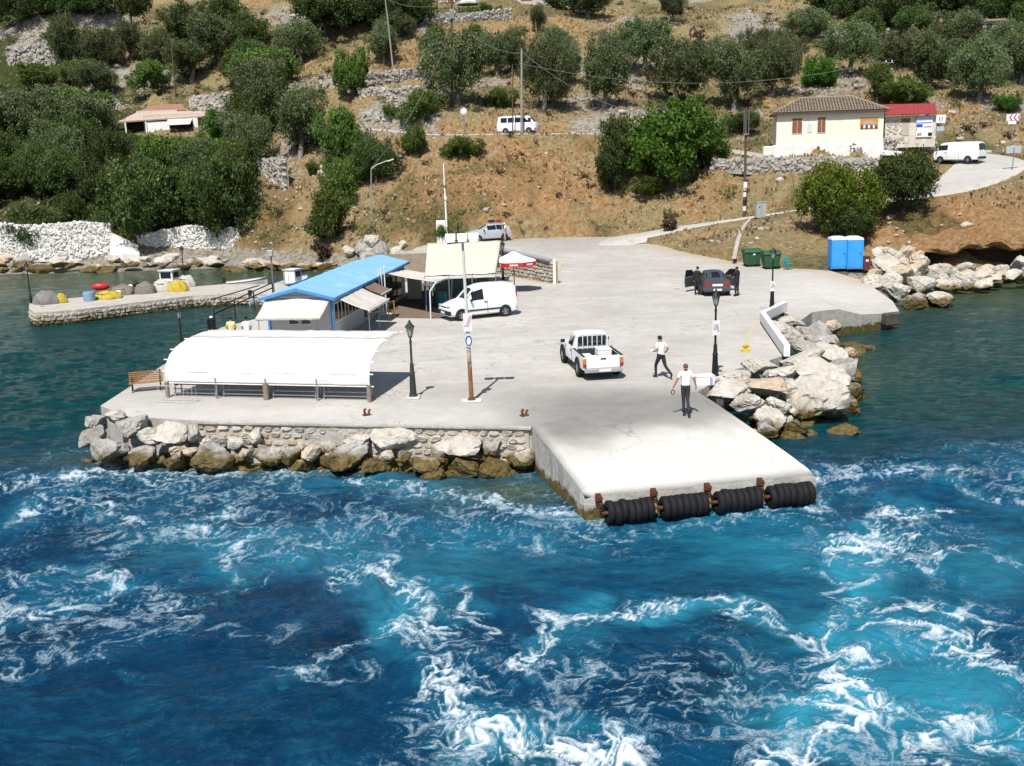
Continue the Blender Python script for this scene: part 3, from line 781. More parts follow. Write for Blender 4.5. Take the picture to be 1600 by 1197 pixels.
for u, v, w, h, k, lab in [
    (203,664,58,40,'g','tall grey boulder at the outermost corner of the quay below the bench'),
    (238,680,46,30,'p','pale boulder beside the tall grey corner boulder below the bench'),
    (168,708,78,48,'g','weed-covered brown boulder farthest out in the water off the bench corner'),
    (215,712,60,36,'g','low weedy rock at the waterline below the tall corner boulder'),
    (152,660,42,34,'g','grey boulder against the left end of the quay slab'),(140,684,50,38,'g','brown boulder below the left end of the quay slab'),(178,650,34,24,'p','small pale boulder under the left tip of the quay'),
    (150,690,34,26,'g','small dark rock at the extreme tip of the quay'),
    (266,680,62,42,'p','broken pale boulder with rubble face below the bike rack'),
    (300,680,28,34,'g','narrow upright grey boulder in front of the shelter corner'),
    (330,708,84,50,'g','big rounded grey boulder with white scars at the waterline below the shelter'),
    (276,718,40,32,'g','mossy yellow-brown boulder left of the big rounded grey one'),
    (365,692,34,26,'p','pale stone just above the big rounded grey boulder'),
    (386,711,24,22,'o','small tan boulder wedged right of the big rounded grey boulder'),
    (396,684,26,30,'p','small upright pale block under the shelter hollow'),
    (419,709,52,32,'g','grey boulder with green weedy foot below the shelter'),
    (457,708,44,34,'g','brown weedy boulder below the wooden shelter post'),
    (488,708,34,26,'o','rusty tan boulder at the waterline mid way along the shelter'),
    (532,712,96,40,'g','long brown weed-covered boulder below the right end of the shelter'),
    (560,690,50,24,'p','flat pale slab above the long brown boulder'),
    (618,684,76,52,'p','large pale wedge-shaped boulder leaning on the quay wall'),
    (604,716,34,24,'p','small cream boulder under the large pale wedge'),
    (628,712,28,24,'g','small grey boulder tucked under the large pale wedge'),
    (580,728,46,30,'g','dark weedy rock at the waterline below the large pale wedge'),
    (664,724,66,32,'p','broad light grey boulder at the waterline right of the large wedge'),
    (675,743,44,28,'g','low boulder lapped by foam in front of the broad light grey one'),
    (716,696,92,42,'p','long pale layered slab lying along the quay wall'),
    (738,708,60,20,'g','split grey layer under the long pale slab'),
    (770,700,42,46,'g','tilted grey block standing right of the long layered slab'),
    (792,688,36,44,'p','pale boulder against the wall beside the tilted block'),
    (811,718,50,40,'p','rounded pale boulder tucked against the side of the ferry ramp'),
    (728,728,56,34,'g','brown-footed boulder below the long layered slab'),
    (774,738,62,42,'g','big weedy brown boulder left of the ferry ramp'),
    (690,706,34,26,'g','small grey boulder left of the long layered slab')]:
    boulder(u, v, w, h, zf(v), k, lab, G1)
FILL1 = []
for i in range(46):
    u = _rb.uniform(165, 815); v = _rb.uniform(690, 735)+(8 if u > 560 else -4)+(u-500)*.008
    s = _rb.uniform(16, 34)
    FILL1 += [boulder(u, v, s*1.25, s*.85, zf(v)-.12, _rb.choice('pggo'), 'small filler stone', G1)]
number_row(FILL1, '%s small filler stone from the left between the boulders below the quay')
AWASH = []
for i in range(26):                                  # apron under water and at its edge
    u = 150+i*26.5+_rb.uniform(-8, 8); v = 722+(u-150)*.03+_rb.uniform(-6, 8)
    AWASH.append(boulder(u, v, _rb.uniform(40, 66), _rb.uniform(24, 36), -.12, 'g', 'low weedy stone', G1))
number_row(AWASH, '%s weedy stone from the left awash at the foot of the quay boulders')
G2 = 'boulders along the sheltered side of the square'
for u, v, w, h, z, k, lab in [
    (1270,617,100,66,1.05,'p','largest pale boulder overhanging the water beside the white parapet'),
    (1280,588,86,50,1.35,'p','broad pale boulder behind the largest overhanging one'),
    (1326,580,46,66,1.0,'g','jagged grey pinnacle boulder nearest the open water'),
    (1334,612,42,44,.45,'g','weedy grey rock below the jagged pinnacle'),
    (1194,604,70,44,1.45,'o','boulder with orange stained face beside the square corner'),
    (1166,632,60,36,1.2,'p','smooth pale boulder lying along the top of the ferry ramp'),
    (1136,612,84,30,1.45,'p','flat cracked slab beside the lamp post and the ramp'),
    (1208,656,50,46,.8,'p','cream boulder on the edge of the ramp above the water'),
    (1241,668,40,40,.45,'g','grey boulder below the cream one beside the ramp'),
    (1216,634,42,34,1.1,'p','pale boulder between the orange one and the largest one'),
    (1328,636,32,44,.35,'g','narrow grey rock right of the largest boulder'),
    (1316,678,54,28,.1,'g','yellow-green weedy rock awash right of the ramp'),
    (1268,682,54,24,.08,'g','low mossy rock awash below the largest boulder'),
    (1300,650,44,30,.1,'g','dark wet rock in the shade of the largest boulder'),
    (1250,566,80,38,1.5,'p','long pale boulder at the near end of the white parapet'),
    (1266,545,66,30,1.45,'g','flat grey boulder beside the middle of the white parapet'),
    (1232,522,62,30,1.5,'p','whitish boulder against the white parapet'),
    (1272,528,64,30,1.2,'g','grey sloping boulder seaward of the parapet'),
    (1238,504,44,20,1.5,'p','small pale boulder near the far end of the parapet'),
    (1292,556,56,38,1.1,'p','pale boulder with flat top facing the cove'),
    (1282,515,36,26,1.0,'g','boulder at the inner corner by the concrete landing'),
    (1300,512,28,24,.7,'o','tan boulder wedged under the concrete landing'),
    (1288,535,48,34,.8,'g','dark boulder at the water of the little cove'),
    (1148,588,66,26,1.6,'p','low white boulder behind the foam box'),
    (1186,574,58,26,1.6,'p','flat white boulder on the edge of the square'),
    (1222,584,58,36,1.5,'p','pale boulder in the middle of the heap'),
    (1310,590,50,40,.8,'p','pale boulder left of the jagged pinnacle'),
    (1236,610,40,36,1.2,'p','small pale boulder left of the largest one')]:
    boulder(u, v, w, h, z-.12, k, lab, G2, depth=1.2)
FILL2 = []
for i in range(30):
    t = _rb.random(); u = 1190+t*140+_rb.uniform(-20, 20); v = 660-t*90+_rb.uniform(-22, 30)
    s = _rb.uniform(18, 34); FILL2.append(boulder(u, v, s*1.2, s*.9, _rb.uniform(.1, .7), _rb.choice('pggo'), 'small filler stone', G2))
number_row(FILL2, '%s small filler stone from the left in the heap between ramp and parapet')
AWASH = []
for i in range(26):
    t = i/25; u = 1235+t*95+_rb.uniform(-12, 12); v = 690-t*150+_rb.uniform(-8, 8)
    AWASH.append(boulder(u, v, _rb.uniform(34, 56), _rb.uniform(20, 32), -.1, 'g', 'low weedy stone', G2))
number_row(AWASH, '%s weedy stone awash at the foot of the parapet heap counted from the ramp')
SHORE = []
G3 = 'boulders along the far shore beside the landing'
for u, v, w, h, z, k, lab in [
    (1468,470,52,28,.5,'p','rounded white boulder standing alone in the shallows of the right cove'),
    (1445,470,40,24,.5,'p','flat pale boulder beside the lone rounded one in the cove'),
    (1425,472,34,26,.6,'g','grey boulder right of the concrete landing tip'),
    (1400,455,44,34,1.2,'p','big white boulder at the head of the landing'),
    (1370,440,44,26,1.6,'p','white boulder on the edge of the square beside the toilets'),
    (1358,438,30,20,1.6,'p','small white boulder nearest the brown bin'),
    (1395,400,36,30,2.4,'p','white boulder on top of the tall heap'),
    (1418,398,34,30,2.2,'o','pinkish boulder on the tall heap'),
    (1385,415,40,30,2.0,'p','white boulder low in the tall heap'),
    (1430,425,44,32,1.5,'p','broad pale boulder at the right foot of the tall heap'),
    (1410,430,40,30,1.5,'o','tan boulder in the middle of the tall heap'),
    (1440,445,50,34,1.0,'p','pale boulder on the shore right of the tall heap'),
    (1465,425,44,28,1.1,'p','pale boulder at the start of the shore line'),
    (1490,432,44,28,.9,'g','grey shore boulder below the eroded bank'),
    (1520,430,44,26,.9,'p','pale shore boulder below the dark undercut'),
    (1545,438,40,24,.6,'g','grey shore boulder at the water below the undercut'),
    (1570,425,44,26,.9,'p','pale shore boulder near the end of the undercut'),
    (1595,432,40,24,.6,'p','last pale shore boulder at the picture edge')]:
    boulder(u, v, w, h, z-.15, k, lab, G3)
for i in range(44):
    t = _rb.random(); u = 1370+t*250; v = 448-t*26+_rb.uniform(-16, 16); s = _rb.uniform(14, 28)
    SHORE.append(boulder(u, v, s*1.3, s*.9, max(.15, 1.5-(v-412)/36), _rb.choice('ppgo'), 'small shore stone', G3))
number_row(SHORE, '%s small shore stone from the left below the eroded bank')
SHORE = []
for i in range(14):
    u = _rb.uniform(1360, 1440); v = _rb.uniform(392, 440); s = _rb.uniform(16, 26)
    SHORE.append(boulder(u, v, s*1.2, s, 2.3-(v-392)/45, _rb.choice('ppo'), 'small white stone', G3))
number_row(SHORE, '%s small white stone from the left in the tall heap beside the toilets')
SHORE = []
G4 = 'rocks along the far left shore'
for i in range(52):
    u = -10+i*10.6+_rb.uniform(-8, 8); v = _rb.uniform(404, 424); s = _rb.uniform(10, 24)
    SHORE.append(boulder(u, v, s*1.6, s*.7, max(.05, .9-(v-402)/24), _rb.choice('ppgo'), 'low shore rock', G4))
number_row(SHORE, '%s low rock from the left along the shore below the whitewashed walls')
BEH = []
for u, v, w, h in [(565,385,34,34),(585,378,30,36),(573,395,40,26),(600,390,34,30),(640,400,40,34),(655,408,26,22),(620,395,22,20),(548,392,26,20),(630,382,14,14)]:
    p = T(u, v+h*.4); BEH.append(boulder(u, v, w, h, 0, 'g' if w > 30 else 'p', 'rock', 'rocks behind the blue roof', p=p+Vector((0, 0, h*.3*mpp(p.y)))))
number_row(BEH, '%s limestone rock from the left on the bank behind the blue roof')

def stone_mesh(seed):
    rng = random.Random(seed); n = 6; mb = MB(); r0 = []; r1 = []
    for k in range(n):
        a = 2*PI*(k+.5)/n+rng.uniform(-.18, .18); c, s = math.cos(a), math.sin(a); f = 1/max(abs(c), abs(s))*rng.uniform(.86, 1.0)
        r0.append((.5*c*f, .45, .5*s*f)); g = rng.uniform(.68, .84); r1.append((.5*c*f*g, -.5+rng.uniform(0, .22), .5*s*f*g))
    return mb.loft([r0, r1]).mesh('stone', None, 25)
def stone_set(mats):
    out = []
    for i, m in enumerate(mats):
        for s in range(4):
            me = stone_mesh(i*31+s*7+3); me.materials.append(m); out.append(me)
    return out
ST_QUAY = stone_set([waterline_material('masonry_pale', (.60,.54,.46), (.44,.38,.31), 2.2, .2, .4), waterline_material('masonry_tan', (.55,.46,.35), (.38,.31,.23), 2.2, .2, .4)])
def stone_face(parent, a, b, z0, z1, size, depth, meshes, rng, joined=None, maxn=290, jit=.18):
    """courses of stones on the vertical face from a to b (xy); z0/z1 numbers or pairs for the two ends. joined: material -> one mesh"""
    a = Vector(a[:2]); b = Vector(b[:2]); L = (b-a).length; d = (b-a)/L; rz = math.atan2(d.y, d.x)
    z0 = z0 if isinstance(z0, tuple) else (z0, z0); z1 = z1 if isinstance(z1, tuple) else (z1, z1)
    n = 0; hmax = max(z1[0]-z0[0], z1[1]-z0[1]); rows = max(1, round(hmax/size/.82)); mb = MB()
    if joined is not None:                                   # far walls: rubble of mixed sizes, no courses
        for _ in range(int(L*hmax/size**2*2.1)):
            t = rng.random(); lo = z0[0]*(1-t)+z0[1]*t; hi = z1[0]*(1-t)+z1[1]*t; z = lo+(hi-lo)*rng.random(); c = a+d*(t*L); w = size*rng.uniform(.45, 1.45)
            me = rng.choice(meshes); M = Matrix.Translation((c.x, c.y, min(z, hi-w*.15+rng.uniform(-.05, .15)))) @ Matrix.Rotation(rz, 4, 'Z') @ Matrix.Rotation(rng.uniform(-1.2, 1.2), 4, 'Y') @ Matrix.Rotation(rng.uniform(-.35, .35), 4, 'X') @ Matrix.Diagonal((w*1.15, depth*rng.uniform(.6, 1.5), w*rng.uniform(.6, .95), 1))
            mb.xf(M).add([v.co for v in me.vertices], [tuple(p.vertices) for p in me.polygons])
        rows = 0
    for r in range(rows):
        x = rng.uniform(-.4, 0)*size
        while x < L:
            w = size*rng.uniform(.75, 1.6); t = min(max((x+w/2)/L, 0), 1)
            lo = z0[0]*(1-t)+z0[1]*t; hi = z1[0]*(1-t)+z1[1]*t; hh = (hi-lo)/rows
            c = a+d*min(max(x+w/2, w*.4), L-w*.4); z = lo+hh*(r+.5)+rng.uniform(-.12, .12)*hh
            if hh > size*.35:
                sc = (w*.97, depth*rng.uniform(.7, 1.35), min(hh*1.02, size*1.1)*rng.uniform(.85, 1.05))
                if joined is None:
                    if n < maxn:
                        o = obj('stone', rng.choice(meshes), parent); o.location = (c.x, c.y, z)
                        o.rotation_euler = (rng.uniform(-.1, .1), rng.uniform(-jit, jit), rz); o.scale = sc
                else:
                    me = rng.choice(meshes); M = Matrix.Translation((c.x, c.y, z)) @ Matrix.Rotation(rz, 4, 'Z') @ Matrix.Rotation(rng.uniform(-jit, jit), 4, 'Y') @ Matrix.Diagonal((*sc, 1))
                    mb.xf(M).add([v.co for v in me.vertices], [tuple(p.vertices) for p in me.polygons])
                n += 1
            x += w
    if joined is not None and mb.v:
        mb.M = None; o = mb.build('stones', joined, parent); o['kind'] = 'stuff'
    return n
def wall_core(parent, a, b, z0, z1, th, m, name='core'):
    """solid body of a wall behind its facing stones"""
    a = Vector(a[:2]); b = Vector(b[:2]); d = (b-a).normalized(); nr = Vector((-d.y, d.x))
    z0 = z0 if isinstance(z0, tuple) else (z0, z0); z1 = z1 if isinstance(z1, tuple) else (z1, z1)
    p = [(a.x, a.y), (b.x, b.y), (b.x+nr.x*th, b.y+nr.y*th), (a.x+nr.x*th, a.y+nr.y*th)]
    mb = MB(); zl = [z0[0], z0[1], z0[1], z0[0]]; zh = [z1[0], z1[1], z1[1], z1[0]]
    mb.add([(q[0], q[1], zl[i]) for i, q in enumerate(p)]+[(q[0], q[1], zh[i]) for i, q in enumerate(p)],
           [(3, 2, 1, 0), (4, 5, 6, 7), (0, 1, 5, 4), (1, 2, 6, 5), (2, 3, 7, 6), (3, 0, 4, 7)])
    return mb.build(name, m, parent)
_rw = random.Random(5)
# masonry on the front of the quay
qa, qb = W(310,657,QZ), W(831,666,QZ)
qw = thing('quay_wall', 'rough stone masonry facing below the front edge of the quay', 'wall')
_d = (qb-qa).normalized(); off = Vector((_d.y, -_d.x, 0))*.03
stone_face(qw, qa+off, qb+off-_d*.2, .18, QZ-.10, .33, .24, ST_QUAY, _rw)
MORT = mat('lime_mortar', (.50,.47,.42), (.36,.33,.29), 3, .95, .3, world=True)
wall_core(qw, qa+off*2.2, qb+off*2.2-_d*.1, .0, QZ-.09, .10, MORT, 'mortar_bed')
# kerb of cement over the masonry
mb = MB(); mb.bar(qa+off*3+Vector((0, 0, -.045)), qb+off*3+Vector((0, 0, -.045)), .16, .1); mb.build('coping', M_SIDE, qw, bevel=.02)
# whitewashed walls of the far left shore
WW = [mat('whitewash', (.80,.79,.76), (.58,.56,.52), 1.6, .95, .3, world=True, c3=(.40,.37,.33))]
ST_WW = stone_set(WW+[mat('whitewash_worn', (.70,.68,.64), (.46,.43,.39), 1.8, .95, .3, world=True)])
ST_GREY = stone_set([mat('terrace_stone', (.50,.47,.42), (.30,.28,.25), 1.5, .95, .3, world=True), mat('terrace_stone_tan', (.52,.45,.36), (.35,.29,.22), 1.5, .95, .3, world=True)])
def far_wall(name, label, pts, size, meshes, core, depth=.3, th=.5, down=.5, hug=True):
    """pts: list of (u, v_top, v_base, distance)"""
    t = thing(name, label, 'wall')
    for (u1, t1, b1, d1), (u2, t2, b2, d2) in zip(pts[:-1], pts[1:]):
        if hug: d1, d2 = T(u1, b1, d1-16).y-.15, T(u2, b2, d2-16).y-.15
        A1, A0_, B1_, B0_ = D(u1, t1, d1), D(u1, b1, d1), D(u2, t2, d2), D(u2, b2, d2)
        za, zb = (A0_.z-down, B0_.z-down), (A1.z, B1_.z)
        wall_core(t, A1, B1_, za, zb, th, core)
        stone_face(t, A1, B1_, (A0_.z-.1, B0_.z-.1), zb, size, depth, meshes, _rw, joined=meshes[0].materials[0])
    return t
far_wall('stone_wall', 'whitewashed rubble retaining wall above the left shore, left of the steps', [(-90,352,402,110),(0,350,401,110.5),(60,352,402,110),(120,346,400,110),(172,349,399,110.2)], .36, ST_WW, WW[0], hug=False)
far_wall('stone_wall', 'whitewashed rubble retaining wall under the big trees right of the steps', [(214,368,391,111),(290,352,388,111),(372,356,386,111.3)], .36, ST_WW, WW[0], hug=False)
sw = thing('boat_steps', 'sloping whitewashed ramp between the two shore walls', 'steps')
mb = MB(); a_, b_, c_, d_ = D(173,372,110), D(216,390,110), D(218,396,108), D(172,398,108.4)
mb.add([a_, b_, c_, d_]+[p-Vector((0, 0, 1.5)) for p in (a_, b_, c_, d_)], [(0, 1, 2, 3), (0, 4, 5, 1), (1, 5, 6, 2), (2, 6, 7, 3), (3, 7, 4, 0)]); mb.build('ramp_slab', WW[0], sw)
mb = MB(); mb.bar(a_+Vector((-.1, .2, .25)), b_+Vector((-.1, .2, .1)), .3, .7); mb.build('side_wall', WW[0], sw)
TER = mat('terrace_core', (.40,.37,.33), (.25,.23,.2), 1.2, .95, .3, world=True)
far_wall('stone_wall', 'upper pale stone terrace wall on the slope left of the big olive', [(500,127,141,143),(575,113,128,143),(620,111,129,142),(663,104,122,142)], .5, ST_GREY, TER, .35)
far_wall('stone_wall', 'middle pale stone terrace wall below the upper one', [(560,138,152,136),(610,138,155,135),(664,134,150,135)], .5, ST_GREY, TER, .35)
far_wall('stone_wall', 'sloping pale stone wall climbing from the upper road', [(566,178,194,124),(600,172,193,124.5),(640,152,172,127),(664,150,160,129)], .5, ST_GREY, TER, .35)
far_wall('stone_wall', 'pale stone terrace wall behind the tiled hillside house', [(296,152,172,146),(372,143,168,146)], .55, ST_GREY, TER, .35)
far_wall('stone_wall', 'grey dry stone wall high on the left below the hill road', [(10,72,100,173),(100,64,100,173)], .6, ST_GREY, TER, .5)
far_wall('stone_wall', 'low dry stone wall below the yellow house', [(1112,250,262,103),(1200,246,266,102),(1300,245,268,101),(1380,247,266,101)], .42, ST_GREY, TER, .35)
far_wall('stone_wall', 'small stone revetment under the olive trees beside the slope', [(402,248,268,122),(442,246,300,119)], .5, ST_GREY, TER, .35)
far_wall('stone_wall', 'pale parapet wall at the top of the hill beside the parasol', [(660,22,36,182),(720,20,34,182),(800,14,30,184)], .6, ST_GREY, TER, .3)
far_wall('stone_wall', 'grey rubble bank under the red-roofed annex', [(1378,218,236,104.6),(1462,214,232,104.8)], .4, ST_GREY, TER, .3)
# retaining wall beside the red and white parasol
rw = thing('stone_wall', 'grey stone retaining wall behind the red and white parasol', 'wall')
ra, rb2 = W(778,436,QZ), W(864,444,QZ); ra.y += 3.2; ra.x -= .1
stone_face(rw, ra, rb2, QZ-.1, (3.35, 3.05), .36, .22, ST_GREY, _rw)
wall_core(rw, ra+Vector((0, .05, 0)), rb2+Vector((0, .05, 0)), QZ-.3, (3.33, 3.03), .45, MORT)
cp_ = mat('grey_coping', (.36,.35,.34), (.28,.27,.26), 3, .9, .1, world=True)
mb = MB(); mb.bar(Vector((ra.x-4, ra.y+2.2, 3.55)), Vector((ra.x, ra.y+.2, 3.40)), .62, .12); mb.bar(Vector((ra.x, ra.y+.2, 3.40)), Vector((rb2.x, rb2.y+.2, 3.10)), .62, .12); mb.build('coping', cp_, rw)
wp = mat('white_paint', (.80,.79,.77), (.72,.70,.67), 3, .7, .05)
mb = MB(); mb.box((rb2.x+.12, rb2.y+.18, QZ+.8), (.2, .62, 1.75)); mb.build('end_post', wp, rw, bevel=.03)
# white parapet of the cove
pp = thing('parapet', 'low white concrete parapet between the square and the boulders', 'wall')
pts = [W(1224,558,QZ), W(1187,503,QZ), W(1222,486,QZ)]
for i_, (p, q) in enumerate(zip(pts[:-1], pts[1:])):
    mb = MB(); e_ = (q-p).normalized()*(.14 if i_ == 0 else -.0); mb.bar(p+Vector((.15, 0, .27 if i_ == 0 else .268)), q+e_+Vector((.15, 0, .27 if i_ == 0 else .268)), .27, .54); mb.build('section', wp, pp, bevel=.04)
# eroded overhang of the right bank
def ledge():
    n, m = 150, 26; V = []; F = []; att = []
    for i in range(n):
        t = i/(n-1); u = 1418+t*240
        v = 388+5*math.sin(t*9)-5*t+3*math.sin(t*31); dd = 75.9+.5*math.sin(t*5+1)+.3*math.sin(t*17)
        p = D(u, v, dd); g = min(1, 7*t+.12)
        prof = [(2.6, 1.0), (.6, .62), (-.45, .40), (-.95, .10), (-.85, -.16), (-.2, -.24), (1.2, -.20)]
        for j in range(m):
            q = j/(m-1)*(len(prof)-1); k = min(int(q), len(prof)-2); f = q-k
            y = prof[k][0]*(1-f)+prof[k+1][0]*f; z = prof[k][1]*(1-f)+prof[k+1][1]*f
            nx_ = float(fbm(np.array(p.x*.9+z*2), np.array(y*1.3+z*2.2), 5, 4))-.5; n2_ = float(fbm(np.array(p.x*3+z*3), np.array(y*3+z*4), 15, 3))-.5
            V.append((p.x+n2_*.2, p.y+y*g-nx_*1.3*g-n2_*.35, p.z+z*g+nx_*.35+n2_*.18))
    for i in range(n-1):
        for j in range(m-1): a = i*m+j; F.append((a, a+m, a+m+1, a+1))
    k = len(V); me = np_mesh('bank_overhang', V, F, M_HILL, True, {'soil': np.full(k, 1.), 'rock': np.full(k, .2), 'green': np.zeros(k)})
    tag(obj('bank_overhang', me), 'ochre earth overhang of the eroded bank', kind='structure')
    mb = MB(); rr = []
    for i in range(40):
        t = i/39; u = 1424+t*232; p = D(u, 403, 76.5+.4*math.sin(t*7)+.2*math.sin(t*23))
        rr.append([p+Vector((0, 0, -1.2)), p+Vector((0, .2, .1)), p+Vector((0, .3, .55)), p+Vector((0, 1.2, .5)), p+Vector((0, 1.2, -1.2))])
    mb.loft(rr, True).build('bank_recess', mat('undercut_shade_earth', (.06,.035,.02), (.03,.02,.012), 2, .95, .5, world=True))  # near-black colour paints the shade inside the undercut
    tag(bpy.data.objects['bank_recess'], 'earth under the overhang coloured dark as its shade', kind='structure')
ledge()
# concrete landing in front of the cove
lp = thing('concrete_block', 'broken end of the concrete landing with a dark hollow', 'concrete')
p = W(1398,500,.5); mb = MB(); mb.box((p.x-.2, p.y+.1, .55), (.9, .5, .7), rz=.35); mb.build('block', M_DARKGAP, lp, bevel=.08)
# ================================================================== TREES AND SHRUBS
def leaf_material(name, c_dark, c_mid, c_light, var=.34):
    t = NT(name); p = t.objc(); oi = t.n('ObjectInfo')
    g = t.attr('tone')
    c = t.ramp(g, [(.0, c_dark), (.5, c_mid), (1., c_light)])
    hs = t.n('HueSaturation')
    t.l(t.math('ADD', .5-.026, t.math('MULTIPLY', oi.outputs['Random'], .045)), hs.inputs['Hue'])
    t.l(t.math('ADD', 1-var, t.math('MULTIPLY', oi.outputs['Random'], var*1.8)), hs.inputs['Value']); t.l(c, hs.inputs['Color'])
    d = t.n('BsdfDiffuse'); t.l(hs.outputs[0], d.inputs[0]); tr = t.n('BsdfTranslucent'); t.l(hs.outputs[0], tr.inputs[0])
    gl = t.n('BsdfGlossy'); gl.inputs['Roughness'].default_value = .55; gl.inputs['Color'].default_value = (.9, .95, .9, 1)
    m1 = t.n('MixShader'); m1.inputs[0].default_value = .28; t.l(d.outputs[0], m1.inputs[1]); t.l(tr.outputs[0], m1.inputs[2])
    m2 = t.n('MixShader'); m2.inputs[0].default_value = .012; t.l(m1.outputs[0], m2.inputs[1]); t.l(gl.outputs[0], m2.inputs[2])
    t.l(m2.outputs[0], t.out.inputs[0]); return t.m
LEAF = {
 'olive': leaf_material('olive_leaf', (.040,.060,.022), (.115,.150,.058), (.250,.290,.150)),
 'dark': leaf_material('evergreen_leaf', (.026,.046,.013), (.072,.112,.030), (.165,.220,.066)),
 'fig': leaf_material('fig_leaf', (.030,.075,.010), (.070,.150,.020), (.145,.250,.040)),
 'lime': leaf_material('lime_leaf', (.050,.080,.010), (.115,.165,.018), (.210,.270,.040)),
 'mid': leaf_material('shrub_leaf', (.040,.074,.015), (.105,.165,.032), (.210,.280,.070)),
 'dry': leaf_material('dry_shrub', (.05,.035,.022), (.11,.075,.045), (.19,.14,.09)),
}
BARK = mat('bark', (.16,.125,.09), (.07,.055,.04), 6, .95, .6); BARK2 = mat('olive_bark', (.30,.27,.22), (.14,.12,.10), 5, .95, .6)
def crown_mesh(kind, seed, n_clump, n_leaf, leaf, flat=1.0, lobes=7, gap=.35, cone=0.):
    """unit crown: radius 1 in x/y, z 0..1 ; leaf-sized faces in clumps on several lobes"""
    rng = np.random.RandomState(seed)
    L = []
    for i in range(lobes):
        a = rng.uniform(0, 2*PI); r = rng.uniform(.1, .68)*(1 if i else .1); zc = rng.uniform(.30, .74)
        s = rng.uniform(.34, .54)*(1-cone*(zc-.3)); r *= 1-cone*zc
        L.append((r*math.cos(a), r*math.sin(a), zc, s))
    C = []; tone = []
    while len(C) < n_clump:
        lx, ly, lz, s = L[rng.randint(lobes)]
        d = rng.normal(size=3); d /= np.linalg.norm(d); q = s*rng.uniform(.55, 1.08)
        p = np.array([lx+d[0]*q, ly+d[1]*q, lz+d[2]*q*.62])
        if p[2] < .06 or p[2] > 1.03 or np.hypot(p[0], p[1]) > 1.08: continue
        C.append(p); tone.append(rng.uniform(0, 1))
    C = np.array(C); tone = np.array(tone)
    ci = np.repeat(np.arange(n_clump), n_leaf); N = len(ci)
    off = rng.normal(size=(N, 3))*np.array([.062, .062, .046])*flat
    P = C[ci]+off
    d1 = rng.normal(size=(N, 3)); d1[:, 2] *= .7; d1 /= np.linalg.norm(d1, axis=1, keepdims=True)
    d2 = np.cross(d1, rng.normal(size=(N, 3))); d2 /= np.linalg.norm(d2, axis=1, keepdims=True)
    ln = leaf*rng.uniform(.6, 1.4, (N, 1)); wd = ln*rng.uniform(.38, .62, (N, 1))
    V = np.stack([P-d1*ln, P+d2*wd, P+d1*ln, P-d2*wd], 1).reshape(-1, 3)
    F = np.arange(N*4).reshape(-1, 4)
    tn = np.clip(.10+.35*tone[ci]+.40*np.clip(P[:, 2], 0, 1)**1.0*rng.uniform(.4, 1.3, N)+rng.uniform(-.2, .2, N), 0, 1)  # random clump tone, plus lighter leaves higher up to paint sunlit tops
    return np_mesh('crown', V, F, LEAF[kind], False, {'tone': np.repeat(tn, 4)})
def trunk_mesh(seed, bark, style='olive'):
    rng = random.Random(seed); mb = MB()
    h = .46; lean = Vector((rng.uniform(-.12, .12), rng.uniform(-.1, .1), 0))
    top = lean+Vector((0, 0, h))
    r = .085 if style == 'olive' else .055
    mb.tube([(0, 0, -.06), (0, 0, .03), lean*.5+Vector((0, 0, h*.5)), top], [r*1.7, r*1.15, r*.9, r*.72], 8)
    for i in range(6):
        a = i*1.05+rng.uniform(-.3, .3); s = rng.uniform(.35, .62)
        st = lean*rng.uniform(.5, 1)+Vector((0, 0, h*rng.uniform(.62, .98)))
        en = Vector((math.cos(a)*s, math.sin(a)*s, rng.uniform(.58, .86)))
        mid = st.lerp(en, .5)+Vector((0, 0, .05)); mb.tube([st, mid, en], [r*.55, r*.35, r*.12], 6)
        e2 = en+Vector((math.cos(a+.7)*.2, math.sin(a+.7)*.2, .02)); mb.tube([mid, mid.lerp(e2, .6)+Vector((0, 0, .04)), e2], [r*.3, r*.2, r*.08], 5)
    return mb.mesh('trunk', bark, 60)
KIN = {}
for kd, nv, args in [('olive', 6, dict(n_clump=330, n_leaf=58, leaf=.025, lobes=11)), ('dark', 6, dict(n_clump=360, n_leaf=58, leaf=.027, lobes=11)), ('fig', 2, dict(n_clump=320, n_leaf=58, leaf=.029, lobes=12)),
                     ('lime', 2, dict(n_clump=320, n_leaf=60, leaf=.027, lobes=10)), ('mid', 4, dict(n_clump=260, n_leaf=56, leaf=.034, lobes=9)), ('dry', 2, dict(n_clump=60, n_leaf=40, leaf=.06, lobes=5))]:
    KIN[kd] = [crown_mesh(kd, 900+17*i+len(kd)*101, **args) for i in range(nv)]
KIN['cone'] = [crown_mesh('dark', 977, 380, 60, .027, 1.0, 12, cone=.5)]
TRK = {'olive': [trunk_mesh(i, BARK2) for i in range(3)], 'other': [trunk_mesh(10+i, BARK, 'thin') for i in range(3)]}
_rt = random.Random(77)
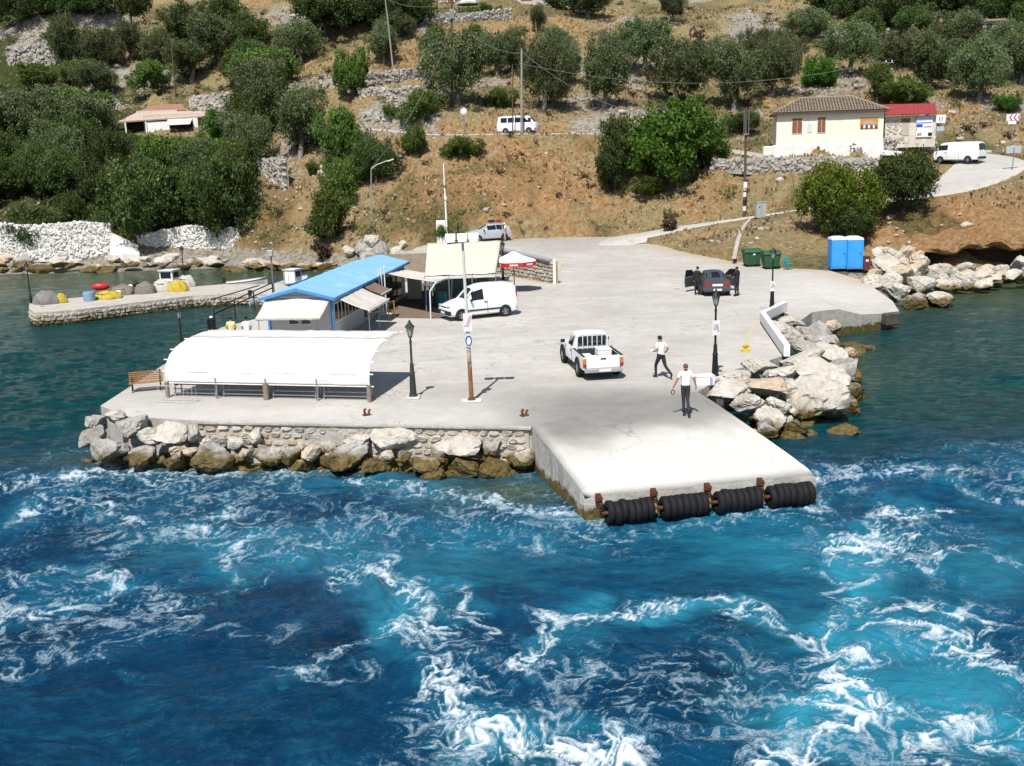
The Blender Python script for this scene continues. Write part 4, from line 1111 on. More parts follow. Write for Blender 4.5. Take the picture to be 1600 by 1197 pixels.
def tree(u, vb, w, h, kind, label, group=None, name=None, shrub=False, p=None, sink=.0):
    """crown w x h pixels standing at (u, vb) on the hill"""
    p = T(u, vb) if p is None else Vector(p); m = mpp(p.y); Wd, Ht = w*m*(1.1 if kind == 'olive' else 1.04), h*m
    name = name or ('shrub' if shrub else {'olive': 'olive_tree', 'fig': 'fig_tree'}.get(kind, 'tree'))
    t = thing(name, label, 'shrub' if shrub else 'tree', p, _rt.uniform(0, 6.28), group)
    c0 = .0 if shrub else (.13 if kind == 'olive' else .08)
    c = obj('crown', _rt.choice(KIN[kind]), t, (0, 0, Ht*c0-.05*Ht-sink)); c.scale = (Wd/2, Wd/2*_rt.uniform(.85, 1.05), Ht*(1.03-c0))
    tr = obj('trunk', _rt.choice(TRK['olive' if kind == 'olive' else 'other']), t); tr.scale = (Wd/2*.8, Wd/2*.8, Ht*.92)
    return t
GO = 'olive trees on the slope above the upper road'
for u, v, w, h, k, lab in [
    (715,164,122,116,'olive','broad olive tree on the slope left of the tall transformer pole'),
    (850,174,88,106,'olive','olive tree just above the white minibus on the upper road'),
    (945,167,90,112,'olive','olive tree with a pale forked trunk in the middle of the row'),
    (1055,162,102,98,'olive','dense olive tree directly behind the bright fig'),
    (1147,172,92,106,'olive','olive tree with a leaning trunk above the round shrub'),
    (1207,152,88,92,'olive','olive tree left of the bright round shrub near the yellow house'),
    (1008,112,104,78,'olive','olive tree rising behind the gap in the row'),
    (888,132,56,70,'olive','small olive tree between two larger ones in the row'),
    (800,118,52,70,'olive','young olive tree behind the wooden pole pair'),
    (838,52,30,40,'olive','small olive tree in front of the hilltop building'),
    (1046,32,52,46,'olive','lone round tree standing on the bare upper slope'),
    (918,28,84,46,'olive','olive tree at the top edge above the bare slope'),
    (1328,116,86,74,'olive','olive tree behind the roof of the yellow house'),
    (1262,62,74,48,'olive','olive tree among pale rocks on the upper right'),
    (1450,142,84,92,'olive','old olive with a leaning whitish trunk behind the annex'),
    (1530,158,92,96,'olive','big olive tree above the road bend on the right'),
    (1596,132,86,78,'olive','olive tree at the right edge of the picture'),
    (1500,82,96,62,'olive','olive tree above the leaning one on the right'),
    (1230,120,60,70,'olive','olive tree behind the one left of the bright round shrub'),
    (470,246,100,106,'olive','grey-green olive tree above the stone revetment'),
    (415,206,100,106,'olive','dark olive tree left of the grey-green one beside the terraces'),
    (470,100,86,62,'olive','round olive tree high above the terraces'),
    (345,105,100,80,'olive','spreading olive tree above the hillside house'),
    (108,108,52,82,'olive','upright olive tree in front of the high dry stone wall'),
    (168,108,66,60,'olive','rounded olive tree right of the upright one'),
    (205,96,48,60,'olive','small olive beside the rounded one below the hill road'),
    (600,100,60,62,'olive','thin olive beside the tall pole above the terraces'),
    (552,152,62,82,'mid','leafy green tree beside the upper terrace wall')]:
    tree(u, v, w, h, k, lab, GO if k == 'olive' else None)
EXTRA = []
for u, v, w, h, k in [(250,106,74,60,'olive'),(300,128,84,62,'olive'),(238,146,70,50,'mid'),(402,130,80,62,'dark'),(365,140,70,56,'mid'),(440,128,60,48,'olive'),(60,140,70,44,'mid'),(150,150,76,50,'olive'),(778,120,60,64,'olive'),(868,104,60,60,'olive'),(1105,120,60,56,'olive'),(1180,104,56,58,'olive'),(1405,108,76,60,'olive'),(1478,124,70,56,'olive'),(1565,100,76,62,'olive'),(682,82,50,40,'mid'),(762,96,52,40,'olive'),(1352,70,70,46,'dark'),(1420,66,80,52,'dark'),(330,84,70,50,'dark'),(620,62,60,44,'olive')]:
    EXTRA.append(tree(u, v, w, h, k, 'tree', 'trees scattered over the upper hillside'))
number_row(EXTRA, 'smaller tree scattered over the upper hillside, %s from the left')
GD = 'dark evergreen trees along the top of the hill'
for u, v, w, h, lab in [(30,44,90,70,'dark evergreen at the top left corner'),(92,36,90,60,'second dark evergreen from the top left corner'),(152,34,84,60,'dark evergreen above the high dry stone wall'),(206,40,70,62,'dark evergreen left of the pale rocks near the hill road'),
    (510,62,120,84,'big dark evergreen left of the thin leaning pole'),(600,52,100,70,'dark evergreen behind the thin leaning pole'),(648,40,80,60,'dark evergreen beside the hilltop parapet'),(560,40,90,60,'dark evergreen between the two big ones'),
    (350,52,80,56,'dark evergreen beside the hill road bend'),(290,70,84,62,'dark evergreen below the hill road'),(390,80,80,62,'dark evergreen above the round olive'),
    (1400,48,104,70,'dark evergreen above the annex at the top right'),(1340,36,90,60,'dark evergreen at the top right beside pale rocks'),(1480,40,110,70,'dark evergreen left of the small hut'),(1572,46,100,70,'dark evergreen right of the small hut'),(1530,22,90,50,'dark evergreen above the small hut'),(1290,20,90,50,'dark evergreen at the top above the bare slope'),(1440,20,90,50,'dark evergreen high above the annex'),(1610,60,70,60,'dark evergreen at the far right edge')]:
    tree(u, v, w, h, 'dark', lab, GD)
tree(1050,292,190,136,'fig','bright green fig tree below the upper road')
tree(1082,262,110,92,'fig','paler right arm of the fig thicket below the upper road', shrub=True, name='fig_bush')
tree(962,302,92,118,'cone','dark conical evergreen beside the fig tree')
tree(1064,294,70,56,'dark','dark low bush at the foot of the fig tree', shrub=True)
tree(1312,372,136,120,'lime','yellow-green round tree on the bank above the blue toilets')
tree(1326,378,92,62,'dark','dark shrub added as the shade under the yellow-green tree', shrub=True)  # added shrub, its dark leaves stand in for shade below the crown
tree(1410,338,118,98,'dark','dark round bush beside the yellow-green tree', shrub=True)
for u, v, w, h, k, lab in [
    (662,197,80,52,'mid','dense green bush beside the upper road below the big olive'),(780,170,54,32,'mid','low green bush left of the white minibus'),
    (648,243,44,50,'mid','open bush on the grassy bank below the upper road'),(720,247,66,34,'mid','flat spreading bush on the bank below the round sign'),
    (588,290,76,76,'dark','dark round bush above the street light'),(536,312,86,66,'mid','yellow-green bush on the slope beside the dark round bush'),(522,372,100,80,'mid','big green bush on the slope behind the blue roof'),
    (536,250,74,84,'mid','feathery green bush where the upper road meets the trees'),(490,273,22,20,'mid','little round bush alone on the slope'),
    (508,408,40,36,'dry','bare brown bush on the shore left of the blue roof'),(1282,136,60,52,'fig','bright green bush behind the tiled roof'),
    (1415,164,78,40,'mid','green bush behind the red-roofed annex'),(1372,158,60,58,'mid','green bush behind the leaning wooden pole'),(1160,210,60,36,'dark','round dark bush on the slope left of the yellow house'),
    (1572,172,44,28,'fig','small bright bush above the chevron sign'),(1050,362,40,36,'dry','brown bush where the lower road leaves the square'),(1448,275,24,26,'dry','dry bush at the road corner beside the dark round bush'),
    (745,62,34,24,'mid','small bush in front of the hilltop parapet'),(760,24,24,18,'fig','potted-looking round bush on the hilltop terrace'),(735,28,24,16,'mid','low bush under the hilltop parasol'),
    (870,14,50,24,'fig','bright bush beside the hilltop building'),(612,190,26,24,'mid','small bush at the foot of the sloping stone wall'),
    (1010,305,60,30,'mid','low bush between the dark evergreen and the fig'),(690,372,22,20,'mid','grassy bush beside the white phone cabinet'),(125,130,60,36,'mid','bush in front of the hillside trees on the left'),(1090,68,24,26,'dry','leafless scrub on the bare upper slope')]:
    tree(u, v, w, h, k, lab, shrub=True, name='bush')
GL = 'dense trees on the slope left of the harbour'
for u, v, w, h, lab in [(44,372,100,68,'rounded dark tree overhanging the whitewashed wall on the left'),(116,350,56,62,'narrow dark tree behind the whitewashed wall'),(216,372,140,134,'largest dark tree hanging over the boat steps'),(345,360,130,118,'broad dark tree above the right whitewashed wall'),(290,352,80,90,'dark tree between the two largest ones on the shore')]:
    tree(u, v, w*1.1, h*1.12, 'dark', lab, GL, sink=1.5)
done = []; GROVE = {}
for k in range(3600):
    u = _rt.uniform(-60, 415); v = _rt.uniform(150, 332)
    ww, hh_ = _rt.uniform(70, 112), _rt.uniform(62, 96)
    if v-hh_ < (135 if u < 215 else 150) and u < 400: continue
    if 176-ww*.45 < u < 335+ww*.45 and v-hh_*1.02 < 205 and v > 170: continue
    if 180 < u < 340 and v <= 170: continue
    if u > 330 and v > 250 and u > 500-v*.4: continue
    if any(abs(u-a) < 38 and abs(v-b) < 24 for a, b in done): continue
    done.append((u, v)); kk = _rt.choice(['dark', 'dark', 'olive', 'mid'])
    t_ = tree(u, v, ww, hh_, kk, 'tree in the grove', GL); GROVE.setdefault(('upper' if v < 215 else 'middle' if v < 275 else 'lower', kk), []).append(t_)
for (row, kk), L_ in GROVE.items(): number_row(L_, {'dark': 'dark green tree', 'olive': 'grey-green olive tree', 'mid': 'fresh green tree'}[kk]+', %s such from the left, '+row+' part of the grove')
CROWD = []
for u, v, w, h, k in [(205,252,66,42,'dark'),(248,254,66,42,'mid'),(292,252,66,42,'fig'),(352,238,70,66,'fig'),(228,272,74,52,'dark'),(160,222,60,52,'dark'),(275,275,76,56,'dark'),(325,268,76,58,'mid')]:
    CROWD.append(tree(u, v, w, h, k, 'tree', GL))
number_row(CROWD, 'leafy tree crowding before the tiled hillside house, %s from the left')
# scattered low scrub, too many to count
def scrub():
    rng = np.random.RandomState(8); V = []; F = []; tn = []
    src = []
    for me in (KIN['mid'][0], KIN['dry'][0]):
        co = np.zeros(len(me.vertices)*3, np.float32); me.vertices.foreach_get('co', co); src.append(co.reshape(-1, 4, 3))
    for kind, n, key in ((0, 300, 'mid'), (1, 520, 'dry')):
        Vs = []
        ys_ = 100+rng.rand(n)*95; xs_ = rng.uniform(-.6, .6, n)*(ys_+6); zs_ = terr(xs_, ys_)
        for x, y, z in zip(xs_, ys_, zs_):
            if kind == 0 and x > -10 and rng.rand() < .35: continue
            if z < 2.2: continue
            if np.min(np.hypot(RALL[:, 0]-x, RALL[:, 1]-y)-RALL[:, 3]) < .9: continue
            q = src[kind]; sel = rng.choice(len(q), 260 if kind == 0 else 130, replace=False); s = rng.uniform(.5, 1.3)*(1 if kind == 0 else .7)
            a = rng.uniform(0, 6.28); R = np.array([[math.cos(a), -math.sin(a), 0], [math.sin(a), math.cos(a), 0], [0, 0, 1]])
            cen = q[sel].mean(1, keepdims=True); quad = cen+(q[sel]-cen)*2.2
            Vs.append((quad.reshape(-1, 3) @ R.T)*np.array([s, s, s*1.1])+np.array([x, y, z-.1]))
        Vs = np.concatenate(Vs); me = np_mesh('scrub', Vs, np.arange(len(Vs)).reshape(-1, 4), LEAF[key], False, {'tone': np.repeat(rng.rand(len(Vs)//4), 4)})
        tag(obj('green_scrub' if kind == 0 else 'dry_scrub', me), 'low green scrub dotted over the hillside' if kind == 0 else 'brown dried scrub dotted over the hillside', 'scrub', kind='stuff')
    # dry grass blades
    n = 90000; y = 84+rng.rand(n)**.9*105; x = rng.uniform(-.62, .62, n)*(y+6)
    z = terr(x, y); keep = (z > 1.9) & (fbm(x*.25, y*.25, 17) > .40)
    for i in range(0, len(RALL), 2): keep &= np.hypot(RALL[i, 0]-x, RALL[i, 1]-y) > RALL[i, 3]+.15
    x, y, z = x[keep], y[keep], z[keep]; n = len(x)
    keep2 = ~in_poly(x, y, PLAZA_XY, .3); x, y, z = x[keep2], y[keep2], z[keep2]; n = len(x)
    a = rng.uniform(0, 6.28, n); h = rng.uniform(.10, .34, n); w = rng.uniform(.06, .16, n); tl = rng.normal(size=(n, 2))*.10
    V = np.stack([np.stack([x-np.cos(a)*w, y-np.sin(a)*w, z-.06], 1), np.stack([x+np.cos(a)*w, y+np.sin(a)*w, z-.06], 1), np.stack([x+np.cos(a)*w*1.3+tl[:, 0], y+np.sin(a)*w*1.3+tl[:, 1], z+h], 1), np.stack([x-np.cos(a)*w*.4+tl[:, 0], y-np.sin(a)*w*.4+tl[:, 1], z+h*.8], 1)], 1).reshape(-1, 3)
    gm = leaf_material('dry_grass', (.17,.125,.06), (.33,.255,.135), (.50,.41,.24), .05)
    me = np_mesh('dry_grass', V, np.arange(n*4).reshape(-1, 4), gm, False, {'tone': np.repeat(rng.rand(n), 4)})
    tag(obj('dry_grass', me), 'straw coloured dry grass on the slopes', 'grass', kind='stuff')
    # loose stones on the slopes
    base = [stone_mesh(i+200) for i in range(4)]; bs = [np.array([v.co[:] for v in m.vertices]) for m in base]; bf = [[tuple(p.vertices) for p in m.polygons if len(p.vertices) == 4] for m in base]
    n = 8200; y = 78+rng.rand(n)*114; x = rng.uniform(-.6, .6, n)*(y+6); z = terr(x, y)
    U, Vp = proj_np(x, y, z)
    pr = .12+.75*sstep(.5, .62, fbm(x*.10, y*.10, 21, 4))
    for u, v, ru, rv, k in [(800,290,110,35,.5),(1180,45,70,35,.9),(60,85,60,22,.8),(1480,350,140,45,.8),(1450,180,90,20,.8),(620,390,60,20,.5),(830,240,120,20,.4),(300,50,100,30,.5),(760,180,60,20,.5),(990,150,120,14,.5)]:
        pr = np.maximum(pr, k*np.exp(-((U-u)/ru)**2-((Vp-v)/rv)**2))
    keep = (rng.rand(n) < pr) & (z > 1.9)
    for i in range(0, len(RALL), 2): keep &= np.hypot(RALL[i, 0]-x, RALL[i, 1]-y) > RALL[i, 3]+.2
    keep &= ~in_poly(x, y, PLAZA_XY, .4)
    Vs = []; Fs = []; b = 0
    for xx, yy, z0 in zip(x[keep], y[keep], z[keep]):
        k = rng.randint(4); s = rng.uniform(.10, .34)*(1+1.4*(rng.rand() < .10)); a = rng.uniform(0, 6.28); c_, s_ = math.cos(a), math.sin(a)
        v = bs[k]*np.array([s*1.3, s, s*.9]); v = np.stack([v[:, 0]*c_-v[:, 1]*s_, v[:, 0]*s_+v[:, 1]*c_, v[:, 2]], 1)+np.array([xx, yy, z0+s*.15])
        Vs.append(v); Fs += [[b+i for i in f] for f in bf[k]]
        # close the two ends with quads
        for r0 in (0, 6): Fs += [[b+r0, b+r0+1, b+r0+2, b+r0+3], [b+r0, b+r0+3, b+r0+4, b+r0+5]]
        b += len(v)
    me = np_mesh('rubble', np.concatenate(Vs), np.array(Fs), mat('scree', (.54,.50,.43), (.34,.30,.25), .8, .95, .3, world=True))
    tag(obj('rubble', me), 'loose pale stones strewn over the slopes', 'rubble', kind='stuff')
scrub()
# ================================================================== BUILDINGS AND SHELTERS
WHITE = mat('white_metal', (.78,.78,.77), (.66,.65,.63), 3, .5, .03)
TARP = mat('white_tarpaulin', (.82,.82,.81), (.74,.74,.73), 1.2, .6, .08, c3=(.68,.66,.60))
TARP_OLD = mat('weathered_canvas', (.66,.62,.55), (.52,.48,.42), 1.5, .8, .08)
GREYM = mat('grey_steel', (.34,.35,.36), (.24,.25,.26), 5, .45, .02, .6)
BLACKM = mat('black_iron', (.020,.024,.022), (.012,.014,.013), 6, .5, .05, .3)
WOOD = mat('bench_wood', (.38,.22,.10), (.25,.13,.055), 7, .7, .2)
WOODG = mat('grey_wood', (.30,.25,.20), (.17,.14,.11), 6, .9, .3)
REDW = mat('red_brown_slats', (.24,.075,.045), (.14,.05,.03), 6, .7, .1)
GLASS = mat('dark_window_glass', (.015,.02,.022), (.008,.01,.012), 2, .06, 0, 0, .6)
BLUE = mat('kiosk_blue_roof', (.27,.51,.79), (.22,.45,.73), 1.2, .6, .03, c3=(.36,.58,.81))
BLUEP = mat('blue_paint', (.08,.28,.62), (.06,.22,.52), 4, .5)
PANEL = mat('grey_white_panel', (.52,.53,.54), (.44,.45,.46), 3, .6, .03)
BEIGE = mat('beige_canvas', (.74,.67,.52), (.68,.60,.46), 1.0, .75, .06, c3=(.78,.72,.58))
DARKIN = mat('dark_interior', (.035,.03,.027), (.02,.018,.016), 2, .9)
FLOORB = mat('brown_terrace_floor', (.20,.15,.115), (.15,.11,.085), 2, .9, .1, world=True)
def basis(o, xd):
    xd = Vector((xd[0], xd[1], 0)).normalized(); return math.atan2(xd.y, xd.x)
# ---------------- arched shelter
LF, RF = W(263,621,QZ), W(578,628,QZ); SL = (RF-LF).length
sh = thing('canopy_shelter', 'white arched tarpaulin shelter along the front of the quay', 'shelter', LF, basis(None, RF-LF))
PROF = [(.02,.60),(-.03,.85),(.02,1.12),(.16,1.38),(.40,1.60),(.80,1.78),(1.35,1.92),(2.1,2.0),(3.0,2.02),(3.85,1.97)]
def prof_at(t):
    k = t*(len(PROF)-1); i = min(int(k), len(PROF)-2); f = k-i
    return (PROF[i][0]*(1-f)+PROF[i+1][0]*f, PROF[i][1]*(1-f)+PROF[i+1][1]*f)
def tarp():
    nx, nt = 60, 36; V = []; F = []
    for i in range(nx+1):
        s = i/nx; bay = abs(math.sin(s*4*PI))**.8
        for j in range(nt+1):
            t = j/nt; y, z = prof_at(t); sag = .05*bay*math.sin(PI*min(1, t*1.2))
            wr = (float(fbm(np.array(s*26), np.array(t*9), 3, 3))-.5)*.05
            ta = max(1, 0); y2, z2 = prof_at(min(1, t+.02)); y1, z1 = prof_at(max(0, t-.02)); L = math.hypot(y2-y1, z2-z1)
            ny_, nz_ = -(z2-z1)/L, (y2-y1)/L
            dd = wr-sag; V.append((s*SL, y+ny_*dd, z+nz_*dd+(.02 if t == 0 else 0)))
    N = nt+1
    for i in range(nx):
        for j in range(nt): a = i*N+j; F.append((a, a+N, a+N+1, a+1))
    me = np_mesh('tarpaulin', V, F, [TARP, TARP_OLD], True)
    o = obj('tarpaulin', me, sh); md = o.modifiers.new('thick', 'SOLIDIFY'); md.thickness = .015
    for k, f in enumerate(me.polygons):
        pass
    # greyed strip along the crest where dirt settles
    mb = MB()
    for i in range(nx):
        a = V[i*N+int(nt*.80)]; b = V[(i+1)*N+int(nt*.80)]; c = V[(i+1)*N+nt]; d = V[i*N+nt]
        up = Vector((0, 0, .02)); mb.add([Vector(a)+up, Vector(b)+up, Vector(c)+up, Vector(d)+up], [(0, 1, 2, 3)])
    o2 = mb.build('weathered_strip', TARP_OLD, sh)
tarp()
for i in range(5):
    x = SL*i/4; mb = MB(); mb.tube([(x, 0, 0)]+[(x, y+(.03 if k < 6 else 0), z-.05) for k, (y, z) in enumerate(PROF)], .038, 8); mb.build('hoop', WHITE if i in (0, 4) else GREYM, sh, 40)
for t in (0, .2, .38, .55, .75, 1.0):
    y, z = prof_at(t); mb = MB(); mb.tube([(-.18, y+.02, z-.03), (SL+.18, y+.02, z-.03)], .028, 6); mb.build('purlin', WHITE, sh, 40)
for i in (1, 2, 3):
    x = SL*i/4
    if i == 2: mb = MB(); mb.tube([(x, -.02, 0), (x, -.02, .62)], .11, 10); mb.build('wooden_post', WOODG, sh, 40)
for x in (.0, SL):
    mb = MB(); mb.tube([(x, -.02, 0), (x, -.02, .63)], .085, 10); mb.build('wooden_post', WOODG, sh, 40)
_xd = (RF-LF).normalized(); _yd = Vector((-_xd.y, _xd.x, 0))
def shelter_bench(k, lab):
    x0 = SL*(k+.06)/4; L = SL/4*.88; b = thing('shelter_bench', lab, 'bench', LF+_xd*x0+_yd*.28, basis(None, _xd), 'benches under the shelter')
    for i, z in enumerate((.14, .30)): mb = MB(); mb.bar((0, -.06, z), (L, -.06, z), .03, .04); mb.build('rail', GREYM, b)
    for z in (.52, .64, .76): mb = MB(); mb.bar((0, .05, z), (L, .05, z), .03, .09); mb.build('back_slat', REDW, b)
    for y in (.18, .30, .42): mb = MB(); mb.bar((0, y, .43), (L, y, .43), .10, .03); mb.build('seat_slat', REDW, b)
    for x in (.05, L-.05):
        mb = MB(); mb.bar((x, -.04, 0), (x, .04, .82), .05, .05); mb.bar((x, .45, 0), (x, .45, .42), .05, .05); mb.bar((x, 0, .41), (x, .48, .41), .05, .03); mb.build('leg', GREYM, b)
for k, lab in enumerate(['leftmost slatted bench under the white shelter','second slatted bench from the left under the white shelter','third slatted bench from the left under the white shelter','rightmost slatted bench under the white shelter']): shelter_bench(k, lab)
# ---------------- park bench at the quay corner
pb = thing('park_bench', 'wooden slatted park bench at the outer corner of the quay', 'bench', W(230,610,QZ), .30); pb.scale = (.86, .86, .86)
for i in range(5): mb = MB(); mb.bar((-.75, .16+.028*i, .50+.085*i), (.75, .16+.028*i, .50+.085*i), .03, .06); mb.build('back_slat', WOOD, pb)
for i in range(5): mb = MB(); mb.bar((-.75, -.32+.10*i, .43), (.75, -.32+.10*i, .43), .08, .03); mb.build('seat_slat', WOOD, pb)
for x in (-.62, .62):
    mb = MB(); mb.tube([(x, -.34, 0), (x, -.30, .42), (x, .12, .41), (x, .20, .55), (x, .30, .92)], .025, 6); mb.tube([(x, .10, .41), (x, .20, 0)], .025, 6); mb.tube([(x, -.30, .42), (x, -.33, .62), (x, .18, .64)], .02, 6); mb.build('side_frame', BLACKM, pb, 40)
# ---------------- bicycle rack
br = thing('bicycle_rack', 'thin white metal rack beside the left end of the shelter', 'rack', W(278,628,QZ), basis(None, _xd)); RKM = mat('rack_grey_white', (.52,.52,.50), (.42,.42,.40), 4, .5)
for i in range(2): mb = MB(); mb.tube([(-.75, -.18+.36*i, .03), (.75, -.18+.36*i, .03)], .014, 6); mb.build('base_rail', RKM, br)
for i in range(5):
    x = -.7+i*.35; mb = MB(); mb.tube([(x, -.18, .03), (x, -.12, .62), (x, .12, .62), (x, .18, .03)], .008, 6); mb.build('hoop', RKM, br)
mb = MB(); mb.tube([(-.75, -.12, .64), (.75, -.12, .64)], .013, 6); mb.build('top_rail', RKM, br)
# ---------------- kiosk with the blue roof
KFR = Vector((-8.75, 50.0, QZ)); kb = Vector((.131, .991, 0)).normalized(); kr = Vector((kb.y, -kb.x, 0))
KW, KL, KH = 3.25, 15.8, 2.18
kk = thing('kiosk', 'long low kiosk with bright blue gabled roof and pale awnings', 'kiosk', KFR, math.atan2(kr.y, kr.x))  # local: -x to the left, +y back
mb = MB(); mb.box((-KW/2, KL/2, KH/2), (KW, KL, KH)); mb.build('wall', PANEL, kk)
mb = MB(); mb.poly([(-KW, -.004, KH), (0, -.004, KH), (-KW/2, -.004, KH+.42)]); mb.build('gable', PANEL, kk)
ov = .28
for sgn, nm in ((1, 'roof'), (-1, 'roof')):
    e = 0+ov if sgn > 0 else -KW-ov; zr = KH+.50; ze = KH+.02
    mb = MB(); mb.slab([(-KW/2, -ov-.15, zr), (e, -ov-.15, ze), (e, KL+ov, ze), (-KW/2, KL+ov, zr)], .06); rf = mb.build('roof', BLUE, kk)
    for q in range(12):
        y = .2+q*1.4; mb = MB(); mb.bar((-KW/2, y, zr+.045), (e, y, ze+.045), .03, .02); mb.build('seam', BLUE, rf)
mb = MB(); mb.bar((-KW-ov, -ov-.16, KH-.01), (-KW/2, -ov-.16, KH+.47), .05, .14); mb.bar((-KW/2, -ov-.165, KH+.47), (ov, -ov-.165, KH-.01), .05, .14); mb.build('fascia', BLUEP, kk)
mb = MB(); mb.bar((ov+.03, -ov-.1, KH-.02), (ov+.03, KL+ov, KH-.02), .05, .12); mb.build('gutter', BLUEP, kk)
for x, y in ((0, 0), (-KW, 0)): mb = MB(); mb.box((x+.01, y-.01, KH/2), (.12, .12, KH)); mb.build('corner_post', BLUEP, kk)
for i in range(2):
    x = -1.35-.62*i; wf = MB().box((x, -.02, 1.02), (.54, .05, .34)).build('window', WHITE, kk); MB().box((x, -.05, 1.02), (.46, .02, .26)).build('pane', GLASS, wf)
for i in range(8):
    y = .55+i*.62; wf = MB().box((.02, y, 1.35), (.05, .54, 1.0)).build('window', WHITE, kk); MB().box((.048, y, 1.35), (.02, .44, .88)).build('pane', GLASS, wf)
for i in range(6):
    y = 6.5+i*1.5; wf = MB().box((.02, y, 1.15), (.05, 1.3, 1.75)).build('window', DARKIN, kk); MB().box((.05, y, 1.15), (.02, 1.15, 1.6)).build('pane', GLASS, wf)
def awning(parent, a, b, c, d, m, name='awning', val=.12, arms=True):
    """sheet a-b (wall edge) to d-c (outer edge) with a hanging valance and folding arms"""
    a, b, c, d = map(Vector, (a, b, c, d)); n = 14; V = []; F = []
    for j in range(9):
        t = j/8
        for i in range(n+1):
            p = a.lerp(b, i/n).lerp(d.lerp(c, i/n), t); p.z -= .06*math.sin(PI*t)+.012*math.sin(i*1.9); V.append(p)
    for i in range(n+1): p = d.lerp(c, i/n).copy(); p.z -= val+.02*math.sin(i*2.2); V.append(p)
    N = n+1
    for j in range(9):
        for i in range(n): q = j*N+i; F.append((q, q+1, q+N+1, q+N))
    o = obj(name, np_mesh(name, V, F, m, True), parent); o.modifiers.new('t', 'SOLIDIFY').thickness = .012
    MB().tube([d, c], .03, 6).build('front_bar', WHITE, o); MB().tube([a, b], .04, 6).build('roller', WHITE, o)
    if arms:
        for q in (.08, .92): MB().tube([a.lerp(b, q)-Vector((0, 0, .15)), d.lerp(c, q)-Vector((0, 0, .05))], .018, 5).build('arm', GREYM, o)
    return o
awning(kk, (-KW-.02, -.12, KH+.05), (.02, -.12, KH+.05), (-.15, -1.45, 1.42), (-KW-.12, -1.45, 1.42), TARP_OLD)
for x in (-KW+.0, -.5): MB().tube([(x, -1.42, 0), (x, -1.42, 1.4)], .022, 6).build('awning_post', GREYM, kk)
awning(kk, (.1, .35, KH-.02), (.1, 4.6, KH-.02), (1.7, 4.8, 1.42), (1.7, .55, 1.42), TARP_OLD)
for y in (.7, 2.6, 4.6): MB().tube([(1.66, y, 0), (1.66, y, 1.4)], .022, 6).build('awning_post', GREYM, kk)
awning(kk, (.1, 5.0, KH-.02), (.1, 7.2, KH-.02), (1.25, 7.2, 1.62), (1.25, 5.0, 1.62), mat('brown_canvas', (.24,.17,.13), (.18,.12,.09), 2, .8))
# tall white poles beside the kiosk
for i, (u, lab) in enumerate(((595,'leftmost of three white flag poles beside the kiosk'),(599,'middle white flag pole beside the kiosk'),(604,'rightmost of three white flag poles beside the kiosk'))):
    p = W(u,492-i,QZ); f = thing('flag_pole', lab, 'pole', p, 0, 'white poles beside the kiosk'); MB().tube([(0, 0, 0), (0, 0, 2.55+.05*i)], [.05, .035], 8).build('shaft', WHITE, f); MB().lathe([(.12, 0), (.12, .05), (.06, .07)], n=10).build('base', WHITE, f); MB().ball((0, 0, 2.58+.05*i), .05, 8, 5).build('finial', WHITE, f)
yf = thing('barrier', 'yellow tubular barrier beside the kiosk awnings', 'barrier', W(598,500,QZ), .7)
YEL = mat('yellow_paint', (.62,.42,.03), (.50,.33,.03), 5, .6, .05)
MB().tube([(-.8, 0, 0), (-.8, 0, .95), (.8, 0, .95), (.8, 0, 0)], .035, 8).build('frame', YEL, yf, 40); MB().tube([(-.8, 0, .5), (.8, 0, .5)], .028, 8).build('rail', YEL, yf, 40)
# ---------------- folding awning in front of the dining terrace
fa = thing('arm_awning', 'long off-white arm awning over the dark dining terrace', 'awning', (0, 0, 0))
a_, b_, c_, d_ = D(590,424,61), D(616,417,66), D(706,431,61.5), D(681,441,56)
awning(fa, a_, b_, c_, d_, TARP_OLD, 'canvas', .1, False)
MB().tube([d_, d_+Vector((-.35, .0, -.5)), Vector((d_.x-.38, d_.y+.1, QZ))], .04, 8).build('post', WHITE, fa, 40)
MB().tube([c_, Vector((c_.x-.1, c_.y+.1, QZ))], .035, 8).build('post', WHITE, fa, 40)
for q in (.25, .5, .75): MB().tube([a_.lerp(b_, q)-Vector((0, 0, .06)), d_.lerp(c_, q)-Vector((0, 0, .06))], .02, 6).build('rib', WHITE, fa)
# ---------------- beige canvas roof of the taverna
ta = thing('canvas_roof', 'large beige canvas roof of the taverna terrace', 'canopy', (0, 0, 0))
p0, p1, p2, p3 = D(668,380,70), D(783,376,73), D(774,427,60), D(664,431,58.5)
def canvas():
    n, m = 18, 14; V = []; F = []
    for j in range(m+1):
        for i in range(n+1):
            p = p0.lerp(p1, i/n).lerp(p3.lerp(p2, i/n), j/m); p.z -= .14*abs(math.sin(PI*3*i/n))*math.sin(PI*j/m)*.35+.02*math.sin(j*1.3+i); V.append(p)
    for j in range(m):
        for i in range(n): a = j*(n+1)+i; F.append((a, a+1, a+n+2, a+n+1))
    o = obj('canvas', np_mesh('canvas', V, F, BEIGE, True), ta); o.modifiers.new('t', 'SOLIDIFY').thickness = .02
canvas()
for i in range(7):
    s = i/6; MB().tube([p0.lerp(p1, s)-Vector((0, 0, .09)), p3.lerp(p2, s)-Vector((0, 0, .09))], .03, 6).build('rafter', GREYM, ta)
for s in (0, .33, .66, 1):
    q = p3.lerp(p2, s); MB().tube([(q.x, q.y, QZ), q-Vector((0, 0, .1))], .04, 8).build('post', GREYM, ta)
    q = p0.lerp(p1, s); MB().tube([(q.x, q.y, QZ), q-Vector((0, 0, .1))], .04, 8).build('post', GREYM, ta)
MB().bar(p3-Vector((0, 0, .14)), p2-Vector((0, 0, .14)), .06, .16).build('front_beam', WHITE, ta)
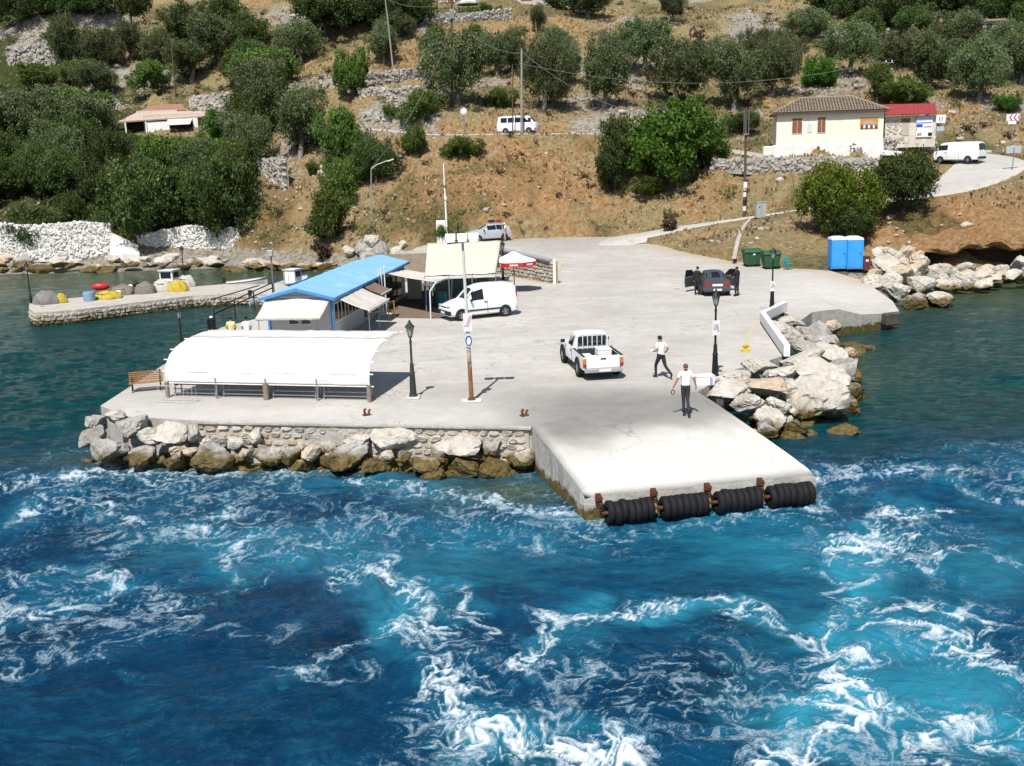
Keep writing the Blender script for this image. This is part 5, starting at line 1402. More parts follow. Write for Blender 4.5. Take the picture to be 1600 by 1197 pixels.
tw = thing('taverna', 'dark open-fronted taverna under the beige canvas', 'building', (0, 0, 0))
wl = W(640,474,QZ); MB().box((-5.6, 73.5, QZ+1.0), (9.2, .3, 2.0)).build('back_wall', mat('taverna_wall', (.34,.28,.22), (.26,.21,.16), 2, .9), tw)
MB().box((-1.2, 69.5, QZ+.9), (.25, 7.5, 1.8)).build('side_wall', mat('taverna_wall', (.34,.28,.22)), tw)
fl = MB(); fl.prism([tuple(W(620,497,QZ))[:2], tuple(W(690,498,QZ))[:2], tuple(W(770,478,QZ))[:2], (-1.4, 73), (-6, 73), tuple(W(600,480,QZ))[:2]], QZ+.004, QZ+.03); fl.build('floor', FLOORB, tw)
MB().box((-3.6, 66, QZ+.55), (2.8, .7, 1.1)).build('counter', mat('counter_green', (.16,.22,.20), (.12,.17,.15), 2, .6), tw)
for i, (x, y) in enumerate(((-4.2, 61.8), (-2.6, 62.6), (-4.9, 64.6), (-2.4, 59.6))):
    tb = thing('taverna_table', ['square table nearest the arm awning in the taverna','square table under the right of the beige canvas','square table deep inside the taverna','square table at the front edge of the taverna'][i], 'table', (x, y, QZ+.03), .3*i, 'tables in the taverna')
    MB().box((0, 0, .74), (.8, .8, .04)).build('table_top', mat('blue_cloth', (.10,.16,.30), (.08,.13,.25), 3, .8), tb)
    for sx in (-.34, .34):
        for sy in (-.34, .34): MB().box((sx, sy, .36), (.05, .05, .72)).build('leg', WOODG, tb)
def barrel(name, lab, p, m, r=.3, h=.95):
    o = thing(name, lab, 'barrel', p); MB().lathe([(r*.92, 0), (r, .04), (r, h*.32), (r*1.05, h*.34), (r, h*.36), (r, h*.65), (r*1.05, h*.67), (r, h*.69), (r, h*.96), (r*.92, h)], n=18).build('drum', m, o, 35)
    MB().lathe([(r*.9, h+.005), (r*.9, h+.03), (r*.2, h+.03)], n=18).build('lid', m, o, 35); return o
barrel('plastic_drum', 'dark blue plastic drum under the arm awning', W(668,480,QZ), mat('drum_blue', (.03,.06,.20), (.02,.045,.15), 3, .4))
barrel('plastic_drum', 'turquoise plastic drum beside the dark blue one', W(690,478,QZ), mat('drum_turquoise', (.04,.30,.30), (.03,.24,.25), 3, .4), .36, .8)
pl = thing('menu_board', 'pale upright panel leaning at the back of the terrace', 'board', W(649,468,QZ), .2); MB().box((0, 0, .75), (.9, .05, 1.4)).build('panel', mat('pale_green_panel', (.46,.50,.44), (.38,.42,.37), 2, .7), pl); MB().box((-.4, .2, .5), (.04, .04, 1.0), rx=.35).build('leg', WOODG, pl); MB().box((.4, .2, .5), (.04, .04, 1.0), rx=.35).build('leg', WOODG, pl)
# ---------------- red and white parasol
RED = mat('parasol_red', (.56,.025,.03), (.46,.02,.025), 3, .6); PWH = mat('parasol_white', (.80,.80,.79), (.74,.74,.73), 3, .7)
um = thing('parasol', 'white parasol with a red lettered border beside the stone wall', 'parasol', W(804,455,QZ), 0)
mb = MB(); mb2 = MB(); n = 8; Rr = 1.55
for k in range(n):
    a, b = 2*PI*(k+.5)/n, 2*PI*(k+1.5)/n; A = Vector((Rr*math.cos(a), Rr*math.sin(a), 1.98)); B = Vector((Rr*math.cos(b), Rr*math.sin(b), 1.98)); Cc = Vector((0, 0, 2.62)); Mi = (A+B)/2*.985
    pA, pB = A.lerp(Cc, .5)+Vector((0, 0, -.04)), B.lerp(Cc, .5)+Vector((0, 0, -.04))
    w = MB().slab([A, B, pB, pA], .012).build('canopy_panel', PWH, um); MB().add([pA, pB, Cc], [(0, 1, 2)]).build('upper_panel', PWH, w)
    v = MB().slab([A+Vector((0, 0, .01)), B+Vector((0, 0, .01)), B-Vector((0, 0, .27)), A-Vector((0, 0, .27))], .012).build('valance', RED, um)
    # white lettering, read only as short strokes at this distance
    d = (B-A).normalized(); nr = Vector((math.cos((a+b)/2), math.sin((a+b)/2), 0))*.012
    for q, hh in ((.30, .12), (.38, .10), (.44, .12), (.52, .09), (.60, .12), (.68, .10)):
        c = A.lerp(B, q)+nr-Vector((0, 0, .14)); MB().bar(c-d*.035, c+d*.035, .012, hh).build('lettering', PWH, v)
    MB().tube([Cc-Vector((0, 0, .08)), A], .012, 5).build('rib', GREYM, um)
MB().tube([(0, 0, 0), (0, 0, 2.66)], .03, 8).build('pole', BLACKM, um); MB().lathe([(.30, 0), (.30, .08), (.06, .12)], n=14).build('base', GREYM, um)

# ---------------- yellow house
HD = 104.0; hA, hB = D(1212,240,HD), D(1377,236,HD); hz = min(hA.z, hB.z)-.2; HW = hB.x-hA.x; HT = 4.05; HDp = 6.4
YELW = mat('cream_plaster', (.85,.79,.67), (.79,.72,.60), 1.2, .9, .06, c3=(.70,.60,.44)); WPL = mat('white_plinth', (.80,.79,.77), (.70,.68,.65), 1.5, .9, .2)
hs = thing('house', 'cream plastered house with brown shutters and hipped tile roof', 'house', (hA.x, HD, hz), -.2); hs.scale = (.96, 1, 1)
MB().box((HW/2, HDp/2, HT/2), (HW, HDp, HT)).build('wall', YELW, hs)
mb = MB(); mb.box((HW/2-.1, .2, .07), (HW+.4, .7, 2.0)); mb.build('plinth', WPL, hs, bevel=.08)
mb = MB(); mb.box((HW+.9, -.1, -.05), (2.2, 1.2, .5), rz=-.12, ry=.1); mb.build('plinth_step', WPL, hs, bevel=.12)
mb = MB(); mb.box((-.65, .3, .55), (1.2, .3, .9)); mb.build('garden_wall', WPL, hs, bevel=.04)
SHUT = mat('brown_shutter', (.26,.105,.06), (.20,.08,.045), 4, .7, .1)
m1 = mpp(HD)
for u0, u1, v0, v1 in ((1237.5,1254,185,208.5),(1277,1290.5,183.5,207)):
    a, b = D(u0, v1, HD), D(u1, v0, HD); w_, h_ = b.x-a.x, b.z-a.z; cx, cz = (a.x+b.x)/2-hA.x, (a.z+b.z)/2-hz
    f = MB().box((cx, -.02, cz), (w_+.14, .05, h_+.14)).build('window', YELW, hs)
    for s in (-1, 1): MB().box((cx+s*w_/4, -.055, cz), (w_/2-.03, .03, h_)).build('shutter', SHUT, f)
def plate(parent, u0, v0, u1, v1, dd, ox, oz, m, name, y=-.03, t=.03):
    a, b = D(u0, v1, dd), D(u1, v0, dd); return MB().box(((a.x+b.x)/2-ox, y, (a.z+b.z)/2-oz), (b.x-a.x, t, b.z-a.z)).build(name, m, parent)
ORG = mat('sign_orange', (.62,.26,.05), (.52,.20,.04), 3, .7); SGR = mat('sign_grey', (.42,.40,.36), (.34,.32,.28), 3, .7); SBR = mat('sign_brown', (.20,.06,.03), (.15,.05,.03), 3, .7); BLUES = mat('sign_blue', (.03,.10,.42), (.025,.08,.36), 3, .6); PWHITE = mat('board_white', (.80,.81,.83), (.76,.77,.79), 2, .6); PBLK = mat('sign_black', (.02,.02,.025), (.015,.015,.02), 3, .6)
sg = plate(hs, 1343, 184, 1371, 202, HD, hA.x, hz, ORG, 'painted_sign')
a = D(1357, 194.5, HD); mb = MB(); mb.prism([(.72*math.cos(q), .42*math.sin(q)) for q in np.linspace(0, PI, 16)], -.008, .008); mb.xf(None)
o = obj('arch_motif', mb.mesh('arch_motif', SGR), sg); o.location = (a.x-hA.x, -.055, a.z-hz-.05); o.rotation_euler = (PI/2, 0, 0)
for q in range(7):
    b = D(1346+q*3.6, 197.5+(q % 2), HD); MB().box((b.x-hA.x, -.056, b.z-hz), (.16, .014, .30)).build('lettering', PWHITE if q % 2 else SBR, sg)
plate(hs, 1344, 198.6, 1370, 201.6, HD, hA.x, hz, SBR, 'painted_band', -.052, .012)
plate(hs, 1261, 193, 1269, 207, HD, hA.x, hz, mat('pale_plaque', (.66,.66,.66), (.6,.6,.6), 2, .7), 'plaque')
MB().tube([(-.04, -.06, .2), (-.04, -.06, HT)], .05, 6).build('drainpipe', GREYM, hs)
def hip_roof():
    ov = .45; z0 = HT+.02; z1 = HT+1.45; x0, x1, y0, y1 = -ov, HW+ov, -ov, HDp+ov; rx0, rx1, ry = x0+3.0, x1-3.2, (y0+y1)/2
    faces = [((x0, y0), (x1, y0), (rx1, ry), (rx0, ry)), ((x1, y0), (x1, y1), (rx1, ry), (rx1, ry)), ((x0, y1), (x0, y0), (rx0, ry), (rx0, ry)), ((x1, y1), (x0, y1), (rx0, ry), (rx1, ry))]
    mb = MB()
    for a, b, c, d in faces: mb.add([(a[0], a[1], z0), (b[0], b[1], z0), (c[0], c[1], z1), (d[0], d[1], z1)], [(0, 1, 2, 3)])
    mb.add([(x0, y0, z0-.12), (x1, y0, z0-.12), (x1, y1, z0-.12), (x0, y1, z0-.12)], [(0, 1, 2, 3)])
    for p, q in (((x0, y0), (x1, y0)), ((x1, y0), (x1, y1)), ((x1, y1), (x0, y1)), ((x0, y1), (x0, y0))): mb.add([(*p, z0-.12), (*q, z0-.12), (*q, z0), (*p, z0)], [(0, 1, 2, 3)])
    TL = NT('roof_tiles'); pz = TL.objc(); c = TL.ramp(TL.noise(pz, 5.5, 3, .8), [(.25, (.11,.085,.065)), (.42, (.24,.18,.135)), (.56, (.40,.34,.27)), (.72, (.20,.17,.145))]); TL.bsdf(c, .95, 0, .1)
    rf = mb.build('roof', mat('roof_underlay', (.10,.07,.05)), hs)
    mb = MB(); rng = random.Random(2)
    for fi, (a, b, c, d) in enumerate(faces[:3]):
        A, B, C_, D_ = [Vector((p[0], p[1], 0)) for p in (a, b, c, d)]; A.z = B.z = z0+.05; C_.z = D_.z = z1+.05
        L = (B-A).length; nT = int(L/.30)
        e = (B-A).normalized(); up = ((C_+D_)/2-(A+B)/2); up = (up-e*up.dot(e)); Ls = up.length; up.normalize(); nr = e.cross(up).normalized()
        if nr.z < 0: nr = -nr
        for i in range(nT):
            s = (i+.5)*.30; base = A+e*s; lim = Ls
            # clip at the hips
            ls = (D_-A).dot(e); rs = (B-C_).dot(e)
            if s < ls: lim = Ls*s/ls
            if L-s < rs: lim = min(lim, Ls*(L-s)/rs)
            k = 0
            while k*.42 < lim-.1:
                q0 = base+up*(k*.42); q1 = base+up*min(lim, (k+1)*.42+.05); lift0 = nr*(.035+rng.uniform(0, .02)); rr = .105
                ring = lambda q, l, r: [q+l+e*(r*math.cos(PI*t/4))+nr*(r*.75*math.sin(PI*t/4)) for t in range(5)]
                mb.loft([ring(q0, lift0, rr), ring(q1, nr*.0, rr*.82)], False, False); k += 1
    t = mb.build('tiles', TL.m, rf); t['kind'] = 'stuff'
    mb = MB(); mb.tube([(rx0, ry, z1+.08), (rx1, ry, z1+.08)], .14, 8); mb.tube([(x0, y0, z0+.06), (rx0, ry, z1+.08)], .12, 8); mb.tube([(x1, y0, z0+.06), (rx1, ry, z1+.08)], .12, 8); mb.build('ridge', mat('ridge_tile', (.32,.25,.19), (.22,.17,.13), 4, .95), rf, 40)
hip_roof()
# ---------------- red-roofed stone annex
AD = 104.6; aA, aB = D(1378,222,AD), D(1461,219,AD); az = aA.z-.6
an = thing('annex', 'small stone building with red sheet roof beside the cream house', 'building', (aA.x+.25, AD, az)); AW = aB.x-aA.x-.25; AH = D(1420,181,AD).z-az
MASON = mat('plastered_stone', (.72,.67,.58), (.56,.50,.42), 1.6, .95, .5, c3=(.42,.36,.29))
MB().box((AW/2, 2.2, AH/2), (AW, 4.4, AH)).build('wall', MASON, an)
stone_holder = obj('stonework', None, an)
mb = MB()
_ra = random.Random(9)
for i in range(60):
    x, z = _ra.uniform(.2, 2.0), _ra.uniform(.5, AH-.3); me = _ra.choice(ST_GREY); mb.xf(Matrix.Translation((x, 0, z)) @ Matrix.Diagonal((.34, .1, .24, 1))).add([v.co for v in me.vertices], [tuple(p.vertices) for p in me.polygons])
mb.M = None; o = mb.build('stones', ST_GREY[0].materials[0], an); o['kind'] = 'stuff'; bpy.data.objects.remove(stone_holder)
RROOF = mat('red_roof_sheet', (.34,.05,.055), (.25,.035,.04), 2, .7, .06)
ra_, rb_ = D(1376,180.5,AD-.5), D(1464,177.5,AD-.5); rc_, rd_ = D(1461,162,AD+3.6), D(1375,164,AD+3.6); ob = Vector((aA.x+.25, AD, az))
MB().slab([ra_-ob, rb_-ob, rc_-ob, rd_-ob], .08).build('roof', RROOF, an); rf = [o for o in an.children if o.name.startswith('roof')][0]
for i in range(14):
    q = (i+.5)/14; MB().bar((ra_.lerp(rb_, q)-ob)+Vector((0, 0, .06)), (rd_.lerp(rc_, q)-ob)+Vector((0, 0, .06)), .06, .04).build('rib', RROOF, rf)
plate(an, 1408, 185, 1422, 191.5, AD, aA.x+.25, az, SHUT, 'lintel'); plate(an, 1409, 192, 1421, 212, AD, aA.x+.25, az, mat('boarded_door', (.52,.45,.36), (.44,.38,.30), 2, .9), 'door')
bd = thing('information_board', 'white information board with blue text lines on the annex wall', 'board', (aA.x+.25, AD-.08, az))
plate(bd, 1430, 181, 1457, 214.5, AD, aA.x+.25, az, PWHITE, 'panel')
for u0, v0, u1, v1, m_ in ((1431,182,1456,186,mat('board_pale_blue', (.40,.48,.62), (.36,.44,.58), 3, .6)),(1431,191,1455,193,BLUES),(1431,194,1441,199,BLUES),(1443,197.5,1455,199,BLUES),(1430.8,201.5,1432.4,203,PBLK),(1432,208,1439,212,ORG),(1449,207,1455.5,212.5,PBLK)):
    plate(bd, u0, v0, u1, v1, AD, aA.x+.25, az, m_, 'print', -.052, .012)
bs = thing('road_sign', 'small white and blue board beside the annex', 'sign', D(1468,214,AD))
MB().tube([(0, 0, -.2), (0, 0, 2.1)], .04, 6).build('post', GREYM, bs); MB().box((0, -.05, 1.75), (.95, .04, .75)).build('panel', PWHITE, bs)
for x in (-.12, .12): MB().box((x, -.08, 1.75), (.08, .02, .42)).build('figure', BLUES, bs)
MB().box((0, -.05, .8), (.7, .04, .45)).build('lower_panel', mat('board_pale_blue', (.40,.48,.62)), bs)
# ---------------- tiled house among the trees on the left
tD = 139.0; o0 = D(190,206,tD)
th = thing('hillside_house', 'low house with pale terracotta roof and white awning among the trees', 'house', (o0.x, tD, o0.z-1.0))
def tl(u, v, d=tD): p = D(u, v, d); return Vector((p.x-o0.x, p.y-tD, p.z-o0.z+1.0))
TERC = mat('pale_terracotta', (.52,.40,.33), (.44,.33,.27), 2, .9, .2); TERC2 = mat('terracotta', (.34,.19,.12), (.26,.14,.09), 3, .9, .3)
a, b = tl(226,206), tl(330,202); MB().box(((a.x+b.x)/2, 3, (a.z+tl(226,182).z)/2-.5), (b.x-a.x, 6, tl(226,182).z-a.z+1.4)).build('wall', mat('house_plaster', (.55,.50,.45), (.45,.4,.36), 1.5, .9), th)
MB().slab([tl(184,191,138.2), tl(332,181,138.2), tl(322,172,144), tl(215,176,144)], .18).build('roof', TERC, th)
MB().slab([tl(214,176,143.4), tl(291,172,143.4), tl(284,163,147), tl(240,165,147)], .16).build('upper_roof', TERC2, th); MB().box((tl(252,176,145).x, 5.2, tl(252,175,145).z-.4), (5.5, 2, 1.1)).build('upper_wall', mat('house_plaster', (.55,.50,.45)), th)
p, q = tl(231,207,138.4), tl(264,189,138.4); MB().box(((p.x+q.x)/2, -.6, (p.z+q.z)/2), (q.x-p.x, .06, q.z-p.z)).build('white_sheet', TARP, th)
MB().slab([tl(262,186,138.4), tl(301,184,138.4), tl(297,194,136.8), tl(260,196,136.8)], .05).build('awning', TARP_OLD, th)
p, q = tl(303,200,138.4), tl(309,184,138.4); MB().box(((p.x+q.x)/2, -.6, (p.z+q.z)/2), (q.x-p.x, .5, q.z-p.z)).build('pillar', WPL, th)
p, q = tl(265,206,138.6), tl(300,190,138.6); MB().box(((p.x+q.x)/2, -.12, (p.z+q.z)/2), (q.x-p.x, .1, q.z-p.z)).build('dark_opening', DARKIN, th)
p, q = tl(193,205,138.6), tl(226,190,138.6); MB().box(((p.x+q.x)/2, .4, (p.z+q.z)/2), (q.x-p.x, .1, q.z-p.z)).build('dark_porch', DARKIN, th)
for u, v in ((196,193),(228,192)): p = tl(u, v, 138.3); MB().box((p.x, p.y, p.z-.8), (.18, .18, 1.9)).build('porch_post', WPL, th)
for u in (299, 312): p = tl(u, 160, 145); MB().box((p.x, p.y, p.z-.6), (.5, .5, 1.8)).build('chimney', WPL, th)
# ---------------- hilltop terrace, building and hut
hb = D(832,16,190); hh = thing('hilltop_building', 'pale low building cut by the top edge of the picture', 'building', (hb.x, 190, hb.z-.5))
MB().box((0, 3, 2.2), (11, 6, 4.4)).build('wall', mat('house_plaster', (.55,.50,.45)), hh); MB().box((-1.0, -.05, 2.9), (2.0, .1, 1.4)).build('window', SHUT, hh); MB().box((2.4, -.05, 2.9), (1.6, .1, 1.4)).build('window', SHUT, hh); MB().box((0, 3, 4.5), (11.8, 6.8, .25)).build('roof', TERC, hh)
hp = T(732,24); hpz = thing('hilltop_parasol', 'pale green-white parasol on the hilltop terrace', 'parasol', hp)
mb = MB()
for k in range(8):
    a, b = 2*PI*k/8, 2*PI*(k+1)/8; MB().add([(1.9*math.cos(a), 1.9*math.sin(a), 1.9), (1.9*math.cos(b), 1.9*math.sin(b), 1.9), (0, 0, 2.7)], [(0, 1, 2)]).build('canopy_panel', PWH, hpz); MB().slab([(1.9*math.cos(a), 1.9*math.sin(a), 1.9), (1.9*math.cos(b), 1.9*math.sin(b), 1.9), (1.9*math.cos(b), 1.9*math.sin(b), 1.6), (1.9*math.cos(a), 1.9*math.sin(a), 1.6)], .02).build('valance', mat('pale_green', (.50,.60,.50)), hpz)
MB().tube([(0, 0, 0), (0, 0, 2.7)], .05, 6).build('pole', WHITE, hpz)
hu = T(1550,56); ht = thing('hut', 'small grey hut with sheet roof among the trees at the top right', 'hut', hu); 
MB().box((0, 1, .9), (3.0, 2.4, 2.2)).build('wall', mat('blockwork', (.45,.44,.42), (.36,.35,.33), 2, .95, .2), ht); MB().slab([(-2.4, -.6, 2.0), (2.3, -.6, 2.15), (2.3, 2.6, 2.6), (-2.4, 2.6, 2.45)], .12).build('roof', mat('rusty_sheet', (.36,.27,.23), (.25,.18,.15), 2, .8, .1), ht); MB().box((-.6, -.23, .9), (.8, .06, 1.5)).build('door', DARKIN, ht)
# ================================================================== VEHICLES
CWHITE = mat('car_white', (.78,.79,.80), (.74,.75,.76), 2, .28, 0, 0, .5); CSILV = mat('car_silver', (.52,.54,.58), (.47,.49,.53), 2, .28, 0, .25, .5); CDARK = mat('car_dark', (.085,.095,.105), (.075,.084,.094), 2, .25, 0, .3, .5)
TYRE = mat('tyre_rubber', (.022,.022,.023), (.014,.014,.015), 8, .85, .2); RIM = mat('wheel_rim', (.42,.42,.43), (.32,.32,.33), 6, .4, 0, .6); CPLAST = mat('black_plastic', (.025,.026,.028), (.018,.019,.02), 5, .6, .05)
LAMPR = mat('tail_lamp_red', (.40,.02,.02), (.30,.015,.015), 5, .25); LAMPA = mat('tail_lamp_amber', (.55,.22,.05), (.45,.18,.05), 5, .25); LAMPW = mat('head_lamp', (.55,.58,.60), (.45,.48,.5), 5, .12, 0, .2); NPLATE = mat('number_plate', (.74,.74,.70), (.68,.68,.64), 5, .5); SEATM = mat('seat_cloth', (.05,.05,.055), (.035,.035,.04), 5, .9)
def ring(x, zb, zm, zt, zr, w, wr):
    h = [(0, zb), (.84*w, zb), (.98*w, zb+.09), (w, zm), (.985*w, zt-.06), (.95*w, zt), (wr, zr-.05), (wr-.13 if wr > .3 else wr*.6, zr), (0, zr+.025)]
    pts = [Vector((x, -a, b)) for a, b in h]+[Vector((x, a, b)) for a, b in h[-2:0:-1]]
    return pts
NR = 16
def body_loft(st): return [ring(*s) for s in st]
def quad_on(rings, i, j, k0, k1, a0=.06, a1=.94, b0=.08, b1=.92, off=.012):
    """patch between stations i,j and ring indices k0,k1 (bilinear), lifted off the skin"""
    P = [rings[i][k0], rings[j][k0], rings[j][k1], rings[i][k1]]
    f = lambda a, b: (P[0]*(1-a)+P[1]*a)*(1-b)+(P[3]*(1-a)+P[2]*a)*b
    q = [f(a0, b0), f(a1, b0), f(a1, b1), f(a0, b1)]
    n = (q[1]-q[0]).cross(q[3]-q[0]).normalized()
    c = (q[0]+q[2])/2; ref = Vector((c.x, 0, c.z-.35))
    if n.dot(c-ref) < 0: n = -n
    return [p+n*off for p in q]
def wheel(t, x, y, r, side, wd=.19, rim=RIM):
    mb = MB(); prof = [(r*.62, -wd/2), (r*.9, -wd/2), (r, -wd*.34), (r, wd*.34), (r*.9, wd/2), (r*.62, wd/2)]
    mb.lathe(prof, (0, 0, 0), 22, 'Y', False); w = mb.build('wheel', TYRE, t, 40); w.location = (x, y, r)
    MB().lathe([(r*.63, -wd*.36), (r*.60, side*wd*.42*-1), (r*.3, -side*wd*.30), (r*.12, -side*wd*.42)], (0, 0, 0), 18, 'Y').build('rim', rim, w, 30)
    for q in range(5):
        a = q*2*PI/5; MB().bar((math.cos(a)*r*.12, -side*wd*.38, math.sin(a)*r*.12), (math.cos(a)*r*.56, -side*wd*.36, math.sin(a)*r*.56), .05, .03, (0, 1, 0)).build('spoke', rim, w)
    mb = MB(); yy = y+(.01 if side < 0 else -.01)
    pts = [((r*1.2)*math.cos(q), (r*1.2)*math.sin(q)) for q in np.linspace(-.35, PI+.35, 18)]
    mb.add([(x+a, y+side*-1*(wd/2-.012)*-1*0+side*0, 0) for a, b in []] or [(x+a, y-side*.0, max(.14, r+b)) for a, b in pts], [tuple(range(len(pts)))])
    return w
def arch(t, x, w, r):
    for s in (-1, 1):
        pts = [((r*1.17)*math.cos(q), (r*1.17)*math.sin(q)) for q in np.linspace(-.30, PI+.30, 18)]
        mb = MB(); mb.add([(x+a, s*(w+.006), max(.16, r+b)) for a, b in pts]+[(x+a, s*(w-.12), max(.16, r+b)) for a, b in pts], [tuple(range(18)), tuple(range(18, 36))]+[(i, (i+1) % 18, 18+(i+1) % 18, 18+i) for i in range(18)]); mb.build('wheel_arch', CPLAST, t)
def finish(t, paint, W_, wheels, r, front, rear, plate_z=.55, bump=CPLAST, zb=.25, rimm=RIM):
    for x in wheels:
        arch(t, x, W_, r)
        for s in (-1, 1): wheel(t, x, s*(W_-.075), r, -s, .2, rimm)
    MB().box((front+.005, 0, zb+.2), (.16, W_*1.92, .24)).build('front_bumper', bump, t, bevel=.04)
    MB().box((rear-.005, 0, zb+.2), (.14, W_*1.92, .22)).build('rear_bumper', bump, t, bevel=.04)
    MB().box((rear-.09, 0, plate_z), (.02, .5, .12)).build('number_plate', NPLATE, t); MB().box((front+.09, 0, zb+.2), (.02, .5, .11)).build('number_plate', NPLATE, t)
def pane(t, q, m=GLASS, name='window'): return MB().slab(q, .008).build(name, m, t)
def mirror(t, x, y, z):
    for s in (-1, 1): MB().box((x, s*y, z), (.10, .2, .15)).build('mirror', CPLAST, t, bevel=.03)
def door_line(t, x, w, z0, z1):
    for s in (-1, 1): MB().box((x, s*(w+.001), (z0+z1)/2), (.012, .012, z1-z0)).build('door_seam', CPLAST, t)
def handle(t, x, w, z):
    for s in (-1, 1): MB().box((x, s*(w+.012), z), (.16, .025, .035)).build('door_handle', CPLAST, t)
def place(name, label, p, heading, scale=1.0): 
    t = thing(name, label, 'vehicle', p, heading, 'vehicles around the harbour'); t.scale = (scale,)*3; return t

# ---- white panel van on the square (front to the left of the picture)
def panel_van():
    pr, pf = W(792,486,QZ), W(697,497,QZ); d = pf-pr; t = place('panel_van', 'white panel van with black bumper parked beside the taverna', W(743,497,QZ)+Vector((.1, .45, 0)), math.atan2(d.y, d.x)-.06); t['category'] = 'van'
    st = [(2.02,.28,.5,.62,.66,.72,.62),(1.92,.24,.5,.74,.80,.80,.70),(1.35,.22,.55,.92,1.0,.84,.74),(.98,.22,.55,.98,1.08,.85,.72),(.42,.22,.55,1.02,1.66,.86,.62),(-.1,.22,.55,1.03,1.80,.86,.66),(-.6,.22,.55,1.03,1.83,.86,.68),(-1.85,.22,.55,1.03,1.80,.86,.68),(-2.03,.26,.55,1.0,1.70,.84,.66),(-2.07,.3,.55,1.0,1.62,.82,.64)]
    R = body_loft(st); MB().loft(R).build('body', CWHITE, t, 38)
    pane(t, [*quad_on(R, 3, 4, 6, 8, .08, .95, .02, 1.0)], name='windscreen'); pane(t, [*quad_on(R, 3, 4, 10, 8, .08, .95, .02, 1.0)], name='windscreen')
    for k0, k1 in ((5, 6), (11, 10)):
        pane(t, quad_on(R, 4, 5, k0, k1, -.45, .9, .06, .86)); MB().slab(quad_on(R, 6, 7, k0, k1, .1, .95, .05, .9, .008), .006).build('side_panel', CWHITE, t)
    for s in (-1, 1):
        MB().box((1.93, s*.58, .76), (.16, .3, .16)).build('headlight', LAMPW, t, bevel=.04); MB().box((-2.06, s*.72, 1.15), (.06, .12, .5)).build('tail_light', LAMPR, t)
        MB().box((0, s*.868, .52), (2.2, .02, .08)).build('side_moulding', CPLAST, t)
    TURQ = mat('turquoise_cloth', (.05,.42,.40), (.04,.35,.34), 3, .7)
    MB().box((1.93, 0, .72), (.16, .7, .08)).build('grille', CPLAST, t); mirror(t, .75, .95, 1.08); door_line(t, .95, .855, .3, 1.0); door_line(t, -.25, .865, .3, 1.05); handle(t, -.12, .87, .95)
    finish(t, CWHITE, .86, (1.30, -1.32), .31, 1.98, -2.03)
    MB().box((-2.12, 0, 1.35), (.06, 1.2, .62)).build('rear_cloth', TURQ, t, bevel=.03)
panel_van()

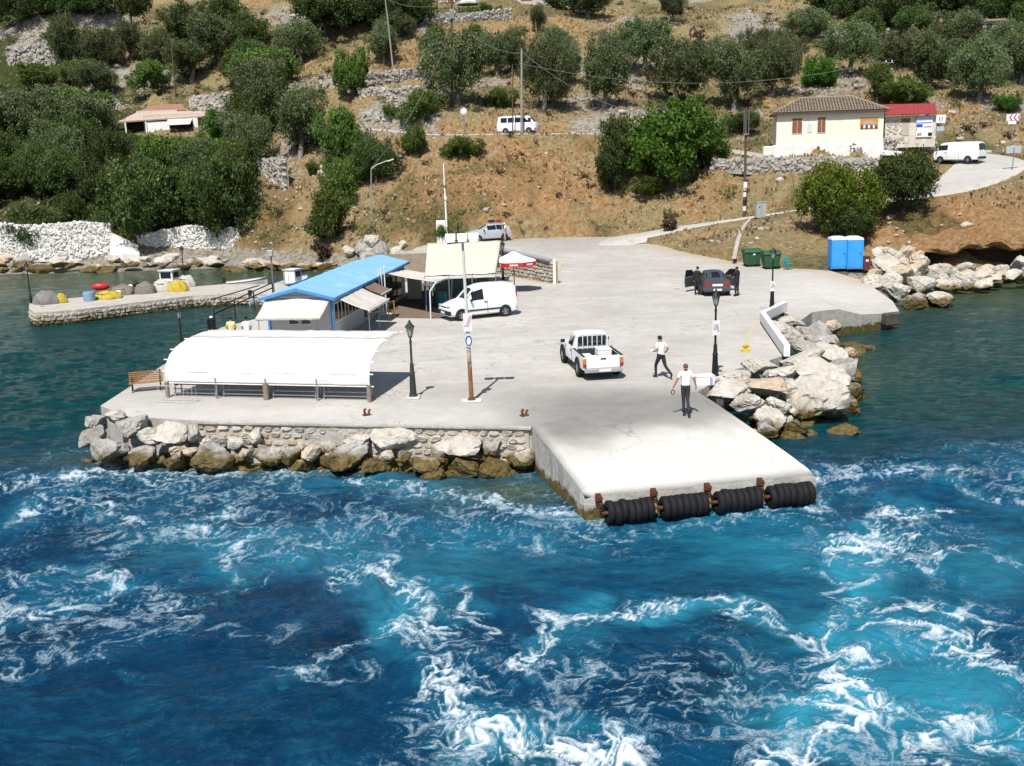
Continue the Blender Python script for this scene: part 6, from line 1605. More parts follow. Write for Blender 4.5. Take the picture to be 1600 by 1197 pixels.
# ---- pickup seen from behind
def pickup():
    a, b = W(900,572,QZ), W(943,588,QZ); t = place('pickup_truck', 'white pickup truck with open bed seen from behind', W(937,591,QZ)+Vector((-.25, 2.0, 0)), PI/2+.15, .95); t['category'] = 'pickup'
    w = .86
    st = [(2.38,.42,.62,.82,.90,.74,.66),(2.28,.38,.62,.90,.98,.82,.72),(1.5,.36,.66,.98,1.06,.85,.76),(1.02,.36,.66,1.02,1.10,.86,.74),(.55,.36,.66,1.04,1.58,.86,.64),(.2,.36,.66,1.04,1.67,.86,.66),(-.38,.36,.66,1.04,1.66,.86,.66),(-.52,.36,.66,1.04,1.58,.86,.66)]
    R = body_loft(st); MB().loft(R).build('cab', CWHITE, t, 38)
    for k0, k1 in ((6, 8), (10, 8)): pane(t, quad_on(R, 3, 4, k0, k1, .1, .95, .02, 1.0), name='windscreen')
    for k0, k1 in ((5, 6), (11, 10)): pane(t, quad_on(R, 4, 6, k0, k1, .05, .92, .08, .86))
    rw_ = MB().box((-.545, 0, 1.33), (.02, 1.22, .40)).build('rear_window', GLASS, t)
    MB().box((-.552, 0, 1.33), (.02, .03, .40)).build('window_bar', CWHITE, rw_)
    # ladder rack behind the cab
    mb = MB(); mb.tube([(-.62, -.68, .98), (-.62, -.66, 1.50), (-.62, -.55, 1.62), (-.62, .55, 1.62), (-.62, .66, 1.50), (-.62, .68, .98)], .035, 8); mb.build('headache_rack', CWHITE, t, 40); rk = [o for o in t.children if o.name.startswith('headache_rack')][0]
    for y in (-.42, -.21, 0, .21, .42): MB().tube([(-.62, y, .98), (-.62, y, 1.62)], .018, 6).build('rack_bar', CWHITE, rk)
    # bed
    BEDD = mat('bed_liner', (.05,.05,.052), (.035,.035,.037), 4, .7)
    MB().box((-1.55, 0, .60), (2.0, 1.55, .05)).build('bed_floor', BEDD, t)
    for s in (-1, 1):
        MB().box((-1.54, s*.80, .74), (1.98, .12, .56)).build('bed_side', CWHITE, t, bevel=.03); MB().box((-1.54, s*.735, .80), (1.9, .012, .40)).build('bed_liner', BEDD, t); MB().box((-1.54, s*.80, 1.03), (1.98, .10, .025)).build('bed_rail', CPLAST, t)
    MB().box((-.60, 0, .80), (.05, 1.5, .42)).build('bed_front', BEDD, t)
    tg = MB().box((-2.53, 0, .78), (.07, 1.42, .52)).build('tailgate', CWHITE, t, bevel=.02); MB().box((-2.575, 0, .92), (.02, .22, .05)).build('handle', CPLAST, tg)
    for s in (-1, 1): L = MB().box((-2.535, s*.795, .76), (.06, .13, .36)).build('tail_light', LAMPA, t); MB().box((-2.57, s*.795, .66), (.012, .13, .12)).build('lens', LAMPR, L)
    MB().box((-2.60, 0, .44), (.16, 1.6, .16)).build('rear_bumper', mat('chrome_bumper', (.5,.5,.5), (.42,.42,.42), 4, .35, 0, .5), t, bevel=.03); MB().box((-2.69, -.05, .45), (.012, .5, .1)).build('number_plate', NPLATE, t)
    MB().box((2.38, 0, .50), (.2, 1.6, .24)).build('front_bumper', CPLAST, t, bevel=.05)
    MB().box((-1.0, 0, .40), (3.2, .9, .14)).build('chassis', CPLAST, t); MB().tube([(-1.6, -.5, .36), (-2.62, -.5, .36)], .04, 8).build('exhaust', GREYM, t)
    FL = CPLAST
    for x in (1.5, -1.55):
        arch(t, x, .862, .37)
        for s in (-1, 1):
            wheel(t, x, s*.80, .37, -s, .24)
            pts = [(.46*math.cos(q), .46*math.sin(q)) for q in np.linspace(-.1, PI+.1, 14)]
            MB().tube([(x+p, s*.875, .37+q) for p, q in pts], .035, 6).build('wheel_flare', FL, t)
    mirror(t, .82, 1.0, 1.14); door_line(t, .98, .86, .45, 1.02); door_line(t, -.36, .86, .45, 1.02); handle(t, -.2, .865, .92)
    for i, (x, y, sx, sy, sz, lab) in enumerate(((-1.35, -.30, .62, .55, .50, 'tall white foam box in the bed of the pickup'), (-2.0, .38, .7, .55, .26, 'low white foam box by the pickup tailgate'), (-1.2, .42, .5, .4, .22, 'small white parcel behind the pickup cab'))):
        M = t.matrix_basis @ Matrix.Translation((x, y, .63+sz/2)); bx = thing('foam_box', lab, 'box', M.translation, t.rotation_euler.z, 'white boxes'); MB().box((0, 0, -.03), (sx, sy, sz-.06)).build('box_body', mat('foam_white', (.82,.82,.81), (.76,.76,.75), 6, .8, .05), bx, bevel=.02); MB().box((0, 0, sz/2-.03), (sx+.02, sy+.02, .06)).build('lid', mat('foam_white', (.82,.82,.81)), bx, bevel=.015)
pickup()

# ---- sedan with open doors seen from behind
def sedan(): 
    t = place('sedan_car', 'dark saloon car with both front doors open seen from behind', W(1124,463,QZ)+Vector((-.05, 2.1, 0)), PI/2-.04); t['category'] = 'car'
    st = [(2.2,.3,.5,.62,.68,.66,.56),(2.05,.25,.5,.72,.78,.78,.66),(1.1,.22,.52,.86,.92,.83,.70),(.78,.22,.52,.90,.97,.84,.68),(.12,.22,.52,.92,1.36,.85,.54),(-.55,.22,.52,.92,1.40,.85,.54),(-.95,.22,.52,.93,1.35,.85,.52),(-1.55,.22,.52,.94,1.02,.84,.62),(-2.1,.24,.52,.92,.98,.80,.64),(-2.22,.3,.52,.84,.90,.74,.60)]
    R = body_loft(st); MB().loft(R).build('body', CDARK, t, 38)
    for k0, k1 in ((6, 8), (10, 8)):
        pane(t, quad_on(R, 3, 4, k0, k1, .06, .95, .02, 1.0), name='windscreen'); pane(t, quad_on(R, 6, 7, k0, k1, .05, .9, .02, 1.0), name='rear_window')
    for k0, k1 in ((5, 6), (11, 10)): pane(t, quad_on(R, 4, 5, k0, k1, .05, .95, .08, .86)); pane(t, quad_on(R, 5, 6, k0, k1, .05, .95, .08, .86))
    for s in (-1, 1):
        MB().box((-2.18, s*.55, .76), (.09, .42, .17)).build('tail_light', LAMPR, t, bevel=.02); MB().box((2.1, s*.5, .66), (.14, .36, .13)).build('headlight', LAMPW, t, bevel=.02)
        # open front door, hinged at its leading edge
        dr = MB(); dr.add([(0, -.035, .30), (-1.05, -.035, .30), (-1.12, -.035, .62), (-1.10, -.035, .92), (0, -.035, .92), (0, .035, .30), (-1.05, .035, .30), (-1.12, .035, .62), (-1.10, .035, .92), (0, .035, .92)], [(4, 3, 2, 1, 0), (5, 6, 7, 8, 9), (0, 1, 6, 5), (1, 2, 7, 6), (2, 3, 8, 7), (3, 4, 9, 8), (4, 0, 5, 9)])
        d = dr.build('door', CDARK, t, bevel=.015); d.location = (.78, s*.86, 0); d.rotation_euler = (0, 0, -s*.82)
        MB().tube([(0, 0, .92), (-.45, 0, 1.34), (-1.0, 0, 1.36), (-1.10, 0, .92)], .02, 6).build('window_frame', CDARK, d); MB().add([(-.04, 0, .93), (-.46, 0, 1.33), (-.98, 0, 1.35), (-1.08, 0, .93)], [(0, 1, 2, 3)]).build('pane', GLASS, d)
        MB().box((.35-.78, s*-.0, .58), (.02, .02, .02)).build('lock', CPLAST, d); MB().box((-.5, 0, .62), (.7, .09, .30)).build('door_card', SEATM, d)
        MB().box((.22, s*.845, .62), (1.0, .03, .58)).build('door_opening', SEATM, t)
    MB().box((-2.24, 0, .70), (.03, .62, .13)).build('plate_recess', NPLATE, t); finish(t, CDARK, .85, (1.33, -1.32), .30, 2.12, -2.2, .42, CDARK)
sedan()

# ---- silver car with luggage on its roof
def silver():
    g = Vector(D(763,370,100.5)); t = place('family_car', 'silver car with red and black luggage on its roof beside the phone cabinet', (g.x, 100.5, float(plaza_z(0, 100))+.03), PI+.38, 1.08); t['category'] = 'car'
    st = [(1.98,.3,.5,.64,.70,.66,.56),(1.85,.25,.5,.78,.84,.78,.66),(1.2,.22,.52,.92,.99,.83,.70),(.98,.22,.52,.96,1.03,.84,.68),(.18,.22,.52,.99,1.50,.85,.57),(-.5,.22,.52,1.0,1.56,.85,.58),(-1.4,.22,.52,1.0,1.53,.85,.57),(-1.82,.24,.52,1.0,1.30,.84,.58),(-1.95,.28,.52,.9,1.0,.80,.60)]
    R = body_loft(st); MB().loft(R).build('body', CSILV, t, 38)
    for k0, k1 in ((6, 8), (10, 8)): pane(t, quad_on(R, 3, 4, k0, k1, .06, .95, .02, 1.0), name='windscreen'); pane(t, quad_on(R, 6, 7, k0, k1, .1, .95, .02, 1.0), name='rear_window')
    for k0, k1 in ((5, 6), (11, 10)):
        for i, j, a0, a1 in ((4, 5, -.25, .95), (5, 6, .02, .62), (5, 6, .68, .97)): pane(t, quad_on(R, i, j, k0, k1, a0, a1, .08, .86))
    for s in (-1, 1): MB().box((1.84, s*.56, .80), (.18, .32, .16)).build('headlight', LAMPW, t, bevel=.03); MB().box((-1.92, s*.7, .95), (.06, .12, .4)).build('tail_light', LAMPR, t); MB().tube([(.1, s*.5, 1.60), (-1.3, s*.5, 1.60)], .02, 6).build('roof_rail', GREYM, t)
    finish(t, CSILV, .85, (1.25, -1.25), .30, 1.9, -1.92, .6, CSILV); mirror(t, .72, .93, 1.03)
    for dx, m_, lab, s in ((-.35, mat('bag_black', (.02,.02,.022), (.015,.015,.017), 4, .8), 'black bag on the roof of the silver car', (.75, .8, .26)), (-1.05, mat('bag_red', (.34,.03,.03), (.26,.025,.025), 4, .8), 'red bag on the roof of the silver car', (.6, .8, .28))):
        M = t.matrix_basis @ Matrix.Translation((dx, 0, 1.62+s[2]/2)); b = thing('luggage_bag', lab, 'bag', M.translation, t.rotation_euler.z); MB().ball((0, 0, 0), (s[0]/2, s[1]/2, s[2]/2), 14, 8).build('bag_body', m_, b, 60); MB().tube([(-s[0]*.2, -.1, s[2]*.45), (-s[0]*.2, 0, s[2]*.62), (-s[0]*.2, .1, s[2]*.45)], .015, 5).build('handle', CPLAST, b)
silver()

# ---- high white minibuses
def minibus(name, label, p, heading, side_windows, rear_glass=True):
    t = place(name, label, p, heading); t['category'] = 'van'
    st = [(2.22,.32,.6,.78,.84,.72,.62),(2.14,.26,.6,.98,1.06,.80,.70),(1.98,.24,.6,1.10,1.18,.82,.70),(1.50,.24,.6,1.12,1.82,.83,.64),(1.1,.24,.6,1.12,1.90,.83,.66),(-.2,.24,.6,1.12,1.93,.83,.67),(-1.9,.24,.6,1.12,1.91,.83,.66),(-2.12,.26,.6,1.10,1.82,.82,.66),(-2.25,.30,.6,1.05,1.14,.80,.66)]
    R = body_loft(st); MB().loft(R).build('body', CWHITE, t, 38)
    for k0, k1 in ((6, 8), (10, 8)): pane(t, quad_on(R, 2, 3, k0, k1, .06, .95, .02, 1.0), name='windscreen'); pane(t, quad_on(R, 7, 8, k0, k1, .08, .95, .0, 1.0), name='rear_window')
    for k0, k1 in ((5, 6), (11, 10)):
        pane(t, quad_on(R, 3, 5, k0, k1, -.12, .42, .10, .80))
        if side_windows:
            pane(t, quad_on(R, 4, 5, k0, k1, .30, .98, .10, .80)); pane(t, quad_on(R, 5, 6, k0, k1, .04, .46, .10, .80)); pane(t, quad_on(R, 5, 6, k0, k1, .52, .95, .10, .80))
    for s in (-1, 1): MB().box((2.12, s*.55, .82), (.12, .3, .18)).build('headlight', LAMPW, t, bevel=.03); MB().box((-2.2, s*.7, .80), (.08, .14, .34)).build('tail_light', LAMPR, t)
    door_line(t, .85, .832, .35, 1.1); door_line(t, -.35, .832, .35, 1.1); handle(t, .95, .835, .98); mirror(t, 1.75, .95, 1.2)
    finish(t, CWHITE, .83, (1.45, -1.25), .30, 2.12, -2.2, .62, CPLAST)
def on_road(q):
    i = int(np.argmin((RALL[:, 0]-q.x)**2+(RALL[:, 1]-q.y)**2)); return Vector((q.x, q.y, float(RALL[i, 2])+.03))
minibus('delivery_van', 'white windowless van on the road bend below the chevron sign', on_road(D(1498,249,100.5)), PI-.86, False)
g = D(810,208,118); minibus('minibus', 'white minibus with side windows parked on the upper road', (g.x, 118, g.z-.05), -.30, True)
# ================================================================== PEOPLE
SKIN = mat('skin', (.42,.22,.14), (.36,.18,.11), 8, .6); CONC_B = mat('bench_cement', (.52,.50,.47), (.42,.40,.37), 4, .95, .2); HAIRD = mat('dark_hair', (.018,.013,.010), (.012,.009,.007), 20, .7)
TSH = mat('white_shirt', (.80,.80,.80), (.72,.72,.73), 6, .85, .1); PNT = mat('dark_trousers', (.026,.027,.038), (.018,.019,.027), 6, .85, .1); PGRY = mat('charcoal_trousers', (.045,.043,.042), (.03,.029,.028), 6, .85, .1); SHOE = mat('dark_shoes', (.05,.035,.025), (.03,.02,.015), 6, .6)
DSH = mat('dark_shirt', (.022,.024,.03), (.015,.016,.02), 6, .85, .1); YSH = mat('pale_yellow_shirt', (.62,.64,.30), (.54,.56,.25), 6, .85); PSK = mat('pink_trousers', (.55,.36,.32), (.48,.3,.27), 6, .85)
def person(label, p, heading, pose, shirt, pants, hair='short', h=1.75, long_sleeve=False, group='people on the quay'):
    """pose: dict joint -> (x right, y forward, z up) in metres for a 1.75 m figure; the body is grown as one skin"""
    J = dict(pelvis=(0,0,.96), belly=(0,.0,1.10), chest=(0,.01,1.32), neckb=(0,0,1.46), head0=(0,.02,1.55), head1=(0,.03,1.63), head2=(0,.025,1.70),
             shl=(-.17,0,1.42), shr=(.17,0,1.42), ell=(-.24,-.02,1.14), elr=(.24,-.02,1.14), wrl=(-.25,.06,.90), wrr=(.25,.06,.90), hal=(-.25,.09,.82), har=(.25,.09,.82),
             hpl=(-.09,0,.92), hpr=(.09,0,.92), knl=(-.11,.02,.50), knr=(.11,.02,.50), anl=(-.11,-.02,.09), anr=(.11,-.02,.09), tol=(-.13,.15,.03), tor=(.13,.15,.03))
    J.update(pose)
    RAD = dict(pelvis=(.15,.12), belly=(.145,.11), chest=(.165,.12), neckb=(.07,.07), head0=(.065,.07), head1=(.08,.098), head2=(.062,.075), shl=(.075,.075), shr=(.075,.075), ell=(.045,.045), elr=(.045,.045), wrl=(.031,.031), wrr=(.031,.031), hal=(.038,.022), har=(.038,.022),
               hpl=(.105,.105), hpr=(.105,.105), knl=(.066,.066), knr=(.066,.066), anl=(.052,.052), anr=(.052,.052), tol=(.042,.035), tor=(.042,.035))
    E = [('pelvis','belly'),('belly','chest'),('chest','neckb'),('neckb','head0'),('head0','head1'),('head1','head2'),('chest','shl'),('shl','ell'),('ell','wrl'),('wrl','hal'),('chest','shr'),('shr','elr'),('elr','wrr'),('wrr','har'),('pelvis','hpl'),('hpl','knl'),('knl','anl'),('anl','tol'),('pelvis','hpr'),('hpr','knr'),('knr','anr'),('anr','tor')]
    ks = list(J); me = bpy.data.meshes.new('body'); me.from_pydata([J[k] for k in ks], [(ks.index(a), ks.index(b)) for a, b in E], [])
    o = bpy.data.objects.new('tmp', me); COL.objects.link(o); md = o.modifiers.new('skin', 'SKIN'); md.use_smooth_shade = True
    for i, k in enumerate(ks): sv = me.skin_vertices[0].data[i]; sv.radius = RAD[k]; sv.use_root = (k == 'pelvis')
    o.modifiers.new('sub', 'SUBSURF').levels = 2; o.modifiers['sub'].render_levels = 2
    dg = bpy.context.evaluated_depsgraph_get(); ev = o.evaluated_get(dg); m2 = bpy.data.meshes.new_from_object(ev); bpy.data.objects.remove(o)
    mb = MB(); mb.v = [tuple(v.co) for v in m2.vertices]; mb.f = [tuple(p_.vertices) for p_ in m2.polygons]
    C = np.array([np.mean([mb.v[i] for i in f], axis=0) for f in mb.f])
    seg = np.array([[J[a], J[b]] for a, b in E]); best = np.full(len(C), 1e9); which = np.zeros(len(C), int)
    for i, (a, b) in enumerate(seg):
        t = np.clip(((C-a) @ (b-a))/((b-a) @ (b-a)), 0, 1); dd = np.linalg.norm(C-(a+t[:, None]*(b-a)), axis=1)
        r = np.mean(RAD[E[i][1]]); dd = dd-r*.6; m = dd < best; best[m] = dd[m]; which[m] = i
    SM = [SKIN, shirt, pants, SHOE]; mi = []
    for c, w in zip(C, which):
        a, b = E[w]
        if b in ('head0', 'head1', 'head2', 'hal', 'har'): k = 0
        elif b in ('wrl', 'wrr'): k = 1 if long_sleeve else 0
        elif b in ('ell', 'elr'):
            A = np.array(J[a]); B = np.array(J[b]); t = ((c-A) @ (B-A))/((B-A) @ (B-A)); k = 1 if (t < .62 or long_sleeve) else 0
        elif b in ('tol', 'tor'): k = 3
        elif b in ('hpl', 'hpr', 'knl', 'knr', 'anl', 'anr'): k = 2
        elif b == 'belly': k = 2 if c[2] < J['pelvis'][2]+.04 else 1
        else: k = 1
        mi.append(k)
    mb.m = mi
    # fingers and thumb on each hand
    for s, wr, ha in ((-1, 'wrl', 'hal'), (1, 'wrr', 'har')):
        a, b = Vector(J[wr]), Vector(J[ha]); d = (b-a).normalized(); sd = d.cross(Vector((s, 0, .1))).normalized(); inn = d.cross(sd).normalized()
        mb.mi = 0
        for q, L in ((-.026, .070), (-.009, .082), (.009, .078), (.026, .062)):
            st = b+sd*q; mb.tube([st, st+d*L*.55+inn*.008, st+d*L*.92+inn*.03], [.0095, .009, .007], 5)
        st = a.lerp(b, .55)+sd*.03; mb.tube([st, st+sd*.03+d*.025, st+sd*.035+d*.06+inn*.012], [.011, .010, .008], 5)
    hd = Vector(J['head1']); fw = (Vector((0, 1, 0)))
    for s in (-1, 1): mb.ball(hd+Vector((s*.078, -.005, -.005)), (.014, .024, .034), 6, 4)
    mb.tube([hd+Vector((0, .085, .0)), hd+Vector((0, .118, -.035)), hd+Vector((0, .09, -.045))], [.012, .016, .010], 6)
    mb.mi = 3
    for s in (-1, 1): mb.ball(hd+Vector((s*.033, .092, .008)), (.012, .006, .008), 6, 4)
    mb.box(hd+Vector((0, .088, -.075)), (.05, .012, .010))
    t = tag(obj('person', None), label, 'person', group)
    t.location = p; t.rotation_euler = (0, 0, heading); t.scale = (h/1.75,)*3
    mb.build('body', SM, t, 60)
    if hair == 'short':
        hb_ = MB(); hb_.ball(hd+Vector((0, -.014, .022)), (.088, .104, .092), 14, 8); hm = hb_
        hm.f = [f for f in hm.f if len(f) == 4 and not (np.mean([hm.v[i][1] for i in f]) > hd.y+.055 and np.mean([hm.v[i][2] for i in f]) < hd.z+.075) and np.mean([hm.v[i][2] for i in f]) > hd.z-.055+.0]; hm.m = [0]*len(hm.f); hm.build('hair', HAIRD, t, 60)
    elif hair == 'cap': MB().ball(hd+Vector((0, -.01, .03)), (.095, .11, .085), 12, 6).build('cap', TSH, t, 60)
    else:
        c_ = MB(); c_.ball(hd+Vector((0, -.012, .018)), (.083, .100, .084), 14, 8); c_.f = [f for f in c_.f if len(f) == 4 and np.mean([c_.v[i][1] for i in f]) < hd.y+.05 and np.mean([c_.v[i][2] for i in f]) > hd.z-.06]; c_.m = [0]*len(c_.f); c_.build('hair', mat('cropped_hair', (.16,.085,.06), (.12,.06,.04), 20, .8), t, 60)
    bpy.data.meshes.remove(m2); return t
# man walking away on the ramp
ramp_z = lambda p: QZ
p1 = W(1071,646,QZ-.02)
w1 = person('man in white T-shirt and charcoal trousers walking up the ramp with arms held out', p1, .05, dict(ell=(-.30,-.02,1.18), wrl=(-.40,.03,.96), hal=(-.42,.06,.88), elr=(.29,-.02,1.17), wrr=(.36,.02,.95), har=(.37,.05,.87), knl=(-.06,.05,.50), anl=(-.05,.03,.09), tol=(-.06,.20,.03), knr=(.06,-.03,.50), anr=(.07,-.22,.12), tor=(.08,-.08,.03), hpl=(-.08,0,.92), hpr=(.08,0,.92)), TSH, PGRY, 'bald', 1.76)
# man hurrying to the left
p2 = W(1033,591,QZ)
w2 = person('man in white shirt and navy trousers striding left with something in his hand', p2, .55, dict(pelvis=(0,0,.94), belly=(0,.02,1.09), chest=(0,.05,1.31), neckb=(0,.06,1.45), head0=(0,.08,1.54), head1=(0,.10,1.62), head2=(0,.095,1.69), shl=(-.17,.05,1.41), shr=(.17,.03,1.41), ell=(-.25,-.02,1.17), wrl=(-.22,.20,1.10), hal=(-.20,.28,1.11), elr=(.27,-.10,1.18), wrr=(.25,.04,1.02), har=(.24,.11,1.03), hpl=(-.09,0,.90), hpr=(.09,0,.90), knl=(-.10,.22,.52), anl=(-.10,.20,.10), tol=(-.10,.38,.04), knr=(.10,-.14,.50), anr=(.11,-.52,.22), tor=(.11,-.46,.06)), TSH, PNT, 'short', 1.72)
hp_ = w2.matrix_basis @ Vector((-.20, .33, 1.13)); pk = thing('paper_packet', 'small white packet in the hand of the striding man', 'packet', hp_); MB().box((0, 0, 0), (.16, .10, .10)).build('wrapper', TSH, pk, bevel=.015); MB().box((0, 0, .055), (.17, .02, .01)).build('string', WOODG, pk)
hc = w1.matrix_basis @ Vector((-.42, .07, .80)); rn = thing('mooring_ring', 'small dark ring hanging from the hand of the man on the ramp', 'ring', hc); MB().tube([(.06*math.cos(a), 0, -.06+.075*math.sin(a)) for a in np.linspace(0, 2*PI, 16)], .014, 6, False).build('hoop', BLACKM, rn); MB().tube([(0, 0, .01), (0, 0, .06)], .008, 5).build('cord', BLACKM, rn)
# two people at the open doors of the saloon
person('person in dark clothes leaning at the open left door of the saloon', W(1089,461,QZ), -.7, dict(elr=(.25,.08,1.18), wrr=(.22,.28,1.12), har=(.20,.36,1.12), chest=(0,.05,1.32), head1=(0,.06,1.63)), DSH, PNT, 'short', 1.76, True)
person('person in dark clothes standing at the open right door of the saloon', W(1151,463,QZ), .7, dict(ell=(-.24,.10,1.18), wrl=(-.18,.30,1.20), hal=(-.16,.38,1.21), elr=(.24,.1,1.16), wrr=(.10,.28,1.10), har=(.04,.34,1.10)), DSH, PNT, 'short', 1.80, True)
gp = D(789,366,100); person('person in white top and cap behind the silver car', (gp.x, 100, float(plaza_z(0, 100))), 1.6, dict(chest=(0,.06,1.31), wrl=(-.2,.25,1.1), hal=(-.18,.33,1.1)), TSH, PSK, 'cap', 1.75)
# two seated behind the shelter, only their heads show
for u, sh_, lab in ((363, YSH, 'person in pale yellow shirt whose head shows over the shelter'), (387, TSH, 'person in white shirt whose head shows over the shelter')):
    q = W(u, 533, QZ); sit = dict(pelvis=(0,0,.50), belly=(0,0,.64), chest=(0,.01,.86), neckb=(0,0,1.0), head0=(0,.02,1.09), head1=(0,.03,1.17), head2=(0,.025,1.24), shl=(-.17,0,.96), shr=(.17,0,.96), ell=(-.23,.02,.70), elr=(.23,.02,.70), wrl=(-.16,.22,.58), wrr=(.16,.22,.58), hal=(-.14,.30,.57), har=(.14,.30,.57), hpl=(-.09,.04,.48), hpr=(.09,.04,.48), knl=(-.11,.44,.48), knr=(.11,.44,.48), anl=(-.11,.44,.09), anr=(.11,.44,.09), tol=(-.12,.60,.03), tor=(.12,.60,.03))
    person(lab, q, .1, sit, sh_, PNT, 'short', 1.72)
q = W(375, 533, QZ); wb = thing('wall_bench', 'low concrete bench behind the shelter under two seated people', 'bench', q); MB().box((0, 0, .36), (2.2, .42, .08)).build('seat', CONC_B, wb, bevel=.02)
for x in (-.85, .85): MB().box((x, 0, .16), (.22, .36, .32)).build('leg', CONC_B, wb)
# ================================================================== STREET FURNITURE
LGLASS = mat('lantern_glass', (.34,.36,.34), (.28,.30,.28), 6, .25, 0, 0, .4); GREENI = mat('green_black_iron', (.045,.055,.045), (.03,.038,.03), 6, .55, .1, .2); RUST = mat('rust', (.17,.065,.03), (.085,.034,.018), 6, .95, .5)
CONCB = mat('cement_foot', (.62,.60,.57), (.52,.50,.47), 4, .95, .2)
def lantern(t, z, s=1.0, m=GREENI):
    mb = MB(); n = 6
    r = [[Vector((q*math.cos(2*PI*k/n), q*math.sin(2*PI*k/n), h)) for k in range(n)] for q, h in ((.075*s, z), (.15*s, z+.34*s))]
    g = MB().loft(r).build('lantern', LGLASS, t)
    for k in range(n): MB().bar(r[0][k], r[1][k], .016*s, .016*s).build('glazing_bar', m, g)
    MB().lathe([(.19*s, z+.34*s), (.17*s, z+.39*s), (.07*s, z+.50*s), (.05*s, z+.55*s), (.02*s, z+.62*s)], n=8).build('lantern_cap', m, g, 30); MB().lathe([(.03*s, z-.08*s), (.085*s, z)], n=8).build('lantern_seat', m, g)
def lamp_post(u, v, h, label, m=GREENI, heavy=True, foot=True, z=QZ, s=1.0, p=None):
    p = W(u, v, z) if p is None else p; t = thing('lamp_post', label, 'lamp post', p, 0, 'lantern lamp posts'); hp = h-.62*s
    if heavy: MB().lathe([(.17*s, 0), (.17*s, .12), (.13*s, .16), (.115*s, .55), (.10*s, .9), (.115*s, .94), (.085*s, 1.0), (.07*s, 1.3), (.045*s, 1.36), (.04*s, hp-.2), (.055*s, hp-.18), (.03*s, hp)], n=12).build('column', m, t, 35)
    else: MB().lathe([(.10*s, 0), (.09*s, .5), (.06*s, .55), (.045*s, .62), (.035*s, hp)], n=10).build('column', m, t, 35)
    lantern(t, hp+.06, s, m)
    if foot: MB().box((0, 0, .04), (.5, .5, .08)).build('footing', CONCB, t, bevel=.02)
    return t
def hgt(u, vb, vt, z=QZ): p = W(u, vb, z); return D(u, vt, p.y).z-z
l1 = lamp_post(646,622,hgt(646,622,502),'green iron lamp post in front of the right end of the shelter')
l2 = lamp_post(1117,590,hgt(1117,590,454),'dark lamp post with a white notice beside the boulders', BLACKM)
l3 = lamp_post(1206,482,hgt(1206,482,388),'dark lamp post at the far end of the white parapet', BLACKM)
lamp_post(49,474,hgt(49,474,410,.85),'thin black lamp post at the tip of the small pier', BLACKM, False, False, .85)
lamp_post(285,545,hgt(285,545,479),'slim lamp post behind the left end of the shelter', BLACKM, False, False)
lamp_post(787,444,hgt(787,444,377),'thin black lamp post behind the parasol', BLACKM, False, False)
l7 = lamp_post(289,444,hgt(289,444,385,.85),'thin black lamp post on the small pier beside the cabin boat', BLACKM, False, False, .85)
PINK = mat('poster_pink', (.62,.44,.48), (.55,.36,.42), 4, .7); VIO = mat('poster_violet', (.38,.30,.55), (.32,.25,.48), 4, .7); POST = mat('poster_paper', (.76,.75,.76), (.70,.69,.70), 3, .7)
def poster(host, z, w, h, label, y=-.10):
    t = thing('notice', label, 'notice', host.location+Vector((0, y, z)), .15); MB().box((0, 0, 0), (w, .012, h)).build('sheet', POST, t)
    MB().box((-.02, -.010, .03), (w*.5, .008, h*.42), ry=.35).build('print', PINK, t); MB().box((.07, -.011, -.02), (w*.18, .008, h*.5), ry=-.2).build('print', VIO, t)
poster(l2, 2.0, .30, .58, 'white notice with coloured print tied to the dark lamp post'); poster(l3, 1.25, .28, .55, 'white notice on the far lamp post by the parapet')
# rusty pole with floodlights and notices
rp0 = W(737,627,QZ); rh = hgt(737,627,378); rp = thing('floodlight_pole', 'tall rusty pole with floodlights and notices in front of the van', 'pole', rp0)
RPM = NT('rusting_white_pole'); pz = RPM.objc(); zs = RPM.n('SeparateXYZ'); RPM.l(pz, zs.inputs[0]); nz = RPM.noise(pz, 9, 5, .7)
fz = RPM.ramp(RPM.math('ADD', RPM.math('DIVIDE', zs.outputs[2], rh), RPM.math('MULTIPLY', RPM.math('SUBTRACT', nz, .5), .55)), [(.20, 0), (.46, 1)])
RPM.bsdf(RPM.mix(fz, RPM.ramp(nz, [(.3, (.13,.05,.025)), (.7, (.33,.16,.08))]), (.62,.60,.56)), .85, 0, .2)
lean = Vector((-.10, 0, rh)); MB().tube([(0, 0, 0), lean*.5, lean], [.085, .065, .045], 10).build('shaft', RPM.m, rp, 40); MB().lathe([(.17, 0), (.16, .05), (.09, .16)], n=10).build('flange', RUST, rp); MB().box((0, 0, .03), (.75, .45, .06)).build('footing', CONCB, rp, bevel=.02)
MB().bar(lean+Vector((-.55, 0, -.04)), lean+Vector((.55, 0, .04)), .06, .05).build('crossbar', GREYM, rp)
for x, lab in ((-.42, 'a'), (.0, 'b'), (.40, 'c')):
    f = MB().box(lean+Vector((x, -.08, .16)), (.36, .22, .26), rx=-.5).build('floodlight', WHITE, rp, bevel=.02); MB().box(lean+Vector((x, -.20, .11)), (.30, .02, .20), rx=-.5).build('lens', LGLASS, f)
